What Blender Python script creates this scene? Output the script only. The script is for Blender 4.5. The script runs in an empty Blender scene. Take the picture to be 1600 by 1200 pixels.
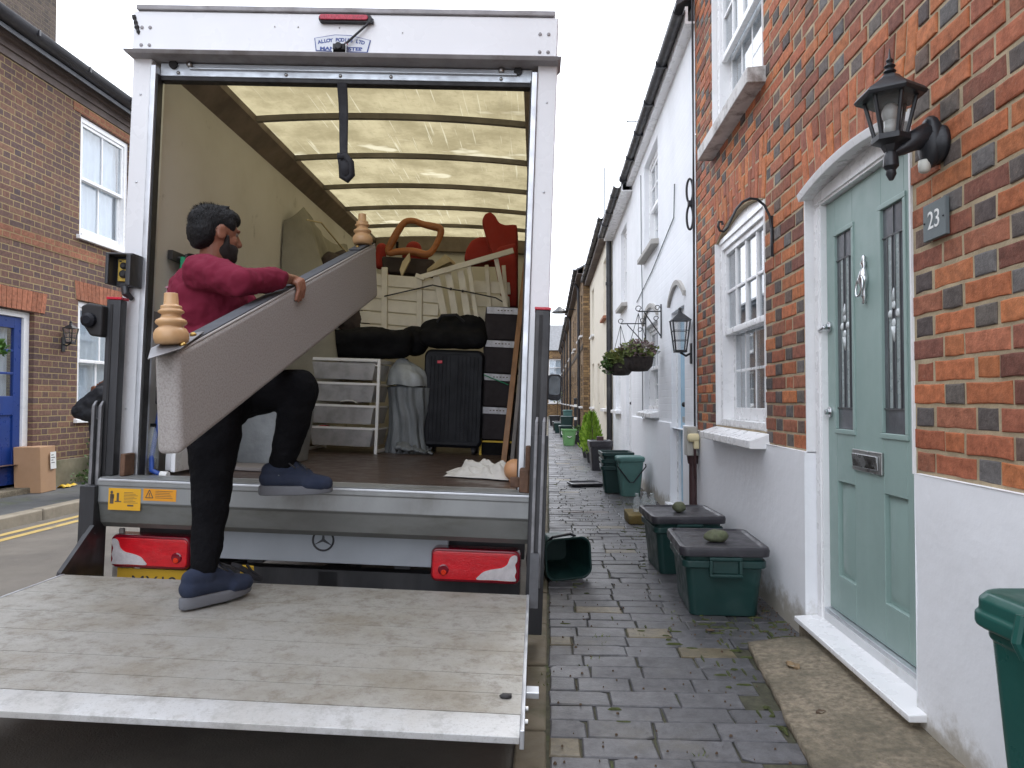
import bpy, math, random
import numpy as np
from mathutils import Vector, Matrix, Euler, noise
R = math.radians
PI = math.pi
rnd = random.Random(7)
scene = bpy.context.scene
COL = scene.collection

# ------------------------------------------------------------------ camera
cam_d = bpy.data.cameras.new('camera')
cam_d.lens = 24.975
cam_d.sensor_width = 36.0
cam_d.clip_start = 0.05
cam_d.clip_end = 600
cam = bpy.data.objects.new('camera', cam_d)
COL.objects.link(cam)
cam.location = (0, 0, 1.15)
cam.rotation_euler = (R(90 + 1.3934), 0, R(2.9396))
scene.camera = cam

# ------------------------------------------------------------------ overcast daylight
SUN_EL, SUN_AZ = 48.0, 20.0
world = bpy.data.worlds.new('World')
scene.world = world
world.use_nodes = True
wt = world.node_tree
sky = wt.nodes.new('ShaderNodeTexSky')
sky.sky_type = 'NISHITA'
sky.sun_disc = False
sky.sun_elevation = R(SUN_EL)
sky.sun_rotation = R(SUN_AZ)
sky.air_density = 1.0
sky.dust_density = 5.0
hs = wt.nodes.new('ShaderNodeHueSaturation')
hs.inputs['Saturation'].default_value = 0.16
mixc = wt.nodes.new('ShaderNodeMixRGB')
mixc.inputs['Fac'].default_value = 0.85
mixc.inputs['Color2'].default_value = (7.4, 7.8, 8.7, 1)      # even cloud layer
wt.links.new(sky.outputs[0], hs.inputs['Color'])
wt.links.new(hs.outputs[0], mixc.inputs['Color1'])
bgn = wt.nodes['Background']
wt.links.new(mixc.outputs[0], bgn.inputs['Color'])
bgn.inputs['Strength'].default_value = 0.15
sun_d = bpy.data.lights.new('sun', 'SUN')
sun_d.energy = 0.6
sun_d.angle = R(25)
sun_d.color = (1.0, 0.97, 0.93)
sun = bpy.data.objects.new('sun', sun_d)
COL.objects.link(sun)
sun.rotation_euler = Euler((R(90 - SUN_EL), 0, R(180 - SUN_AZ)))
vs = scene.view_settings
vs.view_transform = 'Standard'
vs.look = 'None'
vs.exposure = 1.25
vs.gamma = 1
scene.cycles.max_bounces = 10
scene.cycles.diffuse_bounces = 6
scene.cycles.glossy_bounces = 4
scene.cycles.transmission_bounces = 8
scene.cycles.transparent_max_bounces = 12
scene.cycles.use_denoising = True
scene.cycles.sample_clamp_indirect = 4

# ------------------------------------------------------------------ node helpers
class G:
    def __init__(self, t): self.t = t
    def n(self, typ, **kw):
        nd = self.t.nodes.new(typ)
        for k, v in kw.items(): setattr(nd, k, v)
        return nd
    def put(self, sock, v):
        if hasattr(v, 'is_output'): self.t.links.new(v, sock)
        elif isinstance(v, (tuple, list)) and len(v) == 3 and sock.type == 'RGBA': sock.default_value = (*v, 1)
        elif isinstance(v, (int, float)) and sock.type == 'RGBA': sock.default_value = (v, v, v, 1)
        else: sock.default_value = v
    def m(self, op, a, b=0.0, c=None):
        nd = self.n('ShaderNodeMath', operation=op)
        self.put(nd.inputs[0], a); self.put(nd.inputs[1], b)
        if c is not None: self.put(nd.inputs[2], c)
        return nd.outputs[0]
    def mix(self, f, a, b, mode='MIX'):
        nd = self.n('ShaderNodeMixRGB', blend_type=mode)
        self.put(nd.inputs[0], f); self.put(nd.inputs[1], a); self.put(nd.inputs[2], b)
        return nd.outputs[0]
    def ramp(self, f, lo, hi, a=0.0, b=1.0):
        nd = self.n('ShaderNodeMapRange')
        nd.interpolation_type = 'SMOOTHSTEP'
        self.put(nd.inputs[0], f); self.put(nd.inputs[1], lo); self.put(nd.inputs[2], hi); self.put(nd.inputs[3], a); self.put(nd.inputs[4], b)
        return nd.outputs[0]
    def noise(self, vec, scale, detail=4, rough=.6):
        nd = self.n('ShaderNodeTexNoise')
        self.put(nd.inputs['Vector'], vec); nd.inputs['Scale'].default_value = scale
        nd.inputs['Detail'].default_value = detail; nd.inputs['Roughness'].default_value = rough
        return nd.outputs['Fac']
    def scale(self, vec, s):
        nd = self.n('ShaderNodeVectorMath', operation='MULTIPLY')
        self.put(nd.inputs[0], vec); nd.inputs[1].default_value = s
        return nd.outputs[0]

def newmat(name):
    m = bpy.data.materials.new(name); m.use_nodes = True
    g = G(m.node_tree)
    b = m.node_tree.nodes['Principled BSDF']
    tc = g.n('ShaderNodeTexCoord')
    return m, g, b, tc.outputs['Object']

def mat(name, col, rough=.6, metal=0.0, var=.12, vs_=5.0, bump=0.0, bs=60.0, dirt=None, dsc=2.0, dlo=.5, dhi=.75, dst=1.0, stretch=(1, 1, 1), spec=.5, coat=0.0, rvar=.1, bdist=.004):
    m, g, b, P = newmat(name)
    P2 = g.scale(P, stretch)
    f = g.noise(P2, vs_, 5)
    k = g.ramp(f, .25, .75, 1 - var, 1 + var)
    c = g.mix(1.0, col, k, 'MULTIPLY')
    if dirt is not None:
        d = g.noise(P2, dsc, 7, .65)
        c = g.mix(g.m('MULTIPLY', g.ramp(d, dlo, dhi), dst), c, dirt)
    g.put(b.inputs['Base Color'], c)
    g.put(b.inputs['Roughness'], g.ramp(g.noise(P, vs_ * 2.3, 3), .3, .7, max(rough - rvar, .02), min(rough + rvar, 1)))
    b.inputs['Metallic'].default_value = metal
    b.inputs['Specular IOR Level'].default_value = spec
    b.inputs['Coat Weight'].default_value = coat
    if bump:
        bn = g.n('ShaderNodeBump'); bn.inputs['Strength'].default_value = bump; bn.inputs['Distance'].default_value = bdist
        g.put(bn.inputs['Height'], g.noise(P2, bs, 4)); g.put(b.inputs['Normal'], bn.outputs[0])
    return m

def glass_mat(name, tint=(.9, .93, .95), refl=1.0):
    m = bpy.data.materials.new(name); m.use_nodes = True
    t = m.node_tree; g = G(t)
    t.nodes.remove(t.nodes['Principled BSDF'])
    tr = g.n('ShaderNodeBsdfTransparent'); tr.inputs[0].default_value = (*tint, 1)
    gl = g.n('ShaderNodeBsdfGlossy'); gl.inputs['Roughness'].default_value = .015
    fr = g.n('ShaderNodeFresnel'); geo = g.n('ShaderNodeNewGeometry'); g.put(fr.inputs[0], g.m('MULTIPLY_ADD', geo.outputs['Backfacing'], 1 / 1.5 - 1.5, 1.5))
    k = g.m('MINIMUM', g.m('MULTIPLY_ADD', fr.outputs[0], 1.5 * refl, .02), 1.0)
    mx = g.n('ShaderNodeMixShader')
    g.put(mx.inputs[0], k); t.links.new(tr.outputs[0], mx.inputs[1]); t.links.new(gl.outputs[0], mx.inputs[2])
    t.links.new(mx.outputs[0], t.nodes['Material Output'].inputs[0])
    return m

def brick_mat(name, pal, mortar, rough=.85, bump=.6, paint=None):
    """Flemish bond worked out in object space: pal = [(position, colour), ...] over a random value per brick."""
    m, g, b, P = newmat(name)
    sp = g.n('ShaderNodeSeparateXYZ'); g.put(sp.inputs[0], P)
    wob = g.noise(P, 9, 3)
    u = g.m('ADD', g.m('ADD', sp.outputs[0], sp.outputs[1]), g.m('MULTIPLY', wob, .008))
    v = g.m('ADD', sp.outputs[2], g.m('MULTIPLY', wob, .008))
    Pd, H, Ls = .337, .075, .225
    row = g.m('FLOOR', g.m('DIVIDE', v, H))
    fv = g.m('FRACT', g.m('DIVIDE', v, H))
    uo = g.m('MULTIPLY_ADD', row, .5, g.m('DIVIDE', u, Pd))
    cell = g.m('FLOOR', uo); t = g.m('MULTIPLY', g.m('FRACT', uo), Pd)
    st = g.m('LESS_THAN', t, Ls)
    s = g.m('SUBTRACT', t, g.m('MULTIPLY', g.m('SUBTRACT', 1.0, st), Ls))
    ln = g.m('MULTIPLY_ADD', st, Ls - (Pd - Ls), Pd - Ls)
    du = g.m('MINIMUM', s, g.m('SUBTRACT', ln, s))
    dv = g.m('MULTIPLY', g.m('MINIMUM', fv, g.m('SUBTRACT', 1.0, fv)), H)
    d = g.m('ADD', g.m('MINIMUM', du, dv), g.m('MULTIPLY', g.m('SUBTRACT', g.noise(P, 55, 3), .5), .006))
    mask = g.ramp(d, .0035, .0075)
    cb = g.n('ShaderNodeCombineXYZ'); g.put(cb.inputs[0], cell); g.put(cb.inputs[1], row); g.put(cb.inputs[2], st)
    wn = g.n('ShaderNodeTexWhiteNoise'); wn.noise_dimensions = '3D'; g.put(wn.inputs['Vector'], cb.outputs[0])
    rv = g.m('MULTIPLY_ADD', wn.outputs['Value'], .72, g.m('MULTIPLY', g.m('SUBTRACT', 1.0, st), .28))
    cr = g.n('ShaderNodeValToRGB'); g.put(cr.inputs[0], rv)
    els = cr.color_ramp.elements
    while len(els) < len(pal): els.new(.5)
    for e, (p, c) in zip(els, pal): e.position = p; e.color = (*c, 1)
    mot = g.ramp(g.noise(P, 28, 6, .7), .25, .75, .65, 1.3)
    bc = g.mix(1.0, cr.outputs[0], mot, 'MULTIPLY')
    mc = g.mix(g.noise(P, 14, 4), mortar, tuple(x * .6 for x in mortar))
    c = g.mix(mask, mc, bc)
    big = g.ramp(g.noise(P, .7, 5), .3, .7, .82, 1.12)
    c = g.mix(1.0, c, big, 'MULTIPLY')
    if paint is not None:
        c = g.mix(g.ramp(g.noise(P, 3.1, 7, .7), .62, .82, 0, .35), g.mix(1.0, paint, g.ramp(g.noise(P, 1.4, 6), .3, .7, .93, 1.04), 'MULTIPLY'), tuple(x * .62 for x in paint))
    g.put(b.inputs['Base Color'], c)
    b.inputs['Roughness'].default_value = rough
    b.inputs['Specular IOR Level'].default_value = .25
    bn = g.n('ShaderNodeBump'); bn.inputs['Strength'].default_value = bump; bn.inputs['Distance'].default_value = .008
    g.put(bn.inputs['Height'], g.m('MULTIPLY_ADD', g.noise(P, 70, 4), .35, mask)); g.put(b.inputs['Normal'], bn.outputs[0])
    return m

# ------------------------------------------------------------------ mesh builder
class MB:
    def __init__(self, F=None):
        self.v = []; self.f = []; self.c = []; self.F = F; self.mi = []; self.cur = 0
    def addv(self, pts):
        k = len(self.v)
        self.v.extend([tuple(p) for p in pts]); return k
    def face(self, idx): self.f.append(tuple(idx)); self.mi.append(self.cur)
    def poly(self, pts):
        k = self.addv(pts); self.face(range(k, k + len(pts)))
    def box(self, x0, x1, y0, y1, z0, z1):
        self.hexa([(x0, y0, z0), (x1, y0, z0), (x1, y1, z0), (x0, y1, z0)], [(x0, y0, z1), (x1, y0, z1), (x1, y1, z1), (x0, y1, z1)])
        return self
    def hexa(self, bot, top):
        """loft between two rings (same count, bottom counter-clockwise seen from above)"""
        n = len(bot)
        k = self.addv(bot); j = self.addv(top)
        self.face([k + i for i in reversed(range(n))]); self.face([j + i for i in range(n)])
        for i in range(n):
            a = (i + 1) % n
            self.face([k + i, k + a, j + a, j + i])
        return self
    def loft(self, rings, cap0=True, cap1=True):
        ks = [self.addv(r) for r in rings]; n = len(rings[0])
        for a, b in zip(ks, ks[1:]):
            for i in range(n):
                j = (i + 1) % n
                self.face([a + i, a + j, b + j, b + i])
        if cap0: self.face([ks[0] + i for i in reversed(range(n))])
        if cap1: self.face([ks[-1] + i for i in range(n)])
        return self
    def obox(self, c, ax, ay, az):
        """box from centre and three half-axis vectors"""
        c = Vector(c); ax = Vector(ax); ay = Vector(ay); az = Vector(az)
        b = [c - ax - ay - az, c + ax - ay - az, c + ax + ay - az, c - ax + ay - az]
        return self.hexa(b, [p + 2 * az for p in b])
    def bar(self, p, q, w, t, up=(0, 0, 1)):
        p = Vector(p); q = Vector(q); d = (q - p)
        u = Vector(up); s = d.cross(u)
        if s.length < 1e-6: s = d.cross(Vector((0, 1, 0)))
        s.normalize(); u = s.cross(d).normalized()
        return self.obox((p + q) / 2, d / 2, s * w / 2, u * t / 2) if False else self.hexa(
            [p - s * w / 2 - u * t / 2, p + s * w / 2 - u * t / 2, p + s * w / 2 + u * t / 2, p - s * w / 2 + u * t / 2],
            [q - s * w / 2 - u * t / 2, q + s * w / 2 - u * t / 2, q + s * w / 2 + u * t / 2, q - s * w / 2 + u * t / 2])
    def tube(self, pts, r, n=8, closed=False):
        pts = [Vector(p) for p in pts]; N = len(pts)
        rs = r if isinstance(r, (list, tuple)) else [r] * N
        rings = []; prev = None
        for i, p in enumerate(pts):
            a = pts[(i - 1) % N] if (i > 0 or closed) else p
            b = pts[(i + 1) % N] if (i < N - 1 or closed) else p
            t = (b - a).normalized()
            if prev is None:
                ref = Vector((0, 0, 1)) if abs(t.z) < .9 else Vector((0, 1, 0))
                s = t.cross(ref).normalized()
            else:
                s = prev - t * prev.dot(t)
                s = s.normalized() if s.length > 1e-6 else t.orthogonal().normalized()
            prev = s; u = t.cross(s)
            rings.append([p + (s * math.cos(2 * PI * k / n) + u * math.sin(2 * PI * k / n)) * rs[i] for k in range(n)])
        if closed:
            ks = [self.addv(r_) for r_ in rings]
            for a, b in zip(ks, ks[1:] + ks[:1]):
                for i in range(n): self.face([a + i, a + (i + 1) % n, b + (i + 1) % n, b + i])
        else: self.loft(rings)
        return self
    def cyl(self, p, q, r0, r1=None, n=16):
        return self.tube([p, q], [r0, r0 if r1 is None else r1], n)
    def lathe(self, prof, c=(0, 0, 0), ax=(0, 0, 1), n=24):
        a = Vector(ax).normalized(); s = a.orthogonal().normalized(); u = a.cross(s); c = Vector(c)
        rings = [[c + a * h + (s * math.cos(2 * PI * k / n) + u * math.sin(2 * PI * k / n)) * max(r, 1e-4) for k in range(n)] for r, h in prof]
        return self.loft(rings)
    def sphere(self, c, r, n=12, m=8, M=None):
        c = Vector(c); rr = Vector(r) if not isinstance(r, (int, float)) else Vector((r, r, r))
        rings = []
        for j in range(1, m):
            th = PI * j / m
            ring = [Vector((rr.x * math.sin(th) * math.cos(2 * PI * k / n), rr.y * math.sin(th) * math.sin(2 * PI * k / n), -rr.z * math.cos(th))) for k in range(n)]
            rings.append([c + (M @ p if M else p) for p in ring])
        return self.loft(rings)
    def prism(self, pts, off):
        """polygon (list of 3D points) pushed along off"""
        o = Vector(off); pts = [Vector(p) for p in pts]
        nrm = Vector((0, 0, 0))
        for a, b in zip(pts, pts[1:] + pts[:1]): nrm += a.cross(b)
        if nrm.dot(o) < 0: pts = pts[::-1]
        return self.hexa(pts, [p + o for p in pts])
    def grid(self, fn, nu, nv, wrap=False):
        k = len(self.v)
        for j in range(nv + 1):
            for i in range(nu + 1): self.v.append(tuple(fn(i / nu, j / nv)))
        for j in range(nv):
            for i in range(nu):
                a = k + j * (nu + 1) + i
                self.face([a, a + 1, a + nu + 2, a + nu + 1])
        return self
    def build(self, name, mats, parent=None, smooth=False, bevel=0, seg=2, sub=0, world=False, angle=35, solid=0, cols=None):
        me = bpy.data.meshes.new(name)
        v = self.v
        if world and parent is not None:
            inv = WM[root_of(parent)].inverted()
            v = [tuple(inv @ Vector(p)) for p in v]
        me.from_pydata(v, [], self.f)
        mats = mats if isinstance(mats, (list, tuple)) else [mats]
        for m_ in mats: me.materials.append(m_)
        if len(mats) > 1: me.polygons.foreach_set('material_index', self.mi)
        if cols is not None:
            at_ = me.attributes.new('bcol', 'FLOAT_COLOR', 'POINT')
            at_.data.foreach_set('color', np.asarray(cols, dtype=np.float32).ravel())
        if smooth: me.polygons.foreach_set('use_smooth', [True] * len(me.polygons))
        me.update()
        o = bpy.data.objects.new(name, me); COL.objects.link(o)
        if parent is not None: o.parent = parent
        if solid:
            md = o.modifiers.new('solid', 'SOLIDIFY'); md.thickness = solid; md.offset = 0
        if bevel:
            md = o.modifiers.new('bevel', 'BEVEL'); md.width = bevel; md.segments = seg; md.limit_method = 'ANGLE'; md.angle_limit = R(angle); md.harden_normals = False
            if not smooth: me.polygons.foreach_set('use_smooth', [True] * len(me.polygons)); wn = o.modifiers.new('wn', 'WEIGHTED_NORMAL'); wn.keep_sharp = True
        if sub:
            md = o.modifiers.new('sub', 'SUBSURF'); md.levels = sub; md.render_levels = sub
        return o

WM = {}
def root_of(o):
    while o.parent is not None: o = o.parent
    return o.name

def tag(o, label, cat, group=None):
    o['label'] = label; o['category'] = cat
    if group: o['group'] = group
    return o

def thing(name, label, cat, loc=(0, 0, 0), rotz=0.0, group=None, F=None, rot=None):
    o = bpy.data.objects.new(name, None); COL.objects.link(o)
    M = Matrix.Translation(Vector(loc)) @ (Euler(rot).to_matrix().to_4x4() if rot else Matrix.Rotation(rotz, 4, 'Z'))
    if F is not None: M = F @ M
    o.matrix_world = M
    o.empty_display_size = .1
    WM[o.name] = M.copy()
    return tag(o, label, cat, group)

def struct(o): o['kind'] = 'structure'; return o

def copy_tree(src, M, label=None, group=None):
    """a copy of a thing with copies of its parts and sub-parts"""
    c = src.copy(); COL.objects.link(c); c.matrix_world = M; WM[c.name] = M.copy()
    if label: c['label'] = label
    if group: c['group'] = group
    for ch in [o for o in kids(src)]:
        d = ch.copy(); COL.objects.link(d); d.parent = c
        for gc in kids(ch):
            e = gc.copy(); COL.objects.link(e); e.parent = d
    return c
def kids(o): return [x for x in bpy.data.objects if x.parent is o or (x.parent is not None and x.parent.name == o.name)]

def text_mesh(name, body, size, mat_, M, parent, extrude=.001, align='CENTER', bold=0.0, sx=1.0):
    cu = bpy.data.curves.new(name, 'FONT'); cu.body = body; cu.size = size; cu.extrude = extrude; cu.align_x = align; cu.align_y = 'CENTER'; cu.offset = bold
    tmp = bpy.data.objects.new('tmp_text', cu); COL.objects.link(tmp)
    bpy.context.view_layer.update()
    me = bpy.data.meshes.new_from_object(tmp.evaluated_get(bpy.context.evaluated_depsgraph_get()))
    bpy.data.objects.remove(tmp); me.name = name
    me.transform(M @ Matrix.Diagonal((sx, 1, 1, 1)))
    me.materials.clear(); me.materials.append(mat_)
    o = bpy.data.objects.new(name, me); COL.objects.link(o); o.parent = parent
    return o

def blob(name, parts, m_, parent, voxel=.008, smooth=6, world=True, fac=.5, disp=None):
    """one continuous surface grown from tapered capsules ('c',p,r,q,r) and ellipsoids ('e',centre,radii,euler)"""
    mb = MB()
    for p in parts:
        if p[0] == 'c':
            _, a, ra, b, rb = p; a = Vector(a); b = Vector(b); d = (b - a)
            L = d.length; d = d / L if L else Vector((0, 0, 1)); prof = []
            for k in range(6): t = k / 5 * PI / 2; prof.append((ra * math.sin(t) + 1e-4, -ra * math.cos(t)))
            for k in range(6): t = k / 5 * PI / 2; prof.append((rb * math.cos(t) + 1e-4, L + rb * math.sin(t)))
            mb.lathe(prof, a, d, 18)
        else:
            _, c, r = p[:3]; M = Euler(p[3]).to_matrix() if len(p) > 3 else None
            mb.sphere(c, r, 20, 12, M)
    o = mb.build(name, m_, parent, world=world, smooth=True)
    md = o.modifiers.new('remesh', 'REMESH'); md.mode = 'VOXEL'; md.voxel_size = voxel; md.use_smooth_shade = True
    if smooth:
        sm = o.modifiers.new('smooth', 'SMOOTH'); sm.factor = fac; sm.iterations = smooth
    if disp:
        tx = bpy.data.textures.new(name + '_folds', 'CLOUDS'); tx.noise_scale = disp[1]; tx.noise_depth = 2
        dm = o.modifiers.new('folds', 'DISPLACE'); dm.texture = tx; dm.strength = disp[0]; dm.mid_level = .5; dm.texture_coords = 'LOCAL'
    return o
# ------------------------------------------------------------------ materials
LB = [(0, (.19, .105, .07)), (.3, (.135, .08, .066)), (.55, (.10, .066, .062)), (.8, (.165, .085, .06)), (1, (.08, .058, .06))]
YB = [(0, (.36, .235, .115)), (.35, (.25, .16, .08)), (.7, (.17, .11, .065)), (1, (.11, .075, .05))]
m_brick_left = brick_mat('purple_brown_brick', LB, (.38, .29, .145))
m_brick_orange = brick_mat('orange_brick', [(0, (.28, .12, .07)), (1, (.20, .085, .055))], (.33, .24, .12))
m_brick_yellow = brick_mat('yellow_stock_brick', YB, (.12, .09, .06), bump=.5)
m_brick_dark = brick_mat('chimney_brick', [(0, (.10, .075, .06)), (1, (.055, .045, .04))], (.15, .12, .08))
m_white_brick = brick_mat('white_painted_brick', [(0, (.78, .79, .8)), (1, (.78, .79, .8))], (.76, .77, .78), paint=(.82, .83, .845), bump=.2, rough=.7)
m_render_white = mat('white_render', (.80, .80, .80), .75, var=.04, bump=.5, bs=22, dirt=(.55, .53, .48), dsc=1.6, dlo=.55, dhi=.85, dst=.6, bdist=.006)
m_render_cream = mat('cream_render', (.74, .68, .56), .8, var=.05, bump=.4, bs=30, dirt=(.5, .45, .36), dsc=2.2, dlo=.58, dhi=.85, dst=.5)
m_gloss_white = mat('white_gloss_paint', (.83, .83, .83), .32, var=.03, dirt=(.75, .74, .72), dsc=5, dlo=.62, dhi=.85, dst=.3, bump=.06, bs=35)
m_lead = mat('grey_slate', (.11, .115, .125), .6, var=.25, bump=.3, bs=30)
m_black_gutter = mat('black_gutter_plastic', (.025, .025, .03), .4, var=.2, dirt=(.10, .10, .095), dsc=4, dlo=.5, dhi=.8, dst=.6)
m_soffit = mat('weathered_fascia', (.10, .075, .065), .7, var=.3, vs_=2, bump=.3, bs=30)
m_glass = glass_mat('window_glass')
m_curtain = mat('net_curtain', (.62, .65, .68), .9, var=.06)
m_curtain_dim = mat('dim_room', (.16, .18, .2), .9, var=.4, vs_=2)
m_curtain_grey = mat('grey_curtain', (.30, .34, .37), .9, var=.08)
m_green_door = mat('sage_green_door', (.285, .39, .36), .42, var=.05, bump=.12, bs=120, stretch=(1, 1, .15), bdist=.0015)
m_blue_pale = mat('pale_blue_door', (.36, .56, .70), .45, var=.04)
m_blue_door = mat('royal_blue_paint', (.010, .04, .20), .35, var=.1)
m_chrome = mat('chrome', (.62, .63, .64), .2, metal=1, var=.06)
m_dull_chrome = mat('brushed_steel', (.42, .42, .41), .33, metal=1, var=.12)
m_brass = mat('brass', (.45, .30, .10), .35, metal=1, var=.15)
m_black_iron = mat('black_ironwork', (.016, .018, .022), .42, var=.25, bump=.15, bs=80)
m_cable = mat('black_cable', (.02, .02, .024), .5)
m_slate_sign = mat('slate', (.13, .155, .16), .55, var=.15, bump=.2, bs=40)
m_letters = mat('white_lettering', (.82, .82, .8), .6, var=.03)
m_grey_box = mat('grey_meter_plastic', (.45, .44, .40), .6, var=.08, dirt=(.3, .28, .22), dsc=6)
m_cream_plastic = mat('cream_plastic', (.72, .63, .38), .5)
m_brown_pipe = mat('brown_pipe', (.06, .028, .028), .5)
m_stone_sill = mat('stone_sill', (.42, .40, .37), .85, var=.15, bump=.4, bs=40, dirt=(.2, .18, .15), dsc=5)
m_sill_under = mat('weathered_sill', (.60, .59, .57), .8, var=.12, bump=.4, bs=35, dirt=(.22, .19, .17), dsc=7, dlo=.45, dhi=.7)
# ground
m_paver = None
m_bin_green = mat('dark_green_plastic', (.011, .042, .038), .42, var=.12, bump=.12, bs=200, dirt=(.06, .09, .08), dsc=3, dlo=.55, dhi=.85, dst=.5)
m_bin_teal = mat('faded_green_plastic', (.085, .19, .17), .5, var=.1, bump=.1, bs=150, dirt=(.16, .22, .2), dsc=4, dlo=.5, dhi=.8, dst=.5)
m_bin_bright = mat('bottle_green_plastic', (.009, .078, .064), .36, var=.06, bump=.18, bs=260, bdist=.001)
m_bin_light = mat('light_green_plastic', (.16, .36, .14), .5, var=.1)
m_bin_dark = mat('black_plastic', (.022, .022, .027), .42, var=.2, bump=.12, bs=120)
m_bin_lid = mat('dark_grey_lid', (.036, .034, .04), .38, var=.15, bump=.1, bs=90, dirt=(.09, .09, .095), dsc=5, dlo=.5, dhi=.8, dst=.6)
m_pebble = mat('mossy_stone', (.12, .13, .075), .85, var=.35, vs_=18, bump=.7, bs=45, dirt=(.07, .085, .04), dsc=14)
m_terracotta = mat('terracotta', (.38, .16, .09), .8, var=.15)
m_leaf_lime = mat('lime_foliage', (.16, .30, .02), .6, var=.35, vs_=14)
m_leaf_lime2 = mat('lime_foliage_pale', (.26, .40, .04), .6, var=.3, vs_=14)
m_leaf = mat('green_leaf', (.06, .12, .025), .55, var=.4, vs_=20)
m_leaf2 = mat('olive_leaf', (.13, .16, .04), .6, var=.35, vs_=20)
m_heather = mat('mauve_heather', (.20, .13, .13), .8, var=.4, vs_=30)
m_twig = mat('twig', (.10, .065, .04), .8)
m_moss = mat('moss', (.06, .072, .02), .95, var=.4, vs_=30, bump=.8, bs=90)
m_cardboard = mat('cardboard', (.40, .24, .135), .85, var=.06, bump=.1, bs=30)
m_paper = mat('white_paper', (.75, .75, .73), .7, var=.03)
m_ink = mat('dark_ink', (.03, .03, .035), .6)
# truck
m_body_white = mat('white_truck_paint', (.80, .81, .83), .3, var=.02, vs_=2, dirt=(.62, .62, .64), dsc=1.4, dlo=.55, dhi=.8, dst=.35, coat=.15)
m_alu = mat('aluminium_trim', (.62, .64, .67), .38, metal=.75, var=.1, dirt=(.4, .41, .42), dsc=6, dst=.5)
m_galv = mat('galvanised_steel', (.56, .60, .64), .42, metal=.6, var=.16, vs_=12, stretch=(.3, 1, 1))
m_grey_trim = mat('grey_weathered_trim', (.33, .32, .33), .7, var=.18, vs_=8, dirt=(.2, .18, .17), dsc=5)
m_gasket = mat('black_rubber', (.018, .017, .018), .6, var=.2)
m_lift_dark = mat('greasy_dark_steel', (.045, .046, .05), .45, metal=.3, var=.35, vs_=5, bump=.15, bs=50, dirt=(.12, .115, .11), dsc=3, dlo=.52, dhi=.8, dst=.7, stretch=(1, 1, .25))
m_lift_grey = mat('painted_lift_steel', (.28, .29, .29), .45, metal=.35, var=.1, vs_=4, bump=.08, bs=60, dirt=(.13, .12, .10), dsc=2.6, dlo=.5, dhi=.8, dst=.7, stretch=(1, 1, .6))
m_lift_dirty = mat('grimy_lift_steel', (.195, .20, .19), .5, metal=.3, var=.14, vs_=5, dirt=(.085, .08, .055), dsc=3.5, dlo=.42, dhi=.75, dst=.75, stretch=(.6, 1, 1.5))
m_red_tape = mat('red_reflector', (.55, .015, .04), .3)
m_sticker = mat('yellow_sticker', (.72, .38, .015), .5, var=.05)
m_sticker_o = mat('orange_sticker', (.72, .30, .012), .5, var=.05)
m_plate_y = mat('yellow_number_plate', (.60, .36, .02), .4, var=.05)
m_strap = mat('black_webbing', (.018, .018, .022), .8, bump=.3, bs=200)
m_rust = mat('rusty_steel', (.12, .065, .04), .85, var=.4, vs_=12, bump=.4, bs=60)
m_wood_frame = mat('orange_wood', (.36, .13, .04), .55, var=.2, vs_=3, stretch=(1, 1, 6))
m_cargo_black = mat('black_nylon', (.007, .007, .008), .85, spec=.2, var=.3, bump=.3, bs=140)
m_case = mat('dark_suitcase_shell', (.008, .009, .013), .5, spec=.25, var=.15)
m_box_felt = mat('charcoal_felt', (.040, .035, .038), .95, spec=.15, var=.2, vs_=9, bump=.4, bs=120)
m_plastic_strip = mat('clear_label_strip', (.50, .50, .54), .3, var=.25, vs_=16)
m_plank = mat('varnished_plank', (.27, .135, .06), .5, var=.22, vs_=3, stretch=(8, 8, .6), bump=.1, bs=30)
m_plank_grey = mat('grey_board_edge', (.22, .20, .19), .8, var=.15)
m_white_wood = mat('cream_white_paint', (.66, .61, .49), .6, var=.08, vs_=6, dirt=(.42, .37, .27), dsc=5, dlo=.5, dhi=.8, dst=.5)
m_pine = mat('pale_timber', (.52, .42, .24), .6, var=.15)
m_red_fabric = mat('rust_red_upholstery', (.30, .028, .018), .95, var=.12, bump=.3, bs=180)
m_rag = mat('striped_white_cloth', (.62, .60, .56), .95, var=.1, bump=.4, bs=160, dirt=(.42, .40, .37), dsc=5)
m_sack = mat('grey_plastic_sheet', (.31, .335, .35), .38, var=.18, vs_=7, bump=.5, bs=18, bdist=.01)
m_sack_dark = mat('grey_sack', (.165, .18, .19), .45, var=.2, vs_=7, bump=.5, bs=22, stretch=(3, 3, .7), bdist=.012)
m_wrap = mat('grey_dust_sheet', (.25, .235, .185), .8, var=.2, vs_=3, bump=.4, bs=8, bdist=.02)
m_brown_cloth = mat('brown_blanket', (.06, .045, .038), .95, var=.3, bump=.4, bs=40)
m_white_metal = mat('white_wire_metal', (.78, .78, .77), .4, var=.03)
m_hose_blue = mat('blue_hose', (.02, .07, .32), .4)
m_green_strap = mat('green_rope', (.02, .26, .13), .6)
m_skin = mat('brown_skin', (.25, .105, .062), .5, var=.12, vs_=14, bump=.15, bs=160, bdist=.001)
m_hair = mat('black_hair', (.007, .007, .008), .62, spec=.3, var=.3, vs_=60, stretch=(1, 1, .3), bump=1.0, bs=170, bdist=.006)
m_beard = mat('dark_beard', (.018, .013, .012), .85, var=.3, bump=.6, bs=200)
m_sweat = mat('maroon_sweatshirt', (.165, .017, .038), .95, spec=.15, var=.07, vs_=7, bump=.35, bs=260, bdist=.002)
m_trouser = mat('black_trousers', (.0055, .0055, .0068), .95, spec=.12, var=.25, bump=.9, bs=16, bdist=.02)
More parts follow.
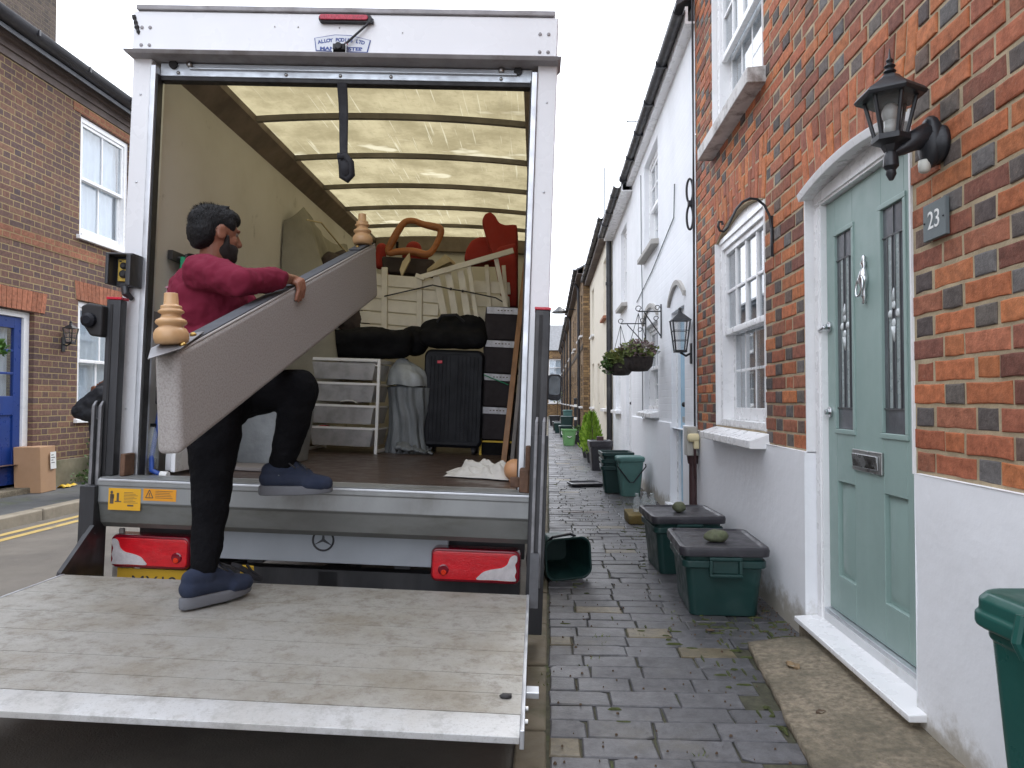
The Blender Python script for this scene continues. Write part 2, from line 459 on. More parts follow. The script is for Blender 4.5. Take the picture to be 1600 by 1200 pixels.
m_shoe = mat('navy_shoe_suede', (.018, .026, .052), .9, var=.15, bump=.3, bs=200)
m_sole = mat('grey_rubber_sole', (.135, .14, .155), .75, var=.1)
m_sock = mat('grey_sock', (.17, .19, .21), .95)
m_rib_dark = mat('dark_roof_rib', (.23, .205, .16), .65, metal=.2, var=.25)
m_yellow = mat('yellow_plastic', (.62, .40, .02), .5)
m_panel_fab = mat('taupe_woven_fabric', (.385, .36, .342), .95, spec=.15, var=.1, vs_=210, bump=.5, bs=380, bdist=.0015, dirt=(.285, .265, .252), dsc=150, dlo=.45, dhi=.6, dst=.8)
m_panel_under = mat('charcoal_lining', (.075, .08, .092), .9, var=.1, bump=.2, bs=200)
m_leg_wood = mat('turned_beech', (.55, .335, .165), .38, var=.1, vs_=3, stretch=(5, 5, 1), bump=.05, bs=40)
m_leg_light = mat('pale_end_grain', (.66, .49, .28), .5, var=.05)
m_coat = mat('black_coat', (.013, .014, .018), .8, var=.2, bump=.3, bs=60)
m_fur = mat('brown_fur', (.14, .05, .022), .95, var=.4, vs_=50, bump=1, bs=120)

def lined_alu(name, col, axis_sc, amp, dirt):
    """extruded planks: very fine ribs across the platform plus wear"""
    m, g, b, P = newmat(name)
    sp = g.n('ShaderNodeSeparateXYZ'); g.put(sp.inputs[0], P)
    rib = g.m('PINGPONG', g.m('MULTIPLY', sp.outputs[1], axis_sc), 1.0)
    n1 = g.noise(g.scale(P, (1, 1.25, 1)), 3.1, 9, .72); n2 = g.noise(P, 15, 7, .75); n3 = g.noise(P, 55, 4, .7)
    c = g.mix(g.ramp(n1, .40, .68, 0, .8), col, dirt)
    sc_ = g.noise(g.scale(P, (5, 34, 1)), 2.0, 3, .6)
    c = g.mix(g.ramp(sc_, .70, .76, 0, .5), c, tuple(x * .35 for x in dirt))
    c = g.mix(g.ramp(n2, .46, .70, 0, .75), c, tuple(x * .70 for x in dirt))
    c = g.mix(g.ramp(g.noise(P, 130, 3, .8), .52, .72, 0, .55), c, tuple(x * .6 for x in dirt))
    c = g.mix(g.ramp(n3, .62, .74, 0, .5), c, tuple(min(1, x * 1.15) for x in col))
    g.put(b.inputs['Base Color'], c)
    b.inputs['Metallic'].default_value = .25
    g.put(b.inputs['Roughness'], g.ramp(n2, .3, .7, .42, .66))
    bn = g.n('ShaderNodeBump'); bn.inputs['Strength'].default_value = .2; bn.inputs['Distance'].default_value = .0012
    g.put(bn.inputs['Height'], g.m('MULTIPLY_ADD', n3, 1.2, rib)); g.put(b.inputs['Normal'], bn.outputs[0])
    return m
m_platform = lined_alu('worn_aluminium_deck', (.40, .39, .36), 240, .3, (.275, .245, .195))
m_ramp = lined_alu('bright_aluminium_ramp', (.53, .535, .535), 240, .2, (.455, .445, .42))

def ply_mat(name, base, stain):
    m, g, b, P = newmat(name)
    n1 = g.noise(P, 1.1, 8, .6); n2 = g.noise(P, 3.2, 8, .7)
    c = g.mix(g.ramp(n1, .42, .72, 0, .5), base, stain)
    c = g.mix(g.ramp(n2, .60, .70, 0, .75), c, tuple(x * .55 for x in stain))
    g.put(b.inputs['Base Color'], c); b.inputs['Roughness'].default_value = .7
    return m
m_ply = ply_mat('stained_cream_lining', (.63, .605, .55), (.45, .42, .345))
m_cornice = mat('grimy_brown_rail', (.19, .15, .115), .7, var=.3, vs_=4)
m_floor_ply = mat('brown_phenolic_floor', (.075, .05, .042), .38, var=.2, vs_=4, dirt=(.13, .10, .085), dsc=3, dlo=.5, dhi=.8, dst=.6, bump=.1, bs=100)

def roof_mat():
    """glass-fibre roof that lets daylight through, with long scratches and pale repair patches"""
    m = bpy.data.materials.new('translucent_roof_sheet'); m.use_nodes = True
    t = m.node_tree; g = G(t); t.nodes.remove(t.nodes['Principled BSDF'])
    P = g.n('ShaderNodeTexCoord').outputs['Object']
    n1 = g.noise(P, 2.2, 7, .65); n2 = g.noise(g.scale(P, (14, 1.6, 1)), 2.0, 5, .7); n3 = g.noise(g.scale(P, (1, 1.8, 1)), 1.5, 3)
    sc = g.n('ShaderNodeMapping'); g.put(sc.inputs['Vector'], P); sc.inputs['Rotation'].default_value = (0, 0, R(-20)); sc.inputs['Scale'].default_value = (60, 1.2, 1)
    n4 = g.noise(sc.outputs[0], 1.0, 2)
    c = g.mix(g.ramp(n1, .35, .65), (.40, .345, .205), (.255, .215, .12))
    c = g.mix(g.ramp(n2, .5, .75, 0, .35), c, (.21, .178, .105))
    n5 = g.noise(P, 24, 4, .75)
    c = g.mix(g.ramp(n5, .5, .72, 0, .4), c, (.22, .18, .095))
    c = g.mix(g.ramp(n3, .60, .66, 0, .75), c, (.58, .53, .37))
    c = g.mix(g.ramp(n4, .64, .70, 0, .5), c, (.60, .56, .40))
    tl = g.n('ShaderNodeBsdfTranslucent'); g.put(tl.inputs[0], c)
    df = g.n('ShaderNodeBsdfDiffuse'); g.put(df.inputs[0], g.mix(1.0, c, .6, 'MULTIPLY'))
    mx = g.n('ShaderNodeMixShader'); mx.inputs[0].default_value = .25
    t.links.new(tl.outputs[0], mx.inputs[1]); t.links.new(df.outputs[0], mx.inputs[2])
    t.links.new(mx.outputs[0], t.nodes['Material Output'].inputs[0])
    return m
m_roof = roof_mat()

def frost_mat(name, col, alpha):
    m = bpy.data.materials.new(name); m.use_nodes = True
    t = m.node_tree; g = G(t); b = t.nodes['Principled BSDF']
    P = g.n('ShaderNodeTexCoord').outputs['Object']
    g.put(b.inputs['Base Color'], g.mix(g.ramp(g.noise(P, 7, 4), .40, .65), col, tuple(x * .72 for x in col)))
    b.inputs['Roughness'].default_value = .4
    tr = g.n('ShaderNodeBsdfTransparent'); mx = g.n('ShaderNodeMixShader'); mx.inputs[0].default_value = alpha
    t.links.new(tr.outputs[0], mx.inputs[1]); t.links.new(b.outputs[0], mx.inputs[2])
    t.links.new(mx.outputs[0], t.nodes['Material Output'].inputs[0])
    return m
m_drawer = frost_mat('white_mesh_drawer', (.66, .66, .68), .42)
m_bottle = frost_mat('clear_bottle_glass', (.75, .8, .8), .28)
m_lens_red = mat('red_lens', (.62, .010, .018), .14, var=.15, vs_=14, coat=.5, bump=.35, bs=90, stretch=(1, 1, 2.5))
m_lens_dark = mat('dark_red_lens', (.20, .004, .015), .15, var=.1, coat=.5)
m_lens_clear = mat('clear_lens', (.62, .58, .58), .2, var=.12, vs_=30, coat=.5)
m_lamp_glass = frost_mat('smoky_lamp_glass', (.34, .30, .27), .16)

def vcol_brick(name):
    m, g, b, P = newmat(name)
    at_ = g.n('ShaderNodeAttribute'); at_.attribute_name = 'bcol'
    k = g.ramp(g.noise(P, 26, 7, .72), .25, .75, .62, 1.32)
    c = g.mix(1.0, at_.outputs['Color'], k, 'MULTIPLY')
    c = g.mix(g.ramp(g.noise(P, 90, 4, .7), .60, .72, 0, .45), c, (.055, .03, .025))
    c = g.mix(g.ramp(g.noise(P, 40, 5, .7), .60, .74, 0, .4), c, (.40, .28, .20))
    c = g.mix(g.ramp(g.noise(P, 1.7, 7, .7), .5, .72, 0, .30), c, (.24, .15, .10))
    c = g.mix(g.ramp(g.noise(P, 3.6, 6, .75), .67, .72, 0, .6), c, (.40, .36, .30))
    g.put(b.inputs['Base Color'], c); b.inputs['Roughness'].default_value = .82; b.inputs['Specular IOR Level'].default_value = .25
    bn = g.n('ShaderNodeBump'); bn.inputs['Strength'].default_value = .8; bn.inputs['Distance'].default_value = .004
    g.put(bn.inputs['Height'], g.noise(P, 75, 6, .7)); g.put(b.inputs['Normal'], bn.outputs[0])
    return m
m_vbrick = vcol_brick('hand_made_brick')
m_mortar = mat('lime_mortar', (.39, .31, .20), .95, var=.22, vs_=9, bump=.7, bs=90, dirt=(.33, .26, .17), dsc=4)

def vcol_paver(name):
    m, g, b, P = newmat(name)
    at_ = g.n('ShaderNodeAttribute'); at_.attribute_name = 'bcol'
    k = g.ramp(g.noise(P, 17, 8, .75), .25, .75, .55, 1.4)
    c = g.mix(1.0, at_.outputs['Color'], k, 'MULTIPLY')
    c = g.mix(g.ramp(g.noise(P, 2.3, 7, .7), .50, .74, 0, .6), c, (.10, .088, .06))
    c = g.mix(g.ramp(g.noise(P, 60, 3, .8), .64, .74, 0, .6), c, (.16, .155, .15))
    c = g.mix(g.ramp(g.noise(P, 7.3, 6, .75), .64, .72, 0, .55), c, (.036, .034, .028))
    g.put(b.inputs['Base Color'], c)
    g.put(b.inputs['Roughness'], g.ramp(g.noise(P, 1.9, 5), .35, .7, .34, .62))
    b.inputs['Specular IOR Level'].default_value = .5
    bn = g.n('ShaderNodeBump'); bn.inputs['Strength'].default_value = .6; bn.inputs['Distance'].default_value = .005
    g.put(bn.inputs['Height'], g.noise(P, 38, 7, .7)); g.put(b.inputs['Normal'], bn.outputs[0])
    return m
m_paver = vcol_paver('blue_grey_paver')
m_joint = mat('mossy_joint', (.060, .058, .036), .95, var=.4, vs_=16, bump=.8, bs=60, dirt=(.075, .095, .025), dsc=5, dlo=.52, dhi=.7)
m_kerb = mat('brown_kerb_stone', (.155, .13, .088), .8, var=.22, vs_=6, bump=.6, bs=35, dirt=(.075, .078, .035), dsc=3.5, dlo=.48, dhi=.72)
m_concrete = mat('tan_concrete', (.225, .185, .13), .8, var=.45, vs_=38, bump=1.0, bs=70, dirt=(.105, .09, .06), dsc=3.2, dlo=.40, dhi=.72, bdist=.008)
m_asphalt = mat('worn_asphalt', (.145, .13, .11), .75, var=.2, vs_=1.5, bump=.7, bs=130, dirt=(.095, .086, .075), dsc=1.3, dlo=.45, dhi=.75)
m_asph_path = mat('grey_footway', (.085, .088, .088), .75, var=.2, vs_=3, bump=.6, bs=110, dirt=(.07, .085, .035), dsc=2.2, dlo=.52, dhi=.72)
m_yellow_line = mat('faded_yellow_paint', (.50, .36, .12), .7, var=.15, dirt=(.22, .19, .13), dsc=5, dlo=.5, dhi=.7)
m_kerb_left = mat('granite_kerb', (.27, .235, .18), .8, var=.2, vs_=5, bump=.5, bs=40)
# ------------------------------------------------------------------ the ground
KX = -.115                                   # kerb face on the right, road begins
LX = -5.1                                    # left kerb face
WX = 1.26                                    # right-hand wall plane
def road_z(x): return -.10 + .075 * math.sin(PI * min(1, max(0, (KX - x) / (KX - LX)))) + .045 * (KX - x) / (KX - LX)
ys = [-6, 0, 3, 6, 10, 16, 25, 40, 60, 95]
mb = MB()
mb.grid(lambda u, v: (LX - .2 + (KX + .2 - LX + .1) * u, ys[round(v * (len(ys) - 1))], road_z(LX - .2 + (KX - LX + .3) * u)), 24, len(ys) - 1)
struct(mb.build('road', m_asphalt, smooth=True))
mb = MB(); mb.poly([(-150, -150, -.22), (150, -150, -.22), (150, 260, -.22), (-150, 260, -.22)])
struct(mb.build('ground', m_asphalt))
# double yellow lines, worn
for x in (-4.87, -4.66):
    mb = MB(); w = .043
    mb.grid(lambda u, v: (x - w + 2 * w * u + .006 * noise.noise((v * 90, x, 0)), -4 + 60 * v, road_z(x) + .005), 1, 120)
    struct(mb.build('yellow_line', m_yellow_line))
# left kerb and footway
mb = MB()
for i in range(70):
    y0 = -5 + i * .92
    mb.box(LX - .14, LX, y0 + .004, y0 + .914, -.2, .062 + rnd.uniform(-.004, .004))
struct(mb.build('kerb_across_road', m_kerb_left, bevel=.018, seg=3))
mb = MB()
mb.grid(lambda u, v: (-6.15 + (6.15 + LX - .135) * u, -6 + 100 * v, .105 - .05 * u + .006 * noise.noise((u * 3, v * 80, 1))), 5, 120)
struct(mb.build('pavement_across_road', m_asph_path, smooth=True))

# right kerb strip
mb = MB(); y = -1.0
while y < 40:
    L = rnd.uniform(.55, .95)
    mb.box(KX, -.008, y + .006, y + L - .006, -.25, .0 + rnd.uniform(-.006, .004))
    y += L
struct(mb.build('kerb', m_kerb, bevel=.012, seg=2))
# bedding under the pavers
mb = MB(); mb.grid(lambda u, v: (-.02 + 1.36 * u, -2 + 110 * v, -.010 + .003 * noise.noise((u * 6, v * 300, 0))), 6, 300)
struct(mb.build('pavement_bed', m_joint, smooth=True))
APRON = [(.90, 3.42), (1.26, 3.42), (1.26, 2.0), (.80, 2.22)]
def in_apron(x, y):
    if not (2.1 < y < 3.44): return False
    t = (3.42 - y) / 1.2
    return x > .93 - .11 * t
pv = MB(); pc = []
y = -.4; row = 0
def paver(x0, x1, y0, y1, col, z=0.0):
    j = lambda a: rnd.uniform(-a, a)
    tx, ty = j(.004), j(.004); cx, cy = (x0 + x1) / 2, (y0 + y1) / 2
    zz = lambda x, y_: z + tx * (x - cx) * 4 + ty * (y_ - cy) * 8
    c0 = [(x0 + j(.004), y0 + j(.003)), (x1 + j(.004), y0 + j(.003)), (x1 + j(.004), y1 + j(.003)), (x0 + j(.004), y1 + j(.003))]
    if rnd.random() < .22:                                  # a worn corner
        k = rnd.randrange(4); a = c0[k]; p, q = c0[k - 1], c0[(k + 1) % 4]; f = rnd.uniform(.12, .35)
        c0[k:k + 1] = [(a[0] + (p[0] - a[0]) * f * .6, a[1] + (p[1] - a[1]) * f * .6), (a[0] + (q[0] - a[0]) * f * .6, a[1] + (q[1] - a[1]) * f * .6)]
    b = .005
    inn = [(cx + (px - cx) * (1 - 2 * b / (x1 - x0)), cy + (py - cy) * (1 - 2 * b / (y1 - y0))) for px, py in c0]
    n0 = len(pv.v)
    pv.loft([[(px, py, -.05) for px, py in c0], [(px, py, zz(px, py) - .004) for px, py in c0], [(px, py, zz(px, py)) for px, py in inn]], cap0=False)
    pc.extend([(*col, 1)] * (len(pv.v) - n0))
while y < 46:
    d = .13 + rnd.uniform(-.006, .006)
    x = -.002 - (row % 2) * .0
    first = rnd.uniform(.1, .24)
    xs = [0.0]; w = first
    while xs[-1] + w < 1.2: xs.append(xs[-1] + w); w = rnd.choice([.22, .235, .245, .25, .26])
    xs.append(1.262)
    for a, b in zip(xs, xs[1:]):
        cx = (a + b) / 2
        if in_apron(cx + .05, y + d / 2): continue
        if y < 6 and rnd.random() < .012: continue
        sh = rnd.uniform(.8, 1.2)
        col = (.080 * sh, .079 * sh, .084 * sh)
        r_ = rnd.random()
        if r_ < .025: col = (.14, .115, .07)
        elif r_ < .045: col = (.10, .078, .072)
        g_ = rnd.uniform(.002, .0042)
        paver(a + g_, b - g_, y + g_ * .8, y + d - g_ * .8, col, rnd.uniform(-.003, .002))
    y += d; row += 1
struct(pv.build('pavement', m_paver, cols=pc))
# concrete apron before the door, a little proud and sloping up to the wall
mb = MB()
def ap(u, v):
    yv = 3.40 + (2.12 - 3.40) * v; x0 = .93 - .13 * v
    x = x0 + (1.27 - x0) * u
    return (x + .012 * noise.noise((v * 9, 3, u)) * (1 - u), yv, .004 + .035 * u + .006 * noise.noise((x * 5, yv * 5, 2)))
mb.grid(ap, 12, 30)
struct(mb.build('concrete_apron', m_concrete, smooth=True, solid=.05))
# moss and grass tufts in the joints
ms = MB()
for _ in range(420):
    if rnd.random() < .55: px, py = rnd.uniform(0, 1.2), rnd.uniform(1.5, 9)
    else: px, py = rnd.choice([1.2, 1.22, 1.18, .02, .0]) + rnd.uniform(-.03, .02), rnd.uniform(1.4, 16)
    if noise.noise((px * 2.1, py * 1.2, 7)) < .12: continue
    for _k in range(rnd.randint(2, 6)):
        a = rnd.uniform(0, 2 * PI); l = rnd.uniform(.008, .03); x, yv = px + rnd.uniform(-.025, .025), py + rnd.uniform(-.02, .02); zb = .036 if in_apron(x, yv) and x > .95 else 0
        ms.poly([(x, yv, zb - .004), (x + .006 * math.cos(a), yv + .006 * math.sin(a), zb - .004), (x + l * math.cos(a + .5) * .7, yv + l * math.sin(a + .5) * .7, zb + l * .55)])
mp = MB(); gr = MB(); mc = 0
def mound(mb, x, y, a, b, hgt, zb, n=9):
    ph = rnd.uniform(0, 9); pts = []
    for k in range(n):
        t = 2 * PI * k / n; r_ = 1 + .45 * noise.noise((math.cos(t) * 1.3 + ph, math.sin(t) * 1.3, ph)); pts.append((x + a * r_ * math.cos(t), y + b * r_ * math.sin(t)))
    k0 = mb.addv([(p[0], p[1], zb - .004) for p in pts]); k1 = mb.addv([(x + (p[0] - x) * .6, y + (p[1] - y) * .6, zb + hgt * rnd.uniform(.6, 1)) for p in pts]); c_ = mb.addv([(x, y, zb + hgt)])
    for k in range(n):
        j = (k + 1) % n; mb.face((k0 + k, k0 + j, k1 + j, k1 + k)); mb.face((k1 + k, k1 + j, c_))
for _ in range(900):
    y_ = 1.5 + 10 * rnd.random() ** 1.4; x_ = rnd.choice([rnd.uniform(0, 1.24), rnd.uniform(1.05, 1.24), rnd.uniform(.78, .95)])
    if noise.noise((x_ * 2.6, y_ * 1.7, 3.3)) < .08: continue
    zb = .012 if in_apron(x_, y_) else .0
    if in_apron(x_, y_) and x_ < 1.15 and rnd.random() < .85: continue
    if rnd.random() < .5: mound(mp, x_, y_, rnd.uniform(.012, .05), rnd.uniform(.004, .009), .005, zb)
    else: mound(mp, x_, y_, rnd.uniform(.004, .008), rnd.uniform(.012, .05), .005, zb)
for _ in range(1300):
    y_ = 1.5 + 9 * rnd.random() ** 1.3; x_ = 1.24 - abs(rnd.gauss(0, .09)) if rnd.random() < .6 else rnd.uniform(0, 1.24)
    if in_apron(x_, y_): zb = .006 + .035 * max(0, (x_ - (.93 - .13 * (3.4 - y_) / 1.28)) / (1.27 - (.93 - .13 * (3.4 - y_) / 1.28)))
    else: zb = .003
    s_ = rnd.uniform(.002, .007); mound(gr, x_, y_, s_, s_ * rnd.uniform(.4, 1), s_ * .5, zb + .002, 5)
o_ = mp.build('moss_patches', m_moss); o_['kind'] = 'stuff'; o_['label'] = 'moss filling the joints between the grey pavers'; o_['category'] = 'moss'
o_ = gr.build('grit', m_twig); o_['kind'] = 'stuff'; o_['label'] = 'dark grit and leaf crumbs scattered on the pavement and concrete'; o_['category'] = 'grit'
g_ = ms.build('moss_tufts', m_leaf2); g_['kind'] = 'stuff'; g_['label'] = 'moss and grass tufts growing in the pavement joints'; g_['category'] = 'moss'

# ------------------------------------------------------------------ sash window, in a wall frame: x along wall, z up, y into the wall
def sash_window(parent, x0, x1, z0, z1, cols=2, rows_top=1, rows_bot=1, cols_bot=None, recess=.07, meet=.5, fw=.055, bar=.022, sill=True, arch=0.0, curtain=None, sill_mat=None, sill_out=.09, sill_h=.07, lower_back=.035, sill_tilt=0.012, box=.05):
    cols_bot = cols_bot or cols
    x0 += .0015; x1 -= .0015; z1 -= .0015
    f = MB(); y0 = recess
    f.box(x0, x0 + fw, y0, y0 + .1, z0, z1); f.box(x1 - fw, x1, y0, y0 + .1, z0, z1)
    f.box(x0 + fw, x1 - fw, y0, y0 + .1, z1 - fw, z1); f.box(x0 + fw, x1 - fw, y0 - .02, y0 + .12, z0, z0 + .045)
    if arch:
        n = 12; xm = (x0 + x1) / 2; pts = [(x0, y0 + .01, z1)] + [(x1 - (x1 - x0) * k / n, y0 + .01, z1 + arch * (1 - (2 * k / n - 1) ** 2)) for k in range(n + 1)]
        f.prism([(x0, y0 + .01, z1 - .002), (x1, y0 + .01, z1 - .002)] + pts[1:], (0, .08, 0))
        f.box(x0 + .01, x1 - .01, y0 - .012, y0 + .02, z1 - .012, z1 + .022)
    fr = f.build('window', m_gloss_white, parent, bevel=.004, seg=2)
    zm = z0 + .045 + (z1 - fw - z0 - .045) * (1 - meet)
    s = MB(); a, b = x0 + fw, x1 - fw; ya = y0 + .018
    st = .042
    def sash(za, zb, yy, nc, nr, bot):
        s.box(a, a + st, yy, yy + .04, za, zb); s.box(b - st, b, yy, yy + .04, za, zb)
        s.box(a + st, b - st, yy, yy + .04, zb - st, zb); s.box(a + st, b - st, yy, yy + .04, za, za + bot)
        for k in range(1, nc):
            x = a + st + (b - a - 2 * st) * k / nc; s.box(x - bar / 2, x + bar / 2, yy + .006, yy + .034, za + bot, zb - st)
        for k in range(1, nr):
            z = za + bot + (zb - st - za - bot) * k / nr; s.box(a + st, b - st, yy + .008, yy + .032, z - bar / 2, z + bar / 2)
    sash(zm - .02, z1 - fw, ya, cols, rows_top, st)
    sash(z0 + .045, zm + .022, ya + lower_back + .012, cols_bot, rows_bot, .085)
    s.build('sash', m_gloss_white, fr, bevel=.003, seg=1)
    p = MB(); p.box(a + .02, b - .02, ya + .022, ya + .026, zm + .012, z1 - fw - .02); p.box(a + .02, b - .02, ya + .07, ya + .074, z0 + .1, zm)
    p.build('pane', m_glass, fr)
    c = MB(); c.grid(lambda u, v: (a + (b - a) * u, ya + .115 + .012 * math.sin(u * 46 + 2 * math.sin(v * 3)), z0 + .05 + (z1 - z0 - .1) * v), 60, 6)
    c.build('curtain', curtain or m_curtain, fr, smooth=True)
    if sill:
        q = MB(); e = .06
        q.hexa([(x0 - e, -sill_out, z0 - sill_h), (x1 + e, -sill_out, z0 - sill_h), (x1 + e, y0 + .02, z0 - sill_h), (x0 - e, y0 + .02, z0 - sill_h)],
               [(x0 - e, -sill_out, z0 - sill_tilt), (x1 + e, -sill_out, z0 - sill_tilt), (x1 + e, y0 + .02, z0 + .004), (x0 - e, y0 + .02, z0 + .004)])
        q.build('sill', sill_mat or m_gloss_white, fr, bevel=.006)
    return fr

def wall_grid(mb, x0, x1, z0, z1, openings, y=0.0, depth=.12):
    """front face of a wall with rectangular holes and their reveals"""
    xs = sorted({x0, x1} | {v for o in openings for v in o[:2]}); zs = sorted({z0, z1} | {v for o in openings for v in o[2:4]})
    xs = [v for v in xs if x0 <= v <= x1]; zs = [v for v in zs if z0 <= v <= z1]
    for a, b in zip(xs, xs[1:]):
        for c, d in zip(zs, zs[1:]):
            mx, mz = (a + b) / 2, (c + d) / 2
            if any(o[0] < mx < o[1] and o[2] < mz < o[3] for o in openings): continue
            mb.poly([(a, y, c), (b, y, c), (b, y, d), (a, y, d)])
    for o in openings:
        a, b, c, d = o[:4]
        mb.poly([(a, y, c), (a, y, d), (a, y + depth, d), (a, y + depth, c)]); mb.poly([(b, y, d), (b, y, c), (b, y + depth, c), (b, y + depth, d)])
        mb.poly([(a, y, d), (b, y, d), (b, y + depth, d), (a, y + depth, d)]); mb.poly([(b, y, c), (a, y, c), (a, y + depth, c), (b, y + depth, c)])

def shell(parent, L, H, D, m_side, name='side_wall', z0=-.25):
    """end and back walls of a house"""
    mb = MB()
    mb.poly([(0, D, z0), (0, 0.003, z0), (0, 0.003, H), (0, D / 2, H + D * .28), (0, D, H)])
    mb.poly([(L, 0.003, z0), (L, D, z0), (L, D, H), (L, D / 2, H + D * .28), (L, 0.003, H)])
    mb.poly([(L, D, z0), (0, D, z0), (0, D, H), (L, D, H)])
    return mb.build(name, m_side, parent)

def roof(parent, L, H, D, over=.16, th=.05, ends=.02):
    mb = MB(); s = .56
    for sg in (0, 1):
        prof = [(-over, H - over * s + .02), (D / 2, H + D / 2 * s + .02), (D / 2, H + D / 2 * s + .02 + th * 1.6), (-over, H - over * s + .02 + th)]
        if sg: prof = [(D - a, b) for a, b in prof]
        mb.prism([(-ends, a, b) for a, b in prof], (L + 2 * ends, 0, 0))
    # courses of slates
    return mb.build('roof', m_lead, parent)
def gutter(parent, L, H, over=.16, r=.055, fascia=True, m_f=None, y=None, fh=.18):
    mb = MB()
    gy = -over - .02 if y is None else y
    pts = [(gy + r * math.cos(t), H - .02 + r * math.sin(t)) for t in [PI + PI * k / 8 for k in range(9)]]
    prof = pts + [(gy + r * .85 * math.cos(t), H - .02 + r * .85 * math.sin(t)) for t in [2 * PI - PI * k / 8 for k in range(9)]]
    mb.prism([(-.03, a, b) for a, b in prof], (L + .06, 0, 0))
    for k in range(int(L / .9) + 1):
        x = .1 + k * .9
        if x < L: mb.box(x - .015, x + .015, gy - r - .006, gy + r + .03, H - .085, H - .015)
    g_ = mb.build('gutter', m_black_gutter, parent, bevel=.003)
    if fascia:
        f = MB(); f.box(-.01, L + .01, -over + .035, -over + .06, H - fh, H + .02); f.box(-.01, L + .01, -over + .06, .0, H - fh, H - fh + .02)
        f.build('fascia', m_f or m_soffit, parent)
    return g_
def pipe(parent, x, z0, z1, r=.034, m_=None, y=-.06):
    mb = MB(); mb.cyl((x, y, z0), (x, y, z1), r, n=14)
    for k in range(int((z1 - z0) / 1.6) + 1): mb.cyl((x, y, z0 + .25 + k * 1.6), (x, y, z0 + .31 + k * 1.6), r * 1.25, n=14); mb.box(x - .06, x + .06, y + .01, 0, z0 + .26 + k * 1.6, z0 + .3 + k * 1.6)
    mb.tube([(x, y, z1), (x, y - .02, z1 + .08), (x, y - .1, z1 + .18), (x, y - .14, z1 + .3)], r, 12)
    return mb.build('drainpipe', m_ or m_black_gutter, parent, smooth=False, bevel=.003)
FR_R = lambda y: dict(loc=(WX, y, 0), rotz=-PI / 2)        # right side: local x runs towards the camera

# ------------------------------------------------------------------ house number 23
Y0 = 6.10
h23 = thing('brick_house', 'red brick terraced house with a sage green front door and a white rendered base', 'house', **FR_R(Y0))
LH = 9.6; HH = 5.4
DOOR = (2.57, 3.57, .10, 2.17, .05)         # x0 x1 z0 spring rise
WIN = (.70, 1.90, .975, 2.33, .10)
WIN2 = (.65, 1.90, 3.10, 4.42, 0.0)
OPEN = [DOOR, WIN, WIN2]
PZ = .905
def top_of(o, x):
    t = (x - o[0]) / (o[1] - o[0]); return o[3] + o[4] * (1 - (2 * t - 1) ** 2)
def soldier_band(o, x):
    return 0
def arch_top(o): return PZ + .004 + .0755 * math.ceil((o[3] + o[4] + .22 - PZ - .004) / .0755)
BV = MB(); BC = []
def brick(poly, col, relief=None):
    """a brick: outline (x, z) pulled in and domed, with small irregularities"""
    r0 = rnd.uniform(-.003, .003) if relief is None else relief
    cx = sum(p[0] for p in poly) / len(poly); cz = sum(p[1] for p in poly) / len(poly)
    out = []
    n = len(poly)
    for i in range(n):
        p, q = poly[i], poly[(i + 1) % n]; L = math.hypot(q[0] - p[0], q[1] - p[1]); k = max(1, int(L / .045))
        for j in range(k):
            t = j / k; x = p[0] + (q[0] - p[0]) * t; z = p[1] + (q[1] - p[1]) * t
            x += .0022 * noise.noise((x * 40, z * 40, 1.7)) * 1.6; z += .0022 * noise.noise((x * 40, z * 40, 8.3)) * 1.6
            out.append((x, z))
    def ring(ins, y):
        o_ = []
        for x, z in out:
            d = math.hypot(x - cx, z - cz); f = max(0, 1 - ins / max(d * .55, .01)) if ins else 1
            X, Z = cx + (x - cx) * f, cz + (z - cz) * f
            o_.append((X, y + .0010 * noise.noise((X * 22, Z * 22, 4)), Z))
        return o_
    n0 = len(BV.v)
    BV.loft([ring(0, .012), ring(0, r0 + .0026), ring(.0028, r0 + .0004), ring(.009, r0 - .0002)], cap0=False, cap1=True)
    BC.extend([(*col, 1)] * (len(BV.v) - n0))
RED = [(.42, .14, .062), (.35, .115, .06), (.44, .16, .07), (.30, .105, .062), (.25, .092, .06), (.37, .135, .075), (.45, .16, .065), (.19, .078, .056), (.31, .12, .07), (.40, .135, .06)]
GREY = [(.125, .105, .095), (.105, .092, .088), (.14, .12, .105), (.095, .08, .073), (.145, .135, .13), (.15, .105, .085), (.10, .08, .075)]
def jig(c): k = rnd.uniform(.85, 1.18); return tuple(v * k for v in c)
zc = PZ + .004; row = 0; Hc = .0755
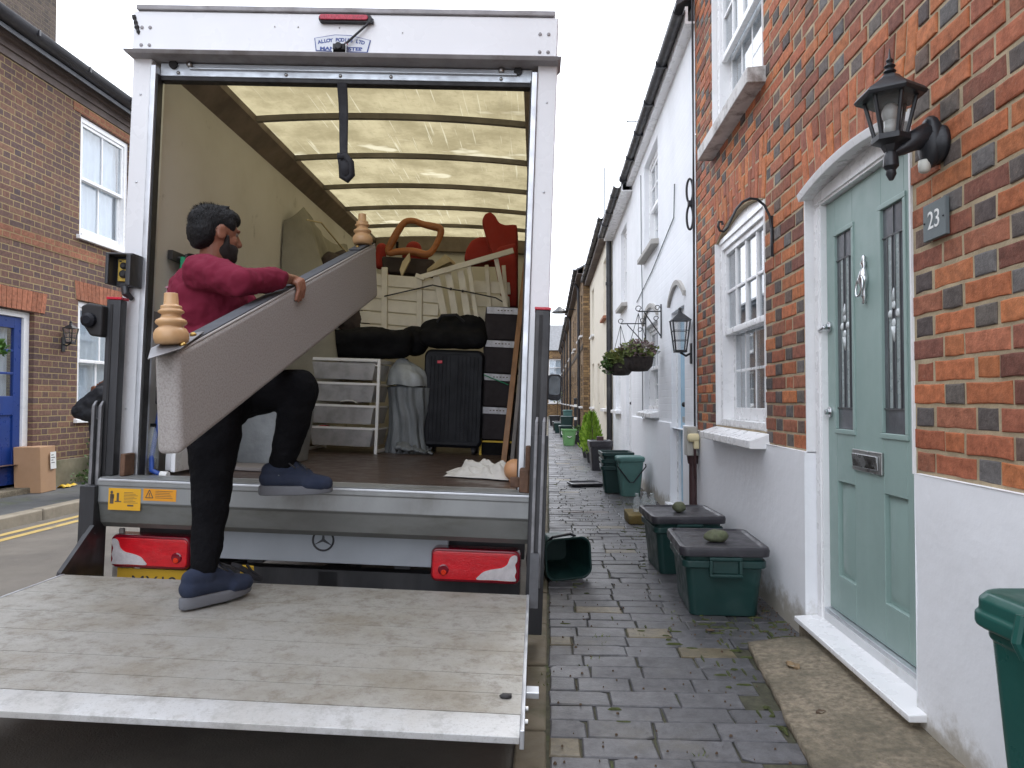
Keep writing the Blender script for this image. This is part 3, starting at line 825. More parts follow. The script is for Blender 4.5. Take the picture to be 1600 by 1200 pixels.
while zc < 5.05:
    x = .0 - (.1685 if row % 2 else 0) - .06 * (row % 2); hd = row % 2
    off = .0 if row % 2 == 0 else -.168
    x = off; kind = 0
    while x < LH - 1.2:
        wd = .225 if kind == 0 else .112
        a, b = x + .006, x + wd - .006
        zmin = zc + .0062; zmax = zc + Hc - .0062
        jj = rnd.uniform(-.004, .004); a2, b2 = a + jj, b + jj
        x += wd; kk = kind; kind = 1 - kind
        a2 = max(a2, 0.002)
        if b2 - a2 < .02: continue
        segs = [(a2, b2)]
        for o in OPEN:
            ns = []
            for (p, q) in segs:
                mid = (p + q) / 2
                zo0 = o[2] - (.07 if o is WIN else (.075 if o is WIN2 else 0))
                zt = o[3] + (o[4] if True else 0)
                in_op = zmax > zo0 and zmin < top_of(o, min(max(mid, o[0]), o[1]))
                sold = o is not WIN2 and zmax > o[3] - .005 and zmin < arch_top(o) - .01
                lo, hi = o[0] - .004, o[1] + .004
                if sold:
                    k = (zmin - o[3]) / (arch_top(o) - o[3]); lo -= .02 + .06 * max(k, 0); hi += .02 + .06 * max(k, 0)
                if (in_op and lo < q and hi > p) or (sold and lo < q and hi > p):
                    if p < lo - .02: ns.append((p, lo - .003))
                    if q > hi + .02: ns.append((hi + .003, q))
                else: ns.append((p, q))
            segs = ns
        for (p, q) in segs:
            if q - p < .018: continue
            c = jig(rnd.choice(RED)) if kk == 0 else jig(rnd.choice(GREY) if rnd.random() < .72 else rnd.choice(RED))
            z0_, z1_ = zmin + rnd.uniform(-.0015, .0015), zmax + rnd.uniform(-.0015, .0015)
            if q - p > .15 and rnd.random() < .0: pass
            brick([(p, z0_), (q, z0_), (q, z1_), (p, z1_)], c)
    zc += Hc; row += 1
for o in (DOOR, WIN):                              # rubbed brick arches
    n = int((o[1] - o[0] + .1) / .0735)
    for k in range(n):
        t0, t1 = (k + .06) / n, (k + .94) / n
        def P(t, h):
            xb = o[0] - .02 + (o[1] - o[0] + .04) * t; sk = (t - .5) * 2 * .06 * h
            zb_ = top_of(o, min(max(xb, o[0]), o[1])) + .007
            return (xb + sk, zb_ + (arch_top(o) - .004 - zb_) * h)
        cut = .36 if k % 2 else .64
        for h0, h1 in ((0, cut - .02), (cut + .02, 1.0)):
            brick([P(t0, h0), P(t1, h0), P(t1, h1), P(t0, h1)], jig(rnd.choice(RED[:7])))
bw = BV.build('wall', m_vbrick, h23, cols=BC, smooth=False)
# mortar bed behind the bricks, following the openings
mo = MB(); dx = .02; nx = int(LH / dx)
bp = sorted({round(k * .05, 4) for k in range(int(LH / .05) + 1)} | {round(o[0] + (o[1] - o[0]) * k / 16, 4) for o in OPEN for k in range(17)} | {LH})
for a, b in zip(bp, bp[1:]):
    mid = (a + b) / 2; iv = [(PZ - .02, HH, PZ - .02, HH)]
    cuts = sorted([(o[2], top_of(o, min(max(a, o[0]), o[1])), top_of(o, min(max(b, o[0]), o[1]))) for o in OPEN if o[0] < mid < o[1]])
    za = zb = PZ - .02
    for c0, ta, tb in cuts:
        if c0 > za: mo.poly([(a, .0042, za), (b, .0042, zb), (b, .0042, c0), (a, .0042, c0)])
        for xx, yy in (): pass
        mo.poly([(a, .0042, ta), (b, .0042, tb), (b, .14, tb), (a, .14, ta)])
        za, zb = ta, tb
    mo.poly([(a, .0042, za), (b, .0042, zb), (b, .0042, HH), (a, .0042, HH)])
mo.build('mortar', m_mortar, bw)
for o in OPEN:
    for xx, sg in ((o[0], -1), (o[1], 1)):
        rv = MB(); rv.poly([(xx, .0041, max(o[2], .9)), (xx, .0041, o[3]), (xx, .14, o[3]), (xx, .14, max(o[2], .9))])
        a, b = sorted((xx, xx + sg * .012)); rv.box(a, b, -.0045, .004, max(o[2], .9), o[3]); rv.build('reveal', m_render_white, h23)
# white base, slightly wavy and proud
pl = MB()
def base_run(x0, x1):
    nx = max(2, int((x1 - x0) / .06)); nz = 18
    pl.grid(lambda u, v: (x0 + (x1 - x0) * u, -.017 - .006 * noise.noise(((x0 + (x1 - x0) * u) * 2.2, v * 2.4, 3)) - .012 * max(0, .2 - v), -.06 + (PZ + .06) * v + (.006 * noise.noise((u * 9, 1, 1)) if v == 1 else 0)), nx, nz)
    k = len(pl.v); pl.poly([(x0, -.019, PZ), (x1, -.019, PZ), (x1, .01, PZ), (x0, .01, PZ)])
    for xx in (x0, x1): pl.poly([(xx, -.02, -.06), (xx, -.018, PZ), (xx, .145, PZ), (xx, .145, -.06)])
base_run(-.0, DOOR[0] + .0)
BASE2 = pl; pl = MB(); base_run(DOOR[1] + .04, LH)
def base_mat():
    m, g, b, P = newmat('white_base_paint')
    sp = g.n('ShaderNodeSeparateXYZ'); g.put(sp.inputs[0], P)
    n1 = g.noise(P, 2.2, 7, .65); n2 = g.noise(P, 9, 7, .7)
    c = g.mix(g.ramp(n1, .5, .8, 0, .45), (.84, .85, .87), (.74, .74, .75))
    low = g.m('ADD', sp.outputs[2], g.m('MULTIPLY', n2, -.34))
    c = g.mix(g.ramp(low, -.12, .02, .85, 0), c, (.33, .29, .22))                # splashed, flaking foot of the wall
    c = g.mix(g.m('MULTIPLY', g.ramp(n2, .63, .70, 0, .8), g.ramp(sp.outputs[2], .12, .30, 1, 0)), c, (.30, .17, .12))
    g.put(b.inputs['Base Color'], c); b.inputs['Roughness'].default_value = .7
    bn = g.n('ShaderNodeBump'); bn.inputs['Strength'].default_value = .5; bn.inputs['Distance'].default_value = .006
    g.put(bn.inputs['Height'], g.m('ADD', g.noise(P, 15, 4, .5), g.m('MULTIPLY', n1, .7))); g.put(b.inputs['Normal'], bn.outputs[0])
    return m
m_base = base_mat()
pl.build('base', m_base, h23); BASE2.build('base', m_base, h23)
shell(h23, LH, HH, 6.5, m_brick_yellow)
roof(h23, LH, HH, 6.5)
gutter(h23, LH, HH)
sash_window(h23, WIN[0], WIN[1], WIN[2], WIN[3], cols=4, rows_top=2, rows_bot=2, cols_bot=4, recess=.032, arch=.098, curtain=m_curtain_grey, sill_out=.11, sill_h=.10, sill_tilt=.05, fw=.06, lower_back=.05, meet=.49)
sash_window(h23, WIN2[0], WIN2[1], WIN2[2], WIN2[3], cols=4, rows_top=2, rows_bot=2, cols_bot=4, recess=.032, curtain=m_curtain_grey, sill_mat=m_sill_under, sill_out=.11, sill_h=.10, sill_tilt=.01, fw=.07, meet=.52, lower_back=.05)
# the door set
def front_door():
    x0, x1, z0, zs, rise = DOOR; fy = .04; fw = .075; fm = MB()
    zt = zs - .005; x0 += .0015; x1 -= .0015
    for a in (x0, x1 - fw):
        fm.box(a, a + fw, fy, fy + .09, z0 + .02, zt - fw)
        fm.box(a + .012, a + fw - .012, fy - .008, fy + .02, z0 + .02, zt - fw - .012)
    fm.box(x0, x1, fy, fy + .09, zt - fw, zt)
    fm.box(x0 + .012, x1 - .012, fy - .008, fy + .02, zt - fw + .012, zt - .012)
    n = 14
    arc = [(x1 - (x1 - x0) * k / n, 0, zs + rise * (1 - (2 * k / n - 1) ** 2)) for k in range(n + 1)]
    fm.prism([(x0, fy + .01, zt)] + [(x1, fy + .01, zt)] + [(p[0], fy + .01, p[2]) for p in arc], (0, .07, 0))
    # curved hood mould
    for k in range(n):
        p, q = arc[k], arc[k + 1]
        fm.hexa([(q[0], -.035, q[2] - .045), (p[0], -.035, p[2] - .045), (p[0], fy + .02, p[2] - .03), (q[0], fy + .02, q[2] - .03)],
                [(q[0], -.045, q[2] - .012), (p[0], -.045, p[2] - .012), (p[0], fy + .02, p[2] + .004), (q[0], fy + .02, q[2] + .004)])
    d = MB(); a, b = x0 + fw + .004, x1 - fw - .004; zb, ztop = z0 + .085, zt - fw - .004; dy = fy + .028
    frm = fm.build('door_frame', m_gloss_white, h23, bevel=.004)
    W = b - a
    # leaf: stiles and rails around two long lights and two short panels
    gl = [(a + .10, a + .10 + .185), (b - .10 - .185, b - .10)]
    gz = (1.02, ztop - .17); pz = (zb + .17, zb + .60)
    cuts = sorted({a, b, *gl[0], *gl[1]}); zcuts = [zb, pz[0], pz[1], gz[0], gz[1], ztop]
    for p, q in zip(cuts, cuts[1:]):
        ispan = any(abs(p - g_[0]) < 1e-6 for g_ in gl)
        if not ispan: d.box(p, q, dy, dy + .045, zb, ztop)
        else:
            d.box(p, q, dy, dy + .045, zb, pz[0]); d.box(p, q, dy, dy + .045, pz[1], gz[0]); d.box(p, q, dy, dy + .045, gz[1], ztop)
    for g_ in gl:
        # sunk panel with a raised field
        d.hexa([(g_[0], dy + .019, pz[0]), (g_[1], dy + .019, pz[0]), (g_[1], dy + .04, pz[0]), (g_[0], dy + .04, pz[0])], [(g_[0], dy + .019, pz[1]), (g_[1], dy + .019, pz[1]), (g_[1], dy + .04, pz[1]), (g_[0], dy + .04, pz[1])])
        i1, i2 = .012, .058
        r0 = [(g_[0] + i1, dy + .0189, pz[0] + i1), (g_[1] - i1, dy + .0189, pz[0] + i1), (g_[1] - i1, dy + .0189, pz[1] - i1), (g_[0] + i1, dy + .0189, pz[1] - i1)]
        r1 = [(g_[0] + i2, dy + .001, pz[0] + i2), (g_[1] - i2, dy + .001, pz[0] + i2), (g_[1] - i2, dy + .001, pz[1] - i2), (g_[0] + i2, dy + .001, pz[1] - i2)]
        d.loft([r0, r1], cap0=False)
        # glazing bead
        for (u0, u1, w0, w1) in ((g_[0] - .018, g_[1] + .018, gz[0] - .018, gz[0] + .004), (g_[0] - .018, g_[1] + .018, gz[1] - .004, gz[1] + .018), (g_[0] - .018, g_[0] + .004, gz[0] + .004, gz[1] - .004), (g_[1] - .004, g_[1] + .018, gz[0] + .004, gz[1] - .004)):
            d.box(u0, u1, dy - .006, dy + .02, w0, w1)
    leaf = d.build('door', m_green_door, h23, bevel=.003)
    # leaded lights
    for g_ in gl:
        w = g_[1] - g_[0]
        p = MB(); p.box(g_[0], g_[1], dy + .007, dy + .014, *gz); pn = p.build('glass_panel', m_leaded_dark, leaf)
        q = MB(); c0 = (g_[0] + g_[1]) / 2
        for off in (-.028, .028): q.box(c0 + off - .016, c0 + off + .016, dy + .0045, dy + .0068, gz[0] + .1, gz[1] - .12)
        q.build('pale_glass', m_leaded_pale, leaf)
        l = MB()
        for xx in (-.048, -.012, .012, .048): l.box(c0 + xx - .003, c0 + xx + .003, dy + .002, dy + .0068, gz[0] + .1, gz[1] - .12)
        for zz in (gz[0] + .1, gz[1] - .12): l.box(g_[0], g_[1], dy + .002, dy + .0068, zz - .003, zz + .003)
        l.box(c0 - .003, c0 + .003, dy + .002, dy + .0068, gz[1] - .12, gz[1]);
        l.build('lead_strip', m_lead_strip, leaf)
        b_ = MB(); zc_ = (gz[0] + gz[1]) / 2 + .02
        for ox, oz in ((0, .035), (.03, 0), (-.03, 0), (0, -.035)): b_.sphere((c0 + ox, dy + .004, zc_ + oz), (.015, .008, .018), 8, 6)
        b_.tube([(c0, dy + .003, zc_ - .05), (c0, dy + .003, zc_ - .11)], [.012, .002], 6); b_.tube([(c0, dy + .003, zc_ + .05), (c0, dy + .003, zc_ + .1)], [.010, .002], 6)
        b_.build('glass_bevel', m_bevel_glass, leaf, smooth=True)
    lb = MB(); xm = (a + b) / 2; lz = .90
    lb.box(xm - .135, xm + .135, dy - .012, dy + .002, lz - .045, lz + .045)
    box_ = lb.build('letterbox', m_dull_chrome, leaf, bevel=.004)
    lf = MB(); lf.hexa([(xm - .115, dy - .017, lz - .028), (xm + .115, dy - .017, lz - .028), (xm + .115, dy - .0125, lz - .028), (xm - .115, dy - .0125, lz - .028)], [(xm - .115, dy - .023, lz + .028), (xm + .115, dy - .023, lz + .028), (xm + .115, dy - .0125, lz + .028), (xm - .115, dy - .0125, lz + .028)])
    lf.build('flap', m_chrome, box_, bevel=.003)
    k = MB(); kz = 1.66
    k.lathe([(0, -.105), (.010, -.10), (.006, -.085), (.014, -.07), (.008, -.05), (.020, -.02), (.026, .0), (.018, .03), (.008, .05), (.014, .068), (.006, .082), (.009, .095), (0, .105)], (xm, dy - .010, kz), (0, 0, 1), 12)
    k.tube([(xm + .030 * math.sin(t), dy - .024 - .012 * (1 - math.cos(t)) / 2, kz - .030 + .042 * math.cos(t)) for t in [2 * PI * j / 20 for j in range(20)]], .005, 8, closed=True)
    k.build('knocker', m_chrome, leaf, smooth=True)
    for zz in (1.50, 1.10):
        h = MB(); h.cyl((a + .035, dy + .002, zz), (a + .035, dy - .012, zz), .026, n=16); h.cyl((a + .035, dy - .012, zz), (a + .035, dy - .03, zz), .013, n=10)
        if zz > 1.3: h.tube([(a + .035, dy - .028, 1.50), (a + .01, dy - .036, 1.49), (a - .02, dy - .036, 1.485)], [.008, .007, .005], 8)
        h.build('lock', m_chrome, leaf, bevel=.002)
    s = MB()
    s.hexa([(x0 - .0, -.075, z0 - .01), (x1 + .10, -.075, z0 - .01), (x1 + .10, fy + .01, z0 - .01), (x0 - .0, fy + .01, z0 - .01)], [(x0 - .0, -.075, z0 + .014), (x1 + .10, -.075, z0 + .014), (x1 + .10, fy + .01, z0 + .024), (x0 - .0, fy + .01, z0 + .024)])
    s.build('door_sill', m_gloss_white, frm, bevel=.004)
    t = MB(); t.box(x0 + fw, x1 - fw, fy + .0, fy + .06, z0 + .022, z0 + .062)
    t.build('weather_bar', m_upvc, frm, bevel=.004)
    t = MB(); t.box(x0 + fw, x1 - fw, fy + .002, fy + .07, z0 + .0625, z0 + .081); t.build('threshold', m_alu, frm, bevel=.003)
    st = MB(); st.box(x0 - .01, x1 + .06, -.05, .1, -.06, z0 - .012); st.build('step', m_concrete, frm, bevel=.006)
m_leaded_dark = mat('dark_leaded_glass', (.095, .10, .11), .14, var=.5, vs_=4, bump=.25, bs=45, spec=.7)
m_leaded_pale = mat('frosted_pale_glass', (.29, .34, .335), .28, var=.15, vs_=14, bump=.2, bs=70)
m_lead_strip = mat('lead_came', (.13, .135, .14), .4, metal=.6)
m_bevel_glass = mat('bevelled_clear_glass', (.62, .66, .66), .06, var=.2, vs_=40, spec=.9)
m_upvc = mat('grey_white_upvc', (.66, .67, .68), .4, var=.05, dirt=(.45, .44, .42), dsc=5)
front_door()
# ------------------------------------------------------------------ white cottage with the pale blue door
def lamp_lantern(name, label, loc, rotz, h=.30, w=.15, m_=None, hang=False):
    t = thing(name, label, 'lantern', loc, rotz); return t

hA = thing('white_cottage', 'white painted brick cottage with a pale blue door, next to the red brick house', 'house', **FR_R(10.7))
LA, HA = 4.6, 4.62
oA = [(3.35, 4.05, .12, 2.05), (1.30, 2.45, 1.05, 2.10), (1.35, 2.50, 3.02, 4.22)]
mb = MB(); wall_grid(mb, 0, LA - .002, .88, HA, oA[1:] + [(oA[0][0], oA[0][1], .88, oA[0][3])], 0.0, .14); mb.build('wall', m_white_brick, hA)
mb = MB()
for a, b in ((0, oA[0][0] - .001), (oA[0][1] + .001, LA - .03)): mb = MB(); mb.box(a, b, -.022, .145, -.1, .93); mb.build('base', m_base, hA, bevel=.006)
shell(hA, LA, HA, 6.5, m_brick_yellow); roof(hA, LA, HA, 6.5); gutter(hA, LA, HA - .1, m_f=m_gloss_white, fh=.13, over=.12)
sash_window(hA, *oA[1], cols=3, rows_top=2, rows_bot=2, recess=.06, curtain=m_curtain_grey, sill_out=.1, sill_h=.09, sill_tilt=.04)
sash_window(hA, *oA[2], cols=3, rows_top=2, rows_bot=2, recess=.06, curtain=m_curtain, sill_mat=m_stone_sill, sill_out=.09)
def arch_trim(parent, x0, x1, z, rise, m_, w=.05, name='arch_moulding', y=-.03):
    mb = MB(); n = 14
    for k in range(n):
        t0, t1 = k / n, (k + 1) / n; f = lambda t: z + rise * (1 - (2 * t - 1) ** 2); g = lambda t: x0 + (x1 - x0) * t
        mb.hexa([(g(t0), y, f(t0)), (g(t1), y, f(t1)), (g(t1), .01, f(t1)), (g(t0), .01, f(t0))], [(g(t0), y, f(t0) + w), (g(t1), y, f(t1) + w), (g(t1), .01, f(t1) + w), (g(t0), .01, f(t0) + w)])
    return mb.build(name, m_, parent)
arch_trim(hA, oA[0][0] - .08, oA[0][1] + .08, 2.12, .16, m_stone_sill); arch_trim(hA, oA[1][0] - .05, oA[1][1] + .05, 2.14, .16, m_stone_sill)
def plain_door(parent, x0, x1, z0, z1, m_, panels=True, fy=.05, step=True):
    f = MB(); fw = .07; x0 += .0015; x1 -= .0015; z1 -= .0015
    f.box(x0, x0 + fw, fy, fy + .08, z0, z1); f.box(x1 - fw, x1, fy, fy + .08, z0, z1); f.box(x0 + fw, x1 - fw, fy, fy + .08, z1 - fw, z1)
    fr = f.build('door_frame', m_gloss_white, parent, bevel=.004)
    d = MB(); a, b = x0 + fw, x1 - fw; d.box(a, b, fy + .03, fy + .07, z0 + .03, z1 - fw)
    if panels:
        for p, q in ((a + .08, (a + b) / 2 - .03), ((a + b) / 2 + .03, b - .08)):
            for zz in ((z0 + .2, z0 + .75), (z0 + .95, z1 - .25)): d.loft([[(p, fy + .0299, zz[0]), (q, fy + .0299, zz[0]), (q, fy + .0299, zz[1]), (p, fy + .0299, zz[1])], [(p + .03, fy + .022, zz[0] + .03), (q - .03, fy + .022, zz[0] + .03), (q - .03, fy + .022, zz[1] - .03), (p + .03, fy + .022, zz[1] - .03)]], cap0=False)
    lf = d.build('door', m_, parent, bevel=.003)
    k = MB(); k.box((a + b) / 2 - .11, (a + b) / 2 + .11, fy + .012, fy + .03, z0 + .82, z0 + .88); k.build('letterbox', m_dull_chrome, lf, bevel=.003)
    k = MB(); k.cyl((b - .06, fy + .03, z0 + 1.0), (b - .06, fy - .02, z0 + 1.0), .014); k.sphere((b - .06, fy - .03, z0 + 1.0), .026); k.build('handle', m_black_iron, lf, smooth=True)
    if step:
        s = MB(); s.box(x0 - .05, x1 + .05, -.07, fy + .08, -.08, z0); s.build('door_sill', m_gloss_white, fr, bevel=.006)
    return lf
plain_door(hA, *oA[0], m_blue_pale)
# black wall lantern beside the blue door
def box_lantern(label, loc, rotz, h=.26, w=.075):
    """four-sided lantern standing off the wall: local y into the wall"""
    t = thing('wall_lantern', label, 'lantern', loc, rotz)
    c = -.10
    fr = MB(); zt, zb = h / 2, -h / 2; wt, wb = w, w * .62
    for sx in (-1, 1):
        for sy in (-1, 1): fr.tube([(sx * wb, c + sy * wb, zb), (sx * wt, c + sy * wt, zt)], .007, 6)
    for k in (.33, .66):
        w_ = wb + (wt - wb) * k; z = zb + h * k
        for s_ in (-1, 1):
            fr.tube([(-w_, c + s_ * w_, z), (w_, c + s_ * w_, z)], .003, 4); fr.tube([(s_ * w_, c - w_, z), (s_ * w_, c + w_, z)], .003, 4)
    fr.hexa([(-wt * 1.15, c - wt * 1.15, zt), (wt * 1.15, c - wt * 1.15, zt), (wt * 1.15, c + wt * 1.15, zt), (-wt * 1.15, c + wt * 1.15, zt)], [(-.02, c - .02, zt + h * .26), (.02, c - .02, zt + h * .26), (.02, c + .02, zt + h * .26), (-.02, c + .02, zt + h * .26)])
    fr.box(-wb * 1.1, wb * 1.1, c - wb * 1.1, c + wb * 1.1, zb - .02, zb); fr.lathe([(.02, 0), (.012, .03), (.018, .04), (0, .055)], (0, c, zt + h * .26), n=10)
    fr.tube([(0, 0, zb - .02), (0, -.05, zb - .05), (0, c, zb - .02)], .01, 8); fr.box(-.03, .03, -.012, -.001, zb - .12, zb + .06)
    fr.build('lantern_frame', m_black_iron, t, bevel=.002)
    g_ = MB(); e = .93; g_.hexa([(-wb * e, c - wb * e, zb), (wb * e, c - wb * e, zb), (wb * e, c + wb * e, zb), (-wb * e, c + wb * e, zb)], [(-wt * e, c - wt * e, zt), (wt * e, c - wt * e, zt), (wt * e, c + wt * e, zt), (-wt * e, c + wt * e, zt)])
    g_.build('lantern_glass', m_lamp_glass, t)
    return t
box_lantern('black tapered lantern with leaded panes in front of the pale blue door', (WX, 6.32, 1.73), -PI / 2)

# next white cottage
hB = thing('white_cottage', 'narrow white painted cottage beyond the hanging baskets, with a white panelled door', 'house', **FR_R(14.0))
LB_, HB = 3.3, 4.48
oB = [(2.35, 3.05, .12, 2.05), (.55, 1.45, 1.0, 2.1), (1.6, 2.5, 2.75, 4.05)]
mb = MB(); wall_grid(mb, 0, LB_ - .002, -.1, HB, oB, 0.004, .14); mb.build('wall', m_white_brick, hB)
shell(hB, LB_, HB, 6.5, m_render_cream); roof(hB, LB_, HB, 6.5); gutter(hB, LB_, HB - .05, over=.2, r=.06, m_f=m_gloss_white, fh=.12)
plain_door(hB, *oB[0], m_gloss_white)
sash_window(hB, *oB[1], cols=2, recess=.06); sash_window(hB, *oB[2], cols=2, rows_top=2, rows_bot=2, recess=.06, sill_mat=m_stone_sill)
# cream cottage
hC = thing('cream_cottage', 'cream rendered cottage with a black drainpipe at its near end', 'house', **FR_R(21.5))
LC, HC = 7.5, 4.82
oC = [(5.35, 6.15, 1.0, 2.2), (3.2, 3.95, .1, 2.1), (5.3, 6.2, 3.0, 4.3), (1.0, 1.9, 1.0, 2.2), (1.0, 1.9, 3.0, 4.3)]
mb = MB(); wall_grid(mb, 0, LC - .002, -.1, HC, oC, -.006, .14); mb.build('wall', m_render_cream, hC)
shell(hC, LC, HC, 6.5, m_render_cream); roof(hC, LC, HC, 6.5); gutter(hC, LC, HC, over=.2, r=.06)
pipe(hC, LC - .12, .0, HC - .4, .055)
for o in (oC[0], oC[2], oC[3], oC[4]): sash_window(hC, *o, cols=2, recess=.05, sill_mat=m_terracotta if o is oC[2] else None)
plain_door(hC, *oC[1], m_gloss_white)
# yellow stock brick terrace standing a little forward
DX = 1.05
for i in range(6):
    yf = 21.5 + 5.6 * (i + 1); L = 5.6
    hD = thing('brick_terrace_house', ['yellow stock brick house with a black drainpipe, standing forward next to the cream cottage', 'second yellow brick terrace house along, before the street narrows', 'third yellow brick terrace house far down the street', 'fourth yellow brick terrace house far down the street', 'fifth yellow brick terrace house near the end of the street', 'last yellow brick terrace house at the end of the street'][i], 'house', (DX, yf, 0), -PI / 2, 'yellow brick terrace down the street')
    HD = 5.2 - (.0 if i < 2 else .1)
    oD = [(L - 1.35, L - .55, 1.0, 2.3), (L - 3.0, L - 2.2, .1, 2.15), (L - 1.35, L - .55, 3.2, 4.5), (L - 3.1, L - 2.25, 3.2, 4.5), (L - 4.9, L - 4.0, 1.0, 2.3)]
    mb = MB(); wall_grid(mb, 0, L - .002, -.1, HD, oD, 0, .14)
    mb.poly([(L - .002, 0, -.1), (L - .002, .35, -.1), (L - .002, .35, HD), (L - .002, 0, HD)])
    mb.build('wall', m_brick_yellow, hD)
    shell(hD, L, HD, 6, m_brick_yellow); roof(hD, L, HD, 6, over=.22); gutter(hD, L, HD - .02, over=.22, r=.06)
    for o in oD:
        if o is oD[1]: plain_door(hD, *o, rnd.choice([m_gloss_white, m_blue_door, m_green_door]))
        else:
            sash_window(hD, *o, cols=2, recess=.06)
    pipe(hD, .3 if i else L - 1.9, 0, HD - .4, .045)
    bn = MB(); bn.box(0, L - .003, -.02, .01, 2.75, 2.9); bn.build('string_course', m_brick_dark, hD)
hE = thing('end_building', 'brown brick building closing the far end of the street', 'house', (4, 58, -.2), 0)
mb = MB(); wall_grid(mb, -11, 0, 0, 5.6, [(-6.4, -5.3, 1.2, 2.6), (-4.0, -2.9, 1.2, 2.6), (-6.4, -5.3, 3.4, 4.8), (-4.0, -2.9, 3.4, 4.8), (-2.3, -1.2, 3.4, 4.8)], 0, .1); mb.build('wall', m_brick_yellow, hE)
mb = MB(); mb.prism([(-11.2, -.2, 5.5), (-11.2, 4, 8), (-11.2, 8, 5.5)], (11.6, 0, 0)); mb.build('roof', m_lead, hE)
for a in (-6.4, -4.0): sash_window(hE, a, a + 1.1, 1.2, 2.6); sash_window(hE, a, a + 1.1, 3.4, 4.8)
sash_window(hE, -2.3, -1.2, 3.4, 4.8)

# ------------------------------------------------------------------ left side of the street
def frL(y): return dict(loc=(-6.1, y, 0), rotz=PI / 2)     # local x runs away from the camera, y into the wall
hL = thing('brick_house', 'brown brick house with orange brick bands and a royal blue door, across the road', 'house', **frL(4.0))
LL, HL = 12.0, 5.30
oL = [(3.05, 4.12, .16, 2.20), (4.90, 5.98, .93, 2.46), (4.90, 5.98, 3.32, 4.90), (.6, 1.7, .93, 2.46), (.6, 1.7, 3.32, 4.9), (8.3, 9.4, .93, 2.46), (8.3, 9.4, 3.32, 4.9), (1.9, 2.6, .16, 2.2)][:7]
mb = MB(); wall_grid(mb, 0, LL, .42, HL, [(o[0], o[1], max(o[2], .42), o[3]) for o in oL], 0, .13); mb.build('wall', m_brick_left, hL)
mb = MB()
for a, b in ((0, oL[0][0]), (oL[0][1], LL)): mb.box(a, b, -.015, .02, -.2, .42)
mb.build('base', mat('mossy_render_base', (.20, .175, .115), .9, var=.2, bump=.4, bs=30, dirt=(.10, .115, .05), dsc=3, dlo=.45, dhi=.7), hL, bevel=.006)
mb = MB(); mb.box(0, LL, -.006, .01, 2.99, 3.145); mb.build('brick_band', m_brick_orange, hL)
mb = MB()
for k in range(32):
    if k in (17, 18): continue
mb.box(4.75, 6.12, -.008, .01, 4.91, 5.03)
mb.build('brick_band', m_brick_orange, hL)
mb = MB(); mb.box(0, LL, -.02, .01, 5.035, 5.12); mb.box(0, LL, -.045, .01, 5.12, 5.2); mb.build('corbel', m_soffit, hL)
def flat_arch(parent, x0, x1, z, h=.235):
    mb = MB(); n = int((x1 - x0) / .075); cc = []
    for k in range(n):
        t0, t1 = (k + .05) / n, (k + .95) / n; f = lambda t, s: x0 - .04 * s + (x1 - x0 + .08 * s) * t
        n0 = len(mb.v)
        mb.hexa([(f(t0, 0), -.012 + rnd.uniform(-.003, .003), z), (f(t1, 0), -.012, z), (f(t1, 0), .02, z), (f(t0, 0), .02, z)], [(f(t0, 1), -.012, z + h), (f(t1, 1), -.012, z + h), (f(t1, 1), .02, z + h), (f(t0, 1), .02, z + h)])
        cc.extend([(*jig((.31, .12, .068)), 1)] * (len(mb.v) - n0))
    a = mb.build('lintel', m_vbrick, parent, cols=cc)
    q = MB(); q.hexa([(x0, -.006, z), (x1, -.006, z), (x1, .01, z), (x0, .01, z)], [(x0 - .04, -.006, z + h), (x1 + .04, -.006, z + h), (x1 + .04, .01, z + h), (x0 - .04, .01, z + h)]); q.build('mortar', m_mortar, a)
flat_arch(hL, oL[0][0] - .16, oL[0][1] + .16, 2.21, .24)
for o in (oL[1], oL[3], oL[5]): flat_arch(hL, o[0] - .05, o[1] + .05, 2.47, .24)
shell(hL, LL, HL, 6.5, m_brick_left); roof(hL, LL, HL, 6.5, over=.2); gutter(hL, LL, HL + .09, over=.14, r=.105, fh=.19, y=-.22)
for o in oL[1:]: sash_window(hL, *o, cols=2, recess=.03, curtain=m_curtain, sill_mat=m_gloss_white, sill_out=.05, sill_h=.06, fw=.07)
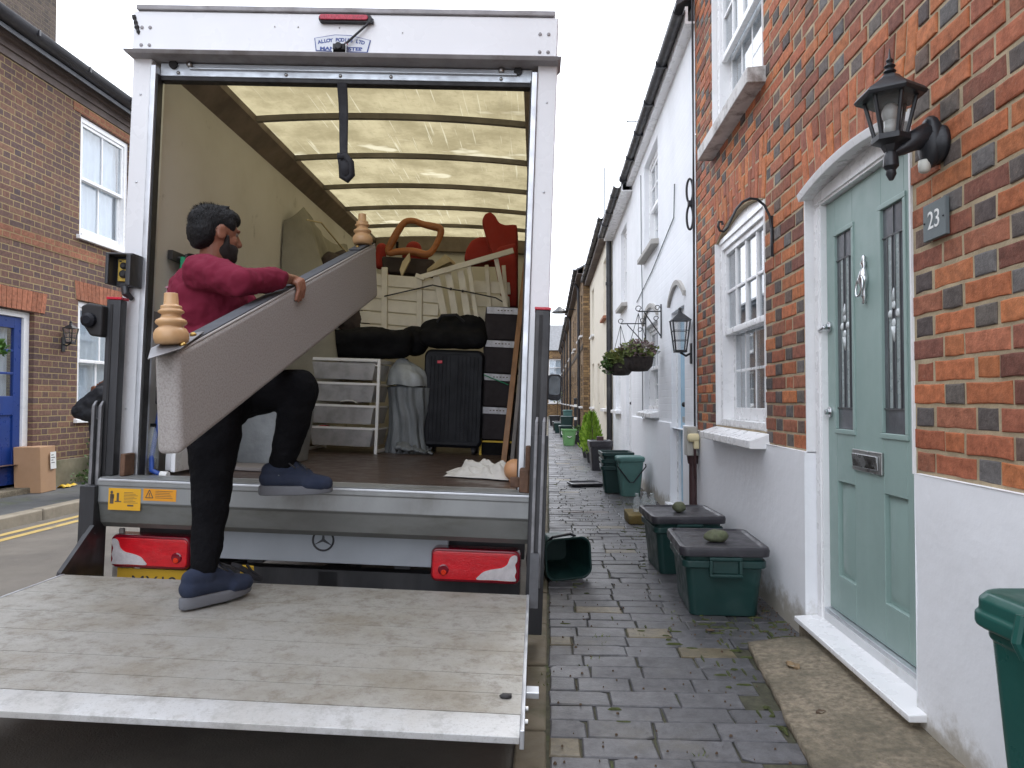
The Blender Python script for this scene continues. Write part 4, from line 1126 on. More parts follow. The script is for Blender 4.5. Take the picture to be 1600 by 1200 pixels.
def blue_door():
    x0, x1, z0, z1 = oL[0]; x0 += .0015; x1 -= .0015; z1 -= .0015; f = MB(); fw = .085; fy = .06
    f.box(x0, x0 + fw, fy, fy + .08, z0, z1); f.box(x1 - fw, x1, fy, fy + .08, z0, z1); f.box(x0 + fw, x1 - fw, fy, fy + .08, z1 - fw * .8, z1)
    fr = f.build('door_frame', m_gloss_white, hL, bevel=.005)
    a, b = x0 + fw + .003, x1 - fw - .003; zt = z1 - fw * .8 - .003; zb = z0 + .03; y = fy + .03; d = MB(); st = .11
    gz0, gz1 = zb + 1.02, zt - .13
    d.box(a, a + st, y, y + .045, zb, zt); d.box(b - st, b, y, y + .045, zb, zt); d.box(a + st, b - st, y, y + .045, zb, zb + .2); d.box(a + st, b - st, y, y + .045, gz0 - .22, gz0); d.box(a + st, b - st, y, y + .045, gz1, zt)
    for k in (1, 2):
        x = a + st + (b - a - 2 * st) * k / 3; d.box(x - .014, x + .014, y + .004, y + .04, gz0, gz1)
        z = gz0 + (gz1 - gz0) * k / 3; d.box(a + st, b - st, y + .006, y + .038, z - .014, z + .014)
    d.box((a + b) / 2 - .05, (a + b) / 2 + .05, y, y + .045, zb + .2, gz0 - .22); d.box(a + st, b - st, y + .018, y + .04, zb + .2, gz0 - .22)
    lf = d.build('door', m_blue_door, hL, bevel=.004)
    p = MB(); p.box(a + st, b - st, y + .02, y + .024, gz0, gz1); p.build('pane', m_glass, lf)
    c = MB(); c.grid(lambda u, v: (a + st + (b - a - 2 * st) * u, y + .09 + .01 * math.sin(u * 60), gz0 + (gz1 - gz0) * v), 60, 2); c.build('curtain', m_curtain, lf, smooth=True)
    l = MB(); l.box((a + b) / 2 - .13, (a + b) / 2 + .13, y - .008, y + .002, gz0 - .16, gz0 - .085); l.build('letterbox', m_brass, lf, bevel=.004)
    k = MB(); k.tube([((a + b) / 2 + .035 * math.sin(t), y - .02, gz0 - .34 + .035 * math.cos(t)) for t in [2 * PI * j / 16 for j in range(16)]], .008, 8, closed=True); k.cyl(((a + b) / 2, y, gz0 - .305), ((a + b) / 2, y - .025, gz0 - .305), .012); k.build('knocker', m_brass, lf, smooth=True)
    s = MB(); s.box(x0 - .1, x1 + .1, -.14, .14, -.05, z0 - .004); s.build('step', m_concrete, fr, bevel=.01)
blue_door()
ch = MB(); ch.box(6.2, 7.72, 2.4, 3.4, 5.6, 9.5)
cst = ch.build('chimney', m_brick_dark, hL)
# further houses on that side, behind the lorry
for i in range(4):
    t = thing('brick_house', ['brown brick house beyond the one with the blue door', 'second brown brick house beyond the blue door', 'third brown brick house beyond the blue door', 'fourth brown brick house beyond the blue door'][i], 'house', **frL(16.0 + 9 * i), group='brick houses beyond the blue door')
    oo = [(1.2, 2.3, .93, 2.46), (1.2, 2.3, 3.3, 4.8), (4, 4.9, .15, 2.2), (6.2, 7.3, .93, 2.46), (6.2, 7.3, 3.3, 4.8)]
    mb = MB(); wall_grid(mb, 0, 9, -.2, HL, oo, 0, .13); mb.build('wall', m_brick_left, t)
    shell(t, 9, HL, 6.5, m_brick_left); roof(t, 9, HL, 6.5, over=.2); gutter(t, 9, HL + .1, over=.14, r=.07)
    for o in oo:
        if o is oo[2]: plain_door(t, *o, m_blue_door)
        else: sash_window(t, *o, cols=2, recess=.03)
t = thing('brick_house', 'brown brick house across the road, behind the photographer', 'house', **frL(-6.0))
oo = [(1.2, 2.3, .93, 2.46), (1.2, 2.3, 3.3, 4.8), (4, 4.9, .15, 2.2), (6.8, 7.9, .93, 2.46), (6.8, 7.9, 3.3, 4.8)]
mb = MB(); wall_grid(mb, 0, 9.98, -.2, HL, oo, 0, .13); mb.build('wall', m_brick_left, t)
shell(t, 9.98, HL, 6.5, m_brick_left); roof(t, 9.98, HL, 6.5, over=.2)
for o in oo:
    if o is oo[2]: plain_door(t, *o, m_blue_door)
    else: sash_window(t, *o, cols=2, recess=.03)

# ------------------------------------------------------------------ things on and beside the left house
box_lantern('small black lantern on the brown brick wall between the blue door and the window', (-6.1, 8.62, 1.98), PI / 2, .17, .06)
t = thing('cardboard_box', 'tall brown cardboard parcel leaning on the blue door frame', 'box', (-6.0, 8.06, .09), R(8))
mb = MB(); mb.hexa([(-.16, -.15, 0), (.14, -.16, 0), (.14, .16, 0), (-.16, .15, 0)], [(-.19, -.13, .53), (.11, -.14, .53), (.11, .18, .53), (-.19, .17, .53)])
mb.build('carton', m_cardboard, t, bevel=.006)
mb = MB(); mb.hexa([(.1405, .03, .26), (.1425, .03, .26), (.1425, .15, .26), (.1405, .15, .26)], [(.1305, .036, .46), (.1325, .036, .46), (.1325, .156, .46), (.1305, .156, .46)]); sl = mb.build('shipping_label', m_paper, t)
mb = MB()
for k, (a, b) in enumerate(((.05, .10), (.05, .13), (.05, .09), (.05, .12))): z = .42 - k * .03; mb.box(.1335 - .05 * (z - .26) * 0 + .001, .1425 - (z - .26) * .05 + .0012, a, b, z, z + .008)
mb.build('printed_lines', m_ink, sl)

def leaves(mb, c, rad, n, size, seed, droop=0, flat=1.0):
    rr = random.Random(seed)
    for _ in range(n):
        th = rr.uniform(0, 2 * PI); ph = math.acos(rr.uniform(-1, 1)); r = rr.random() ** .45
        p = Vector((c[0] + rad[0] * r * math.sin(ph) * math.cos(th), c[1] + rad[1] * r * math.sin(ph) * math.sin(th), c[2] + rad[2] * r * math.cos(ph)))
        if noise.noise((p.x * 9 + seed, p.y * 9, p.z * 9)) < -.12: continue
        a = Vector((rr.uniform(-1, 1), rr.uniform(-1, 1), rr.uniform(-.4, 1) - droop)).normalized(); s = a.cross(Vector((rr.uniform(-1, 1), rr.uniform(-1, 1), rr.uniform(-1, 1)))).normalized()
        L = size * rr.uniform(.6, 1.3); w = L * .32 * flat
        mb.poly([p, p + a * L * .5 + s * w, p + a * L, p + a * L * .5 - s * w])
def shrub(name, label, cat, loc, specs, stems=(), mats=None, group=None, F=None):
    t = thing(name, label, cat, loc, group=group)
    for k, (c, rad, n, size, m_, seed) in enumerate(specs):
        mb = MB(); leaves(mb, c, rad, n, size, seed); mb.build('foliage', m_, t)
    mb = MB()
    for p, q, r in stems: mb.tube([p, ((p[0] + q[0]) / 2 + .02, (p[1] + q[1]) / 2, (p[2] + q[2]) / 2), q], [r, r * .8, r * .4], 5)
    if stems: mb.build('stem', m_twig, t)
    return t
shrub('wall_plant', 'straggly green weeds climbing the foot of the brown brick wall', 'plant', (-6.0, 9.15, .08), [((0, .0, .34), (.07, .14, .36), 420, .05, m_leaf, 3), ((.05, -.1, .1), (.1, .42, .13), 420, .045, m_leaf, 4), ((.04, .35, .2), (.08, .16, .2), 180, .05, m_leaf2, 9)], [((0, 0, 0), (-.02, 0, .6), .008), ((0, .05, 0), (0, .14, .45), .006), ((.02, .32, 0), (.0, .36, .3), .006)])
shrub('hanging_plant', 'bright green leaves hanging in front of the blue door', 'plant', (-5.9, 7.25, 1.70), [((0, 0, 0), (.09, .19, .12), 320, .075, mat('bright_leaf', (.07, .16, .025), .5, var=.3, vs_=15), 5)], [((-.2, 0, .3), (0, 0, 0), .006)])
t = thing('litter', 'yellow scrap of packaging by the wall, next to the cardboard parcel', 'litter', (-5.93, 8.5, .085))
mb = MB(); mb.grid(lambda u, v: (-.05 + .1 * u, -.12 + .24 * v, .015 + .03 * noise.noise((u * 3, v * 4, 2)) + .02 * math.sin(u * 3)), 8, 10); mb.build('wrapper', m_yellow, t, smooth=True, solid=.004)

# ------------------------------------------------------------------ things on the right-hand houses
# coach lantern by the sage door
def coach_lantern():
    t = thing('wall_lantern', 'black hexagonal coach lantern on a curved arm, on red brick above the 23 plate', 'lantern', (WX, 2.335, 1.975), -PI / 2)
    # local x towards camera, y into wall
    b = MB(); b.lathe([(.062, 0), (.062, .012), (.055, .025), (.043, .04), (.030, .055)], (0, 0, 0), (0, -1, 0), 20)
    b.sphere((0, -.03, .01), (.048, .035, .085), 14, 10); b.tube([(0, -.04, .03), (0, -.09, .012), (0, -.12, -.012), (0, -.15, -.026), (0, -.17, -.02)], [.043, .032, .02, .013, .012], 12)
    b.build('bracket_arm', m_black_iron, t, smooth=True)
    s = MB(); s.lathe([(.017, 0), (.019, -.015), (.017, -.034), (.010, -.04)], (0, -.05, -.05), (0, 0, 1), 14); s.build('sensor', m_cream_white, t, smooth=True)
    cy = -.155; c = MB(); hexr = lambda r, z, ph=0: [(r * math.cos(PI / 3 * k + ph), cy + r * math.sin(PI / 3 * k + ph), z) for k in range(6)]
    zb, zt = .03, .155; rb, rt = .046, .076
    c.loft([hexr(.02, -.02), hexr(.03, .0), hexr(rb + .012, .012), hexr(rb + .012, .03), hexr(rb - .006, .034)])
    for k in range(6):
        a = PI / 3 * k; c.tube([(rb * math.cos(a), cy + rb * math.sin(a), zb), (rt * math.cos(a), cy + rt * math.sin(a), zt)], .0065, 6)
    c.loft([hexr(rt + .026, zt - .005), hexr(rt + .032, zt + .005), hexr(rt + .022, zt + .018), hexr(.042, zt + .056), hexr(.036, zt + .062), hexr(.028, zt + .072), hexr(.010, zt + .08)])
    c.lathe([(.012, 0), (.02, .008), (.012, .018), (.018, .026), (.008, .036), (.012, .045), (.004, .055), (.001, .085)], (0, cy, zt + .078), n=12)
    c.lathe([(.016, .0), (.022, -.02), (.024, -.05), (.014, -.062), (.016, -.075), (.006, -.095)], (0, cy, -.018), n=14)
    c.build('lantern_frame', m_black_iron, t, bevel=.0015)
    g_ = MB(); g_.loft([hexr(rb - .004, zb), hexr(rt - .004, zt)]); g_.build('lantern_glass', m_lamp_glass, t)
    l = MB(); l.cyl((0, cy, zb), (0, cy, zb + .05), .02, n=14); l.sphere((0, cy, zb + .075), (.026, .026, .035), 12, 8); l.build('bulb', mat('pale_bulb', (.5, .52, .5), .3), t, smooth=True)
m_cream_white = mat('ivory_plastic', (.60, .61, .55), .45, var=.04)
coach_lantern()
t = thing('number_sign', 'grey slate house number plate reading 23, on red brick beside the sage door', 'sign', (WX, 2.345, 1.735), -PI / 2)
mb = MB(); mb.box(-.066, .066, -.018, -.004, -.060, .060); sg = mb.build('plate', m_slate_sign, t, bevel=.002)
MT = Matrix.Translation((0, -.0185, 0)) @ Matrix.Rotation(PI / 2, 4, 'X')
text_mesh('digits', '23', .082, m_letters, MT, sg, .0008, sx=.92)
mb = MB()
for sx in (-1, 1): mb.sphere((sx * .056, -.0185, .0), .0035, 8, 6)
mb.build('screw', m_black_iron, sg, smooth=True)
# wrought-iron bracket with a scroll
t = thing('basket_bracket', 'empty black wrought-iron hanging basket hook curling over the brick beside the arched window', 'bracket', (WX, 4.03, 2.02), -PI / 2)
mb = MB(); mb.bar((0, -.008, -.06), (0, -.008, .17), .018, .008, (1, 0, 0))
pts = [(0, -.012, .12)] + [(0, -.012 - .24 + .24 * math.cos(a), .14 + .17 * math.sin(a)) for a in [PI * k / 16 * .62 for k in range(1, 17)]]
pts = [(0, y * .68, z) for _x, y, z in [(0, -.012, .0), (0, -.014, .1), (0, -.03, .17), (0, -.07, .23), (0, -.13, .265), (0, -.19, .27), (0, -.25, .25), (0, -.30, .21), (0, -.34, .155), (0, -.37, .11), (0, -.405, .085), (0, -.435, .09), (0, -.45, .115), (0, -.44, .14), (0, -.418, .14), (0, -.412, .122)]]
mb.tube(pts, .0075, 8); mb.build('scroll', m_black_iron, t)
# service cable running down the party wall, tied loops, meter box
t = thing('service_cable', 'black cables running down the joint between the white cottage and the red brick house', 'cable', (WX, 6.14, 0), -PI / 2)
for k in range(2):
    mb = MB(); pts = []
    for j in range(60):
        z = 4.75 - j * (4.75 - .82) / 59
        pts.append((.035 + .014 * k + .018 * noise.noise((z * 1.3, k * 5, 0)), -.018 - .006 * k, z))
    mb.tube(pts, .0075, 6); mb.build('wire', m_cable, t)
mb = MB()
for sz, z0 in ((1, 2.86), (-1, 2.84)):
    mb.tube([(-.02 + .015 * math.sin(a), -.04 + .024 * math.sin(a), z0 + sz * (.105 - .105 * math.cos(a))) for a in [2 * PI * k / 24 for k in range(25)]], .010, 6)
mb.box(-.03, .01, -.06, -.015, 2.835, 2.875); mb.build('tied_coil', m_cable, t)
t = thing('meter_box', 'small grey electric box with a cream cover and brown pipe, low on the white wall', 'meter box', (WX, 5.98, .82), -PI / 2)
mb = MB(); mb.box(-.08, .04, -.12, -.03, -.12, .12); mb.build('casing', m_grey_box, t, bevel=.008)
mb = MB(); mb.cyl((.065, -.03, .03), (.065, -.10, .03), .036, n=16); mb.sphere((.065, -.10, .03), (.036, .02, .036), 12, 8); mb.box(.04, .09, -.07, -.03, -.06, .03); mb.build('cover', m_cream_plastic, t, smooth=False, bevel=.006)
mb = MB(); mb.cyl((-.02, -.06, -.12), (-.02, -.06, -.78), .032, n=14); mb.cyl((-.02, -.06, -.12), (-.02, -.06, -.19), .05, .04, n=14); mb.tube([(.06, -.06, -.05), (.05, -.055, -.14), (.03, -.05, -.3)], .012, 6); mb.build('conduit', m_brown_pipe, t, bevel=.003)
# thin washing line / aerial wires on the white cottage
t = thing('aerial_wire', 'thin grey wires slanting across the white cottage wall', 'cable', (WX, 9, 0), -PI / 2)
mb = MB(); mb.tube([(-1.1, -.012, 2.55), (.4, -.012, 2.72), (1.9, -.012, 2.98), (1.95, -.012, 3.3)], .006, 5); mb.tube([(-.6, -.012, 4.2), (-.58, -.012, 3.1), (-.5, -.012, 2.6), (-.52, -.012, 1.5), (-.5, -.012, .2)], .006, 5); mb.build('wire', m_slate_sign, t)
# hanging baskets on scrolled brackets
def basket(label_b, label_p, y, ax, az, w, mats_, seed):
    t = thing('hanging_basket_bracket', label_b, 'bracket', (WX, y, az), -PI / 2, 'scrolled basket brackets')
    L = WX - ax; mb = MB()
    mb.tube([(0, -.01, -.28), (0, -.01, .10)], .008, 6); mb.tube([(0, -.01, .02), (0, -L, .02)], .008, 6); mb.tube([(0, -.01, -.26), (0, -L * .75, .01)], .007, 6)
    for cy_, cz_, r in ((-L, .05, .035), (-.05, .06, .03), (-L * .25, -.06, .03)): mb.tube([(0, cy_ + r * (1 - k * .03) * math.cos(k * .5), cz_ + r * (1 - k * .03) * math.sin(k * .5)) for k in range(14)], .005, 5)
    mb.build('ironwork', m_black_iron, t)
    zc = az - .50
    b = thing('hanging_basket', label_p, 'hanging basket', (ax + .0, y, zc), 0, 'hanging baskets')
    mb = MB(); mb.lathe([(.05, -.15), (.10, -.145), (.15, -.09), (w, .0), (w + .012, .005), (w - .015, .012), (w - .03, 0), (.02, -.02)], n=20); mb.build('bowl', m_basket, b, smooth=True, bevel=.002)
    mb = MB()
    for k in range(3): a = 2 * PI * k / 3 + .4; mb.tube([(w * math.cos(a), w * math.sin(a), 0), (0, 0, .5)], .0035, 4)
    mb.build('chain', m_black_iron, b)
    for (c, rad, n, size, m_) in mats_:
        mb = MB(); leaves(mb, c, rad, n, size, seed); mb.build('foliage', m_, b); seed += 3
m_basket = mat('dark_basket_liner', (.035, .026, .022), .9, var=.4, vs_=20, bump=.6, bs=60)
basket('nearer scrolled black iron bracket on the white cottage', 'dark hanging basket of mauve heather, the nearer of the two on the white cottages', 7.95, 1.0, 2.13, .165, [((0, 0, .08), (.21, .2, .11), 700, .045, m_heather), ((0, 0, .07), (.22, .2, .12), 500, .05, m_leaf2), ((.03, 0, .13), (.16, .16, .08), 380, .03, mat('pale_heather', (.36, .30, .27), .8, var=.3)), ((-.08, 0, .03), (.17, .16, .09), 320, .06, m_leaf2)], 21)
basket('further scrolled black iron bracket, over the leafy basket', 'hanging basket of trailing olive leaves, the further of the two on the white cottages', 9.2, .93, 2.13, .15, [((0, 0, .06), (.23, .21, .12), 1100, .07, m_leaf2), ((-.14, 0, -.02), (.12, .12, .12), 350, .06, m_leaf), ((0, 0, .1), (.18, .18, .1), 300, .06, mat('yellowing_leaf', (.22, .20, .05), .6))], 41)
# roof aerials
for (x, y, z, h, lab) in ((1.6, 10.9, 4.5, 1.35, 'tall television aerial on the roof of the narrow white cottage'), (1.35, 17.0, 4.85, 1.9, 'thin bare aerial mast above the cream cottage')):
    t = thing('roof_aerial', lab, 'aerial', (x, y, z)); mb = MB(); mb.cyl((0, 0, -.3), (0, 0, h), .014, n=6); mb.build('mast', m_slate_sign, t)
    if h < 1.5:
        mb = MB(); mb.cyl((-.4, 0, h - .4), (.4, .15, h - .34), .009, n=5)
        for k in range(7): a = -.38 + k * .12; mb.cyl((a, -.16 + a * .19, h - .4), (a, .16 + a * .19, h - .4), .005, n=4)
        mb.build('elements', m_slate_sign, t)
# old street lamp on the yellow brick house
t = thing('street_lamp', 'old glass street lantern on a bracket high on the yellow brick house', 'street lamp', (DX, 27.2, 4.35), -PI / 2)
mb = MB(); mb.tube([(0, 0, .3), (0, -.4, .35), (0, -.62, .25)], .02, 6); mb.build('bracket', m_black_iron, t); mb = MB(); mb.lathe([(.05, .42), (.14, .34), (.30, .22), (.31, .19)], (0, -.62, 0), n=14); mb.build('hood', m_black_iron, t)
mb = MB(); mb.lathe([(.26, .19), (.20, -.2)], (0, -.62, 0), n=14); mb.build('lamp_glass', m_bottle, t)
# ------------------------------------------------------------------ boxes, bins, plants on the pavement
def rrect(w, d, r, n=5, z=0, cx=0, cy=0):
    pts = []
    for (sx, sy, a0) in ((1, 1, 0), (-1, 1, PI / 2), (-1, -1, PI), (1, -1, 1.5 * PI)):
        for k in range(n + 1):
            a = a0 + PI / 2 * k / n; pts.append((cx + sx * (w / 2 - r) + r * math.cos(a), cy + sy * (d / 2 - r) + r * math.sin(a), z))
    return pts
def tub(mb, w0, d0, w1, d1, h, r=.04, wall=.012, open_=True):
    rings = [rrect(w0, d0, r, z=0), rrect(w1, d1, r, z=h)]
    if open_: rings += [rrect(w1 - wall * 2, d1 - wall * 2, r, z=h), rrect(w0 - wall * 2, d0 - wall * 2, r, z=.02)]
    mb.loft(rings)
def recycling_box(label, loc, rotz, w=.44, d=.54, h=.35, lid=True, m_=None, group=None):
    t = thing('recycling_box', label, 'recycling box', loc, rotz, group); m_ = m_ or m_bin_green
    mb = MB(); tub(mb, w - .085, d - .09, w - .02, d - .02, h); body = mb.build('body', m_, t, bevel=.006)
    mb = MB()
    mb.loft([rrect(w - .028, d - .028, .04, z=h - .085), rrect(w + .002, d + .002, .045, z=h - .08), rrect(w + .002, d + .002, .045, z=h - .045), rrect(w - .02, d - .02, .04, z=h - .04)])
    mb.build('rim_band', m_, body, bevel=.004)
    for sy in (-1, 1):                                   # moulded hand-hold
        mb = MB(); y = sy * (d / 2 + .004)
        for a, b, z0, z1 in ((-.085, .085, h - .038, h - .020), (-.085, .085, h - .125, h - .108), (-.085, -.068, h - .108, h - .038), (.068, .085, h - .108, h - .038)): mb.box(a, b, min(y, y + sy * .022), max(y, y + sy * .022), z0, z1)
        mb.box(-.068, .068, min(y - sy * .02, y + sy * .004), max(y - sy * .02, y + sy * .004), h - .108, h - .04); mb.build('handle', m_, t, bevel=.004)
    if lid:
        mb = MB(); W, D = w + .03, d + .03
        mb.loft([rrect(W, D, .05, z=h - .018), rrect(W + .006, D + .006, .052, z=h + .012), rrect(W - .006, D - .006, .048, z=h + .030), rrect(W - .05, D - .05, .035, z=h + .033), rrect(W - .066, D - .066, .03, z=h + .022)], cap0=True)
        mb.build('lid', m_bin_lid, t, bevel=.003)
    return t
recycling_box('dark green recycling box with a flat stone on its black lid, the nearer of two', (.945, 4.12, 0), R(-2), w=.44, d=.56, h=.345)
recycling_box('dark green recycling box with a round stone on its lid, behind the nearest box', (.915, 5.02, 0), R(3), w=.46, d=.52, h=.36)
def pebble(label, loc, rad, seed):
    t = MB(); t.grid(lambda u, v: tuple(Vector((rad[0] * math.sin(PI * v) * math.cos(2 * PI * u), rad[1] * math.sin(PI * v) * math.sin(2 * PI * u), -rad[2] * math.cos(PI * v))) * (1 + .16 * noise.noise((math.cos(2 * PI * u) * math.sin(PI * v) * 1.6, math.sin(2 * PI * u) * math.sin(PI * v) * 1.6, math.cos(PI * v) + seed)))), 20, 12)
    o = t.build('stone', m_pebble, smooth=True); o.location = loc; tag(o, label, 'stone')
pebble('flat mossy stone weighing down the lid of the nearest recycling box', (.935, 4.04, .345 + .022 + .032), (.068, .05, .036), 2)
pebble('round mossy stone on the lid of the second recycling box', (.905, 5.0, .36 + .022 + .034), (.048, .044, .037), 6)

# lidded green bin in the near right corner
t = thing('lidded_bin', 'bottle green lidded bin against the white wall in the near right corner', 'bin', (1.052, 1.385, 0), R(3))
mb = MB(); h = .722
mb.loft([rrect(.20, .23, .04, z=0), rrect(.215, .245, .045, z=.05), rrect(.285, .33, .05, z=h - .06), rrect(.295, .34, .05, z=h - .055), rrect(.295, .34, .05, z=h)])
mb.build('body', m_bin_bright, t, bevel=.006)
mb = MB(); mb.loft([rrect(.32, .365, .055, z=h - .035), rrect(.335, .38, .06, z=h - .03), rrect(.335, .38, .06, z=h - .006), rrect(.322, .366, .055, z=h), rrect(.322, .366, .055, z=h + .022), rrect(.30, .345, .05, z=h + .036), rrect(.27, .30, .045, z=h + .04)])
mb.sphere((.015, .09, h + .028), (.10, .045, .034), 18, 10)
for x in (-.05, .05): mb.box(x - .004, x + .004, -.12, .04, h + .036, h + .044)
mb.build('lid', m_bin_bright, t, bevel=.005)
for s in (-1, 1): mb = MB(); mb.tube([(s * .17, .0, h - .05), (s * .185, .0, h - .02), (s * .175, .0, h + .03)], .010, 8); mb.build('handle', m_bin_bright, t)

# food caddy lying on its side at the kerb, mouth to the camera
def caddy(label, loc, rot, open_lid=False, m_=None, s=1.0, strap=True):
    m_ = m_ or m_bin_teal
    t = thing('food_caddy', label, 'caddy', loc, rot=rot)
    w, d, h = .27 * s, .25 * s, .37 * s
    mb = MB(); mb.loft([rrect(w * .72, d * .75, .03, z=0), rrect(w, d, .04, z=h), rrect(w + .02, d + .02, .045, z=h + .003), rrect(w + .02, d + .02, .045, z=h + .02), rrect(w - .012, d - .012, .038, z=h + .02), rrect(w * .72 - .02, d * .75 - .02, .025, z=.02)])
    mb.build('body', m_, t, bevel=.004)
    l = MB()
    if open_lid:
        l.loft([[(x, d / 2 + .014 + z * .25, h + .03 + y + d / 2) for x, y, z in rrect(w + .03, d + .03, .045, z=0)], [(x, d / 2 + .05 + z * .25, h + .03 + y + d / 2) for x, y, z in rrect(w + .03, d + .03, .045, z=0)]])
    else: l.loft([rrect(w + .03, d + .03, .048, z=h + .012), rrect(w + .036, d + .036, .05, z=h + .05), rrect(w + .01, d + .01, .045, z=h + .065), rrect(w - .06, d - .06, .03, z=h + .07)])
    l.build('lid', m_, t, bevel=.005)
    hd = MB()
    if open_lid: hd.tube([(-w / 2 - .015, 0, h - .02), (-w / 2 - .03, -.06, h + .05), (-w / 2 - .02, -.10, h + .09), (w / 2 + .02, -.10, h + .09), (w / 2 + .03, -.06, h + .05), (w / 2 + .015, 0, h - .02)], .008, 8)
    else: hd.tube([(-w / 2 - .015, -d / 2 - .004, h - .02), (-w / 2 - .02, -d / 2 - .008, h - .05), (-.02, -d / 2 - .004, h * .42), (.02, -d / 2 - .004, h * .42), (w / 2 + .02, -d / 2 - .008, h - .05), (w / 2 + .015, -d / 2 - .004, h - .02)], .008, 8)
    hd.build('handle', m_bin_dark, t)
    return t
# lying: its height axis points to the camera (-Y); its open lid hangs to the left
tc_ = thing('food_caddy', 'empty dark green food caddy tipped on its side at the kerb, mouth open', 'caddy', (.125, 4.62, .137), rot=(0, R(-3), R(15)))
mb = MB()
def rz(w, d, r, y): return [(x, y, z) for x, z, _ in rrect(w, d, r, n=7)]
mb.loft([rz(.20, .20, .05, .38), rz(.285, .25, .06, .02), rz(.31, .272, .07, .015), rz(.31, .272, .07, -.012), rz(.282, .246, .06, -.012), rz(.185, .18, .045, .36)])
mb.build('body', m_bin_green, tc_, bevel=.004)
mb = MB(); M_ = Matrix.Translation((-.165, -.0, .0)) @ Matrix.Rotation(R(62), 4, 'Z')
mb.loft([[tuple(M_ @ Vector((x - .13, y + dy, z))) for x, y, z in rz(.27, .27, .06, 0)] for dy in (0.0, .03)]); mb.loft([[tuple(M_ @ Vector((x * s - .13, .03 + dy, z * s))) for x, y, z in rz(.27, .27, .06, 0)] for s, dy in ((.95, 0), (.8, .02))])
mb.build('lid', m_bin_green, tc_, bevel=.004)
mb = MB(); mb.tube([(-.13, .02, .11), (-.10, -.02, .150), (.02, -.01, .158), (.06, .02, .135)], .009, 8); mb.build('handle', m_bin_dark, tc_)

t = thing('milk_board', 'low mossy wooden block on the pavement by the blue door', 'board', (.87, 6.85, 0), R(3)); mb = MB(); mb.hexa([(-.13, -.14, 0), (.14, -.14, 0), (.14, .14, 0), (-.13, .14, 0)], [(-.13, -.14, .085), (.14, -.14, .085), (.14, .16, .105), (-.13, .16, .105)])
mb.build('block', mat('mossy_timber', (.17, .12, .035), .9, var=.3, vs_=9, dirt=(.22, .2, .12), dsc=6, bump=.4, bs=40), t, bevel=.012)
botl = [(0, 0), (.036, .004), (.038, .02), (.038, .10), (.030, .125), (.018, .15), (.017, .165), (.021, .17), (.021, .178), (.012, .178)]
for i, (x, y) in enumerate(((.84, 6.84), (.925, 6.92), (.985, 6.86))):
    b = MB(); b.lathe(botl, n=16); o = b.build('milk_bottle', m_bottle, smooth=True); o.location = (x, y, .096)
    tag(o, ['empty clear glass milk bottle on the mossy block, furthest from the wall', 'empty clear glass milk bottle in the middle of three on the mossy block', 'empty clear glass milk bottle on the mossy block, nearest the wall'][i], 'bottle', 'milk bottles')

caddy('faded green food caddy with its handle down, in front of the stacked recycling boxes', (.99, 8.78, 0), (0, 0, R(4)), m_=m_bin_teal, s=1.12)
for i in range(3):
    lab = ['bottom recycling box of the stack behind the faded green caddy', 'middle recycling box of the stack behind the faded green caddy', 'open topmost recycling box of the stack behind the faded green caddy'][i]
    tb = thing('recycling_box', lab, 'recycling box', (.86, 9.15, .004 + .085 * i), R(2 * (i - 1)), 'stacked recycling boxes')
    mb = MB(); tub(mb, .31, .40, .385, .48, .335); mb.build('body', m_bin_green, tb, bevel=.005)
    mb = MB(); mb.loft([rrect(.375, .47, .04, z=.285), rrect(.405, .50, .045, z=.29), rrect(.41, .505, .045, z=.336), rrect(.38, .475, .04, z=.338), rrect(.375, .47, .04, z=.30)], cap0=False, cap1=False); mb.build('rim', m_bin_green, tb, bevel=.004)
t = thing('bin_lid', 'flat black box lid lying on the pavement near the stacked boxes', 'lid', (.50, 9.75, .0), R(12)); mb = MB(); mb.loft([rrect(.44, .34, .04, z=.012), rrect(.46, .36, .045, z=.045), rrect(.42, .32, .04, z=.052), rrect(.40, .30, .035, z=.03)]); mb.build('lid_panel', m_bin_lid, t, bevel=.004)
t = thing('black_bin', 'square black planter bin with a brick on its lid, before the drainpipe', 'bin', (.86, 12.0, 0), R(3))
mb = MB(); mb.loft([rrect(.29, .30, .03, z=0), rrect(.345, .36, .04, z=.40)]); mb.build('body', m_bin_dark, t, bevel=.005)
mb = MB(); mb.loft([rrect(.37, .385, .045, z=.385), rrect(.39, .40, .05, z=.43), rrect(.395, .41, .05, z=.49), rrect(.35, .36, .04, z=.50), rrect(.33, .34, .04, z=.485)]); mb.build('lid', m_bin_lid, t, bevel=.005)
mb = MB(); mb.box(-.06, .05, -.05, .06, 0, .075); o = mb.build('brick', m_brown_pipe, bevel=.006); o.location = (.87, 12.0, .486); tag(o, 'dark red brick resting on the lid of the black bin', 'brick')
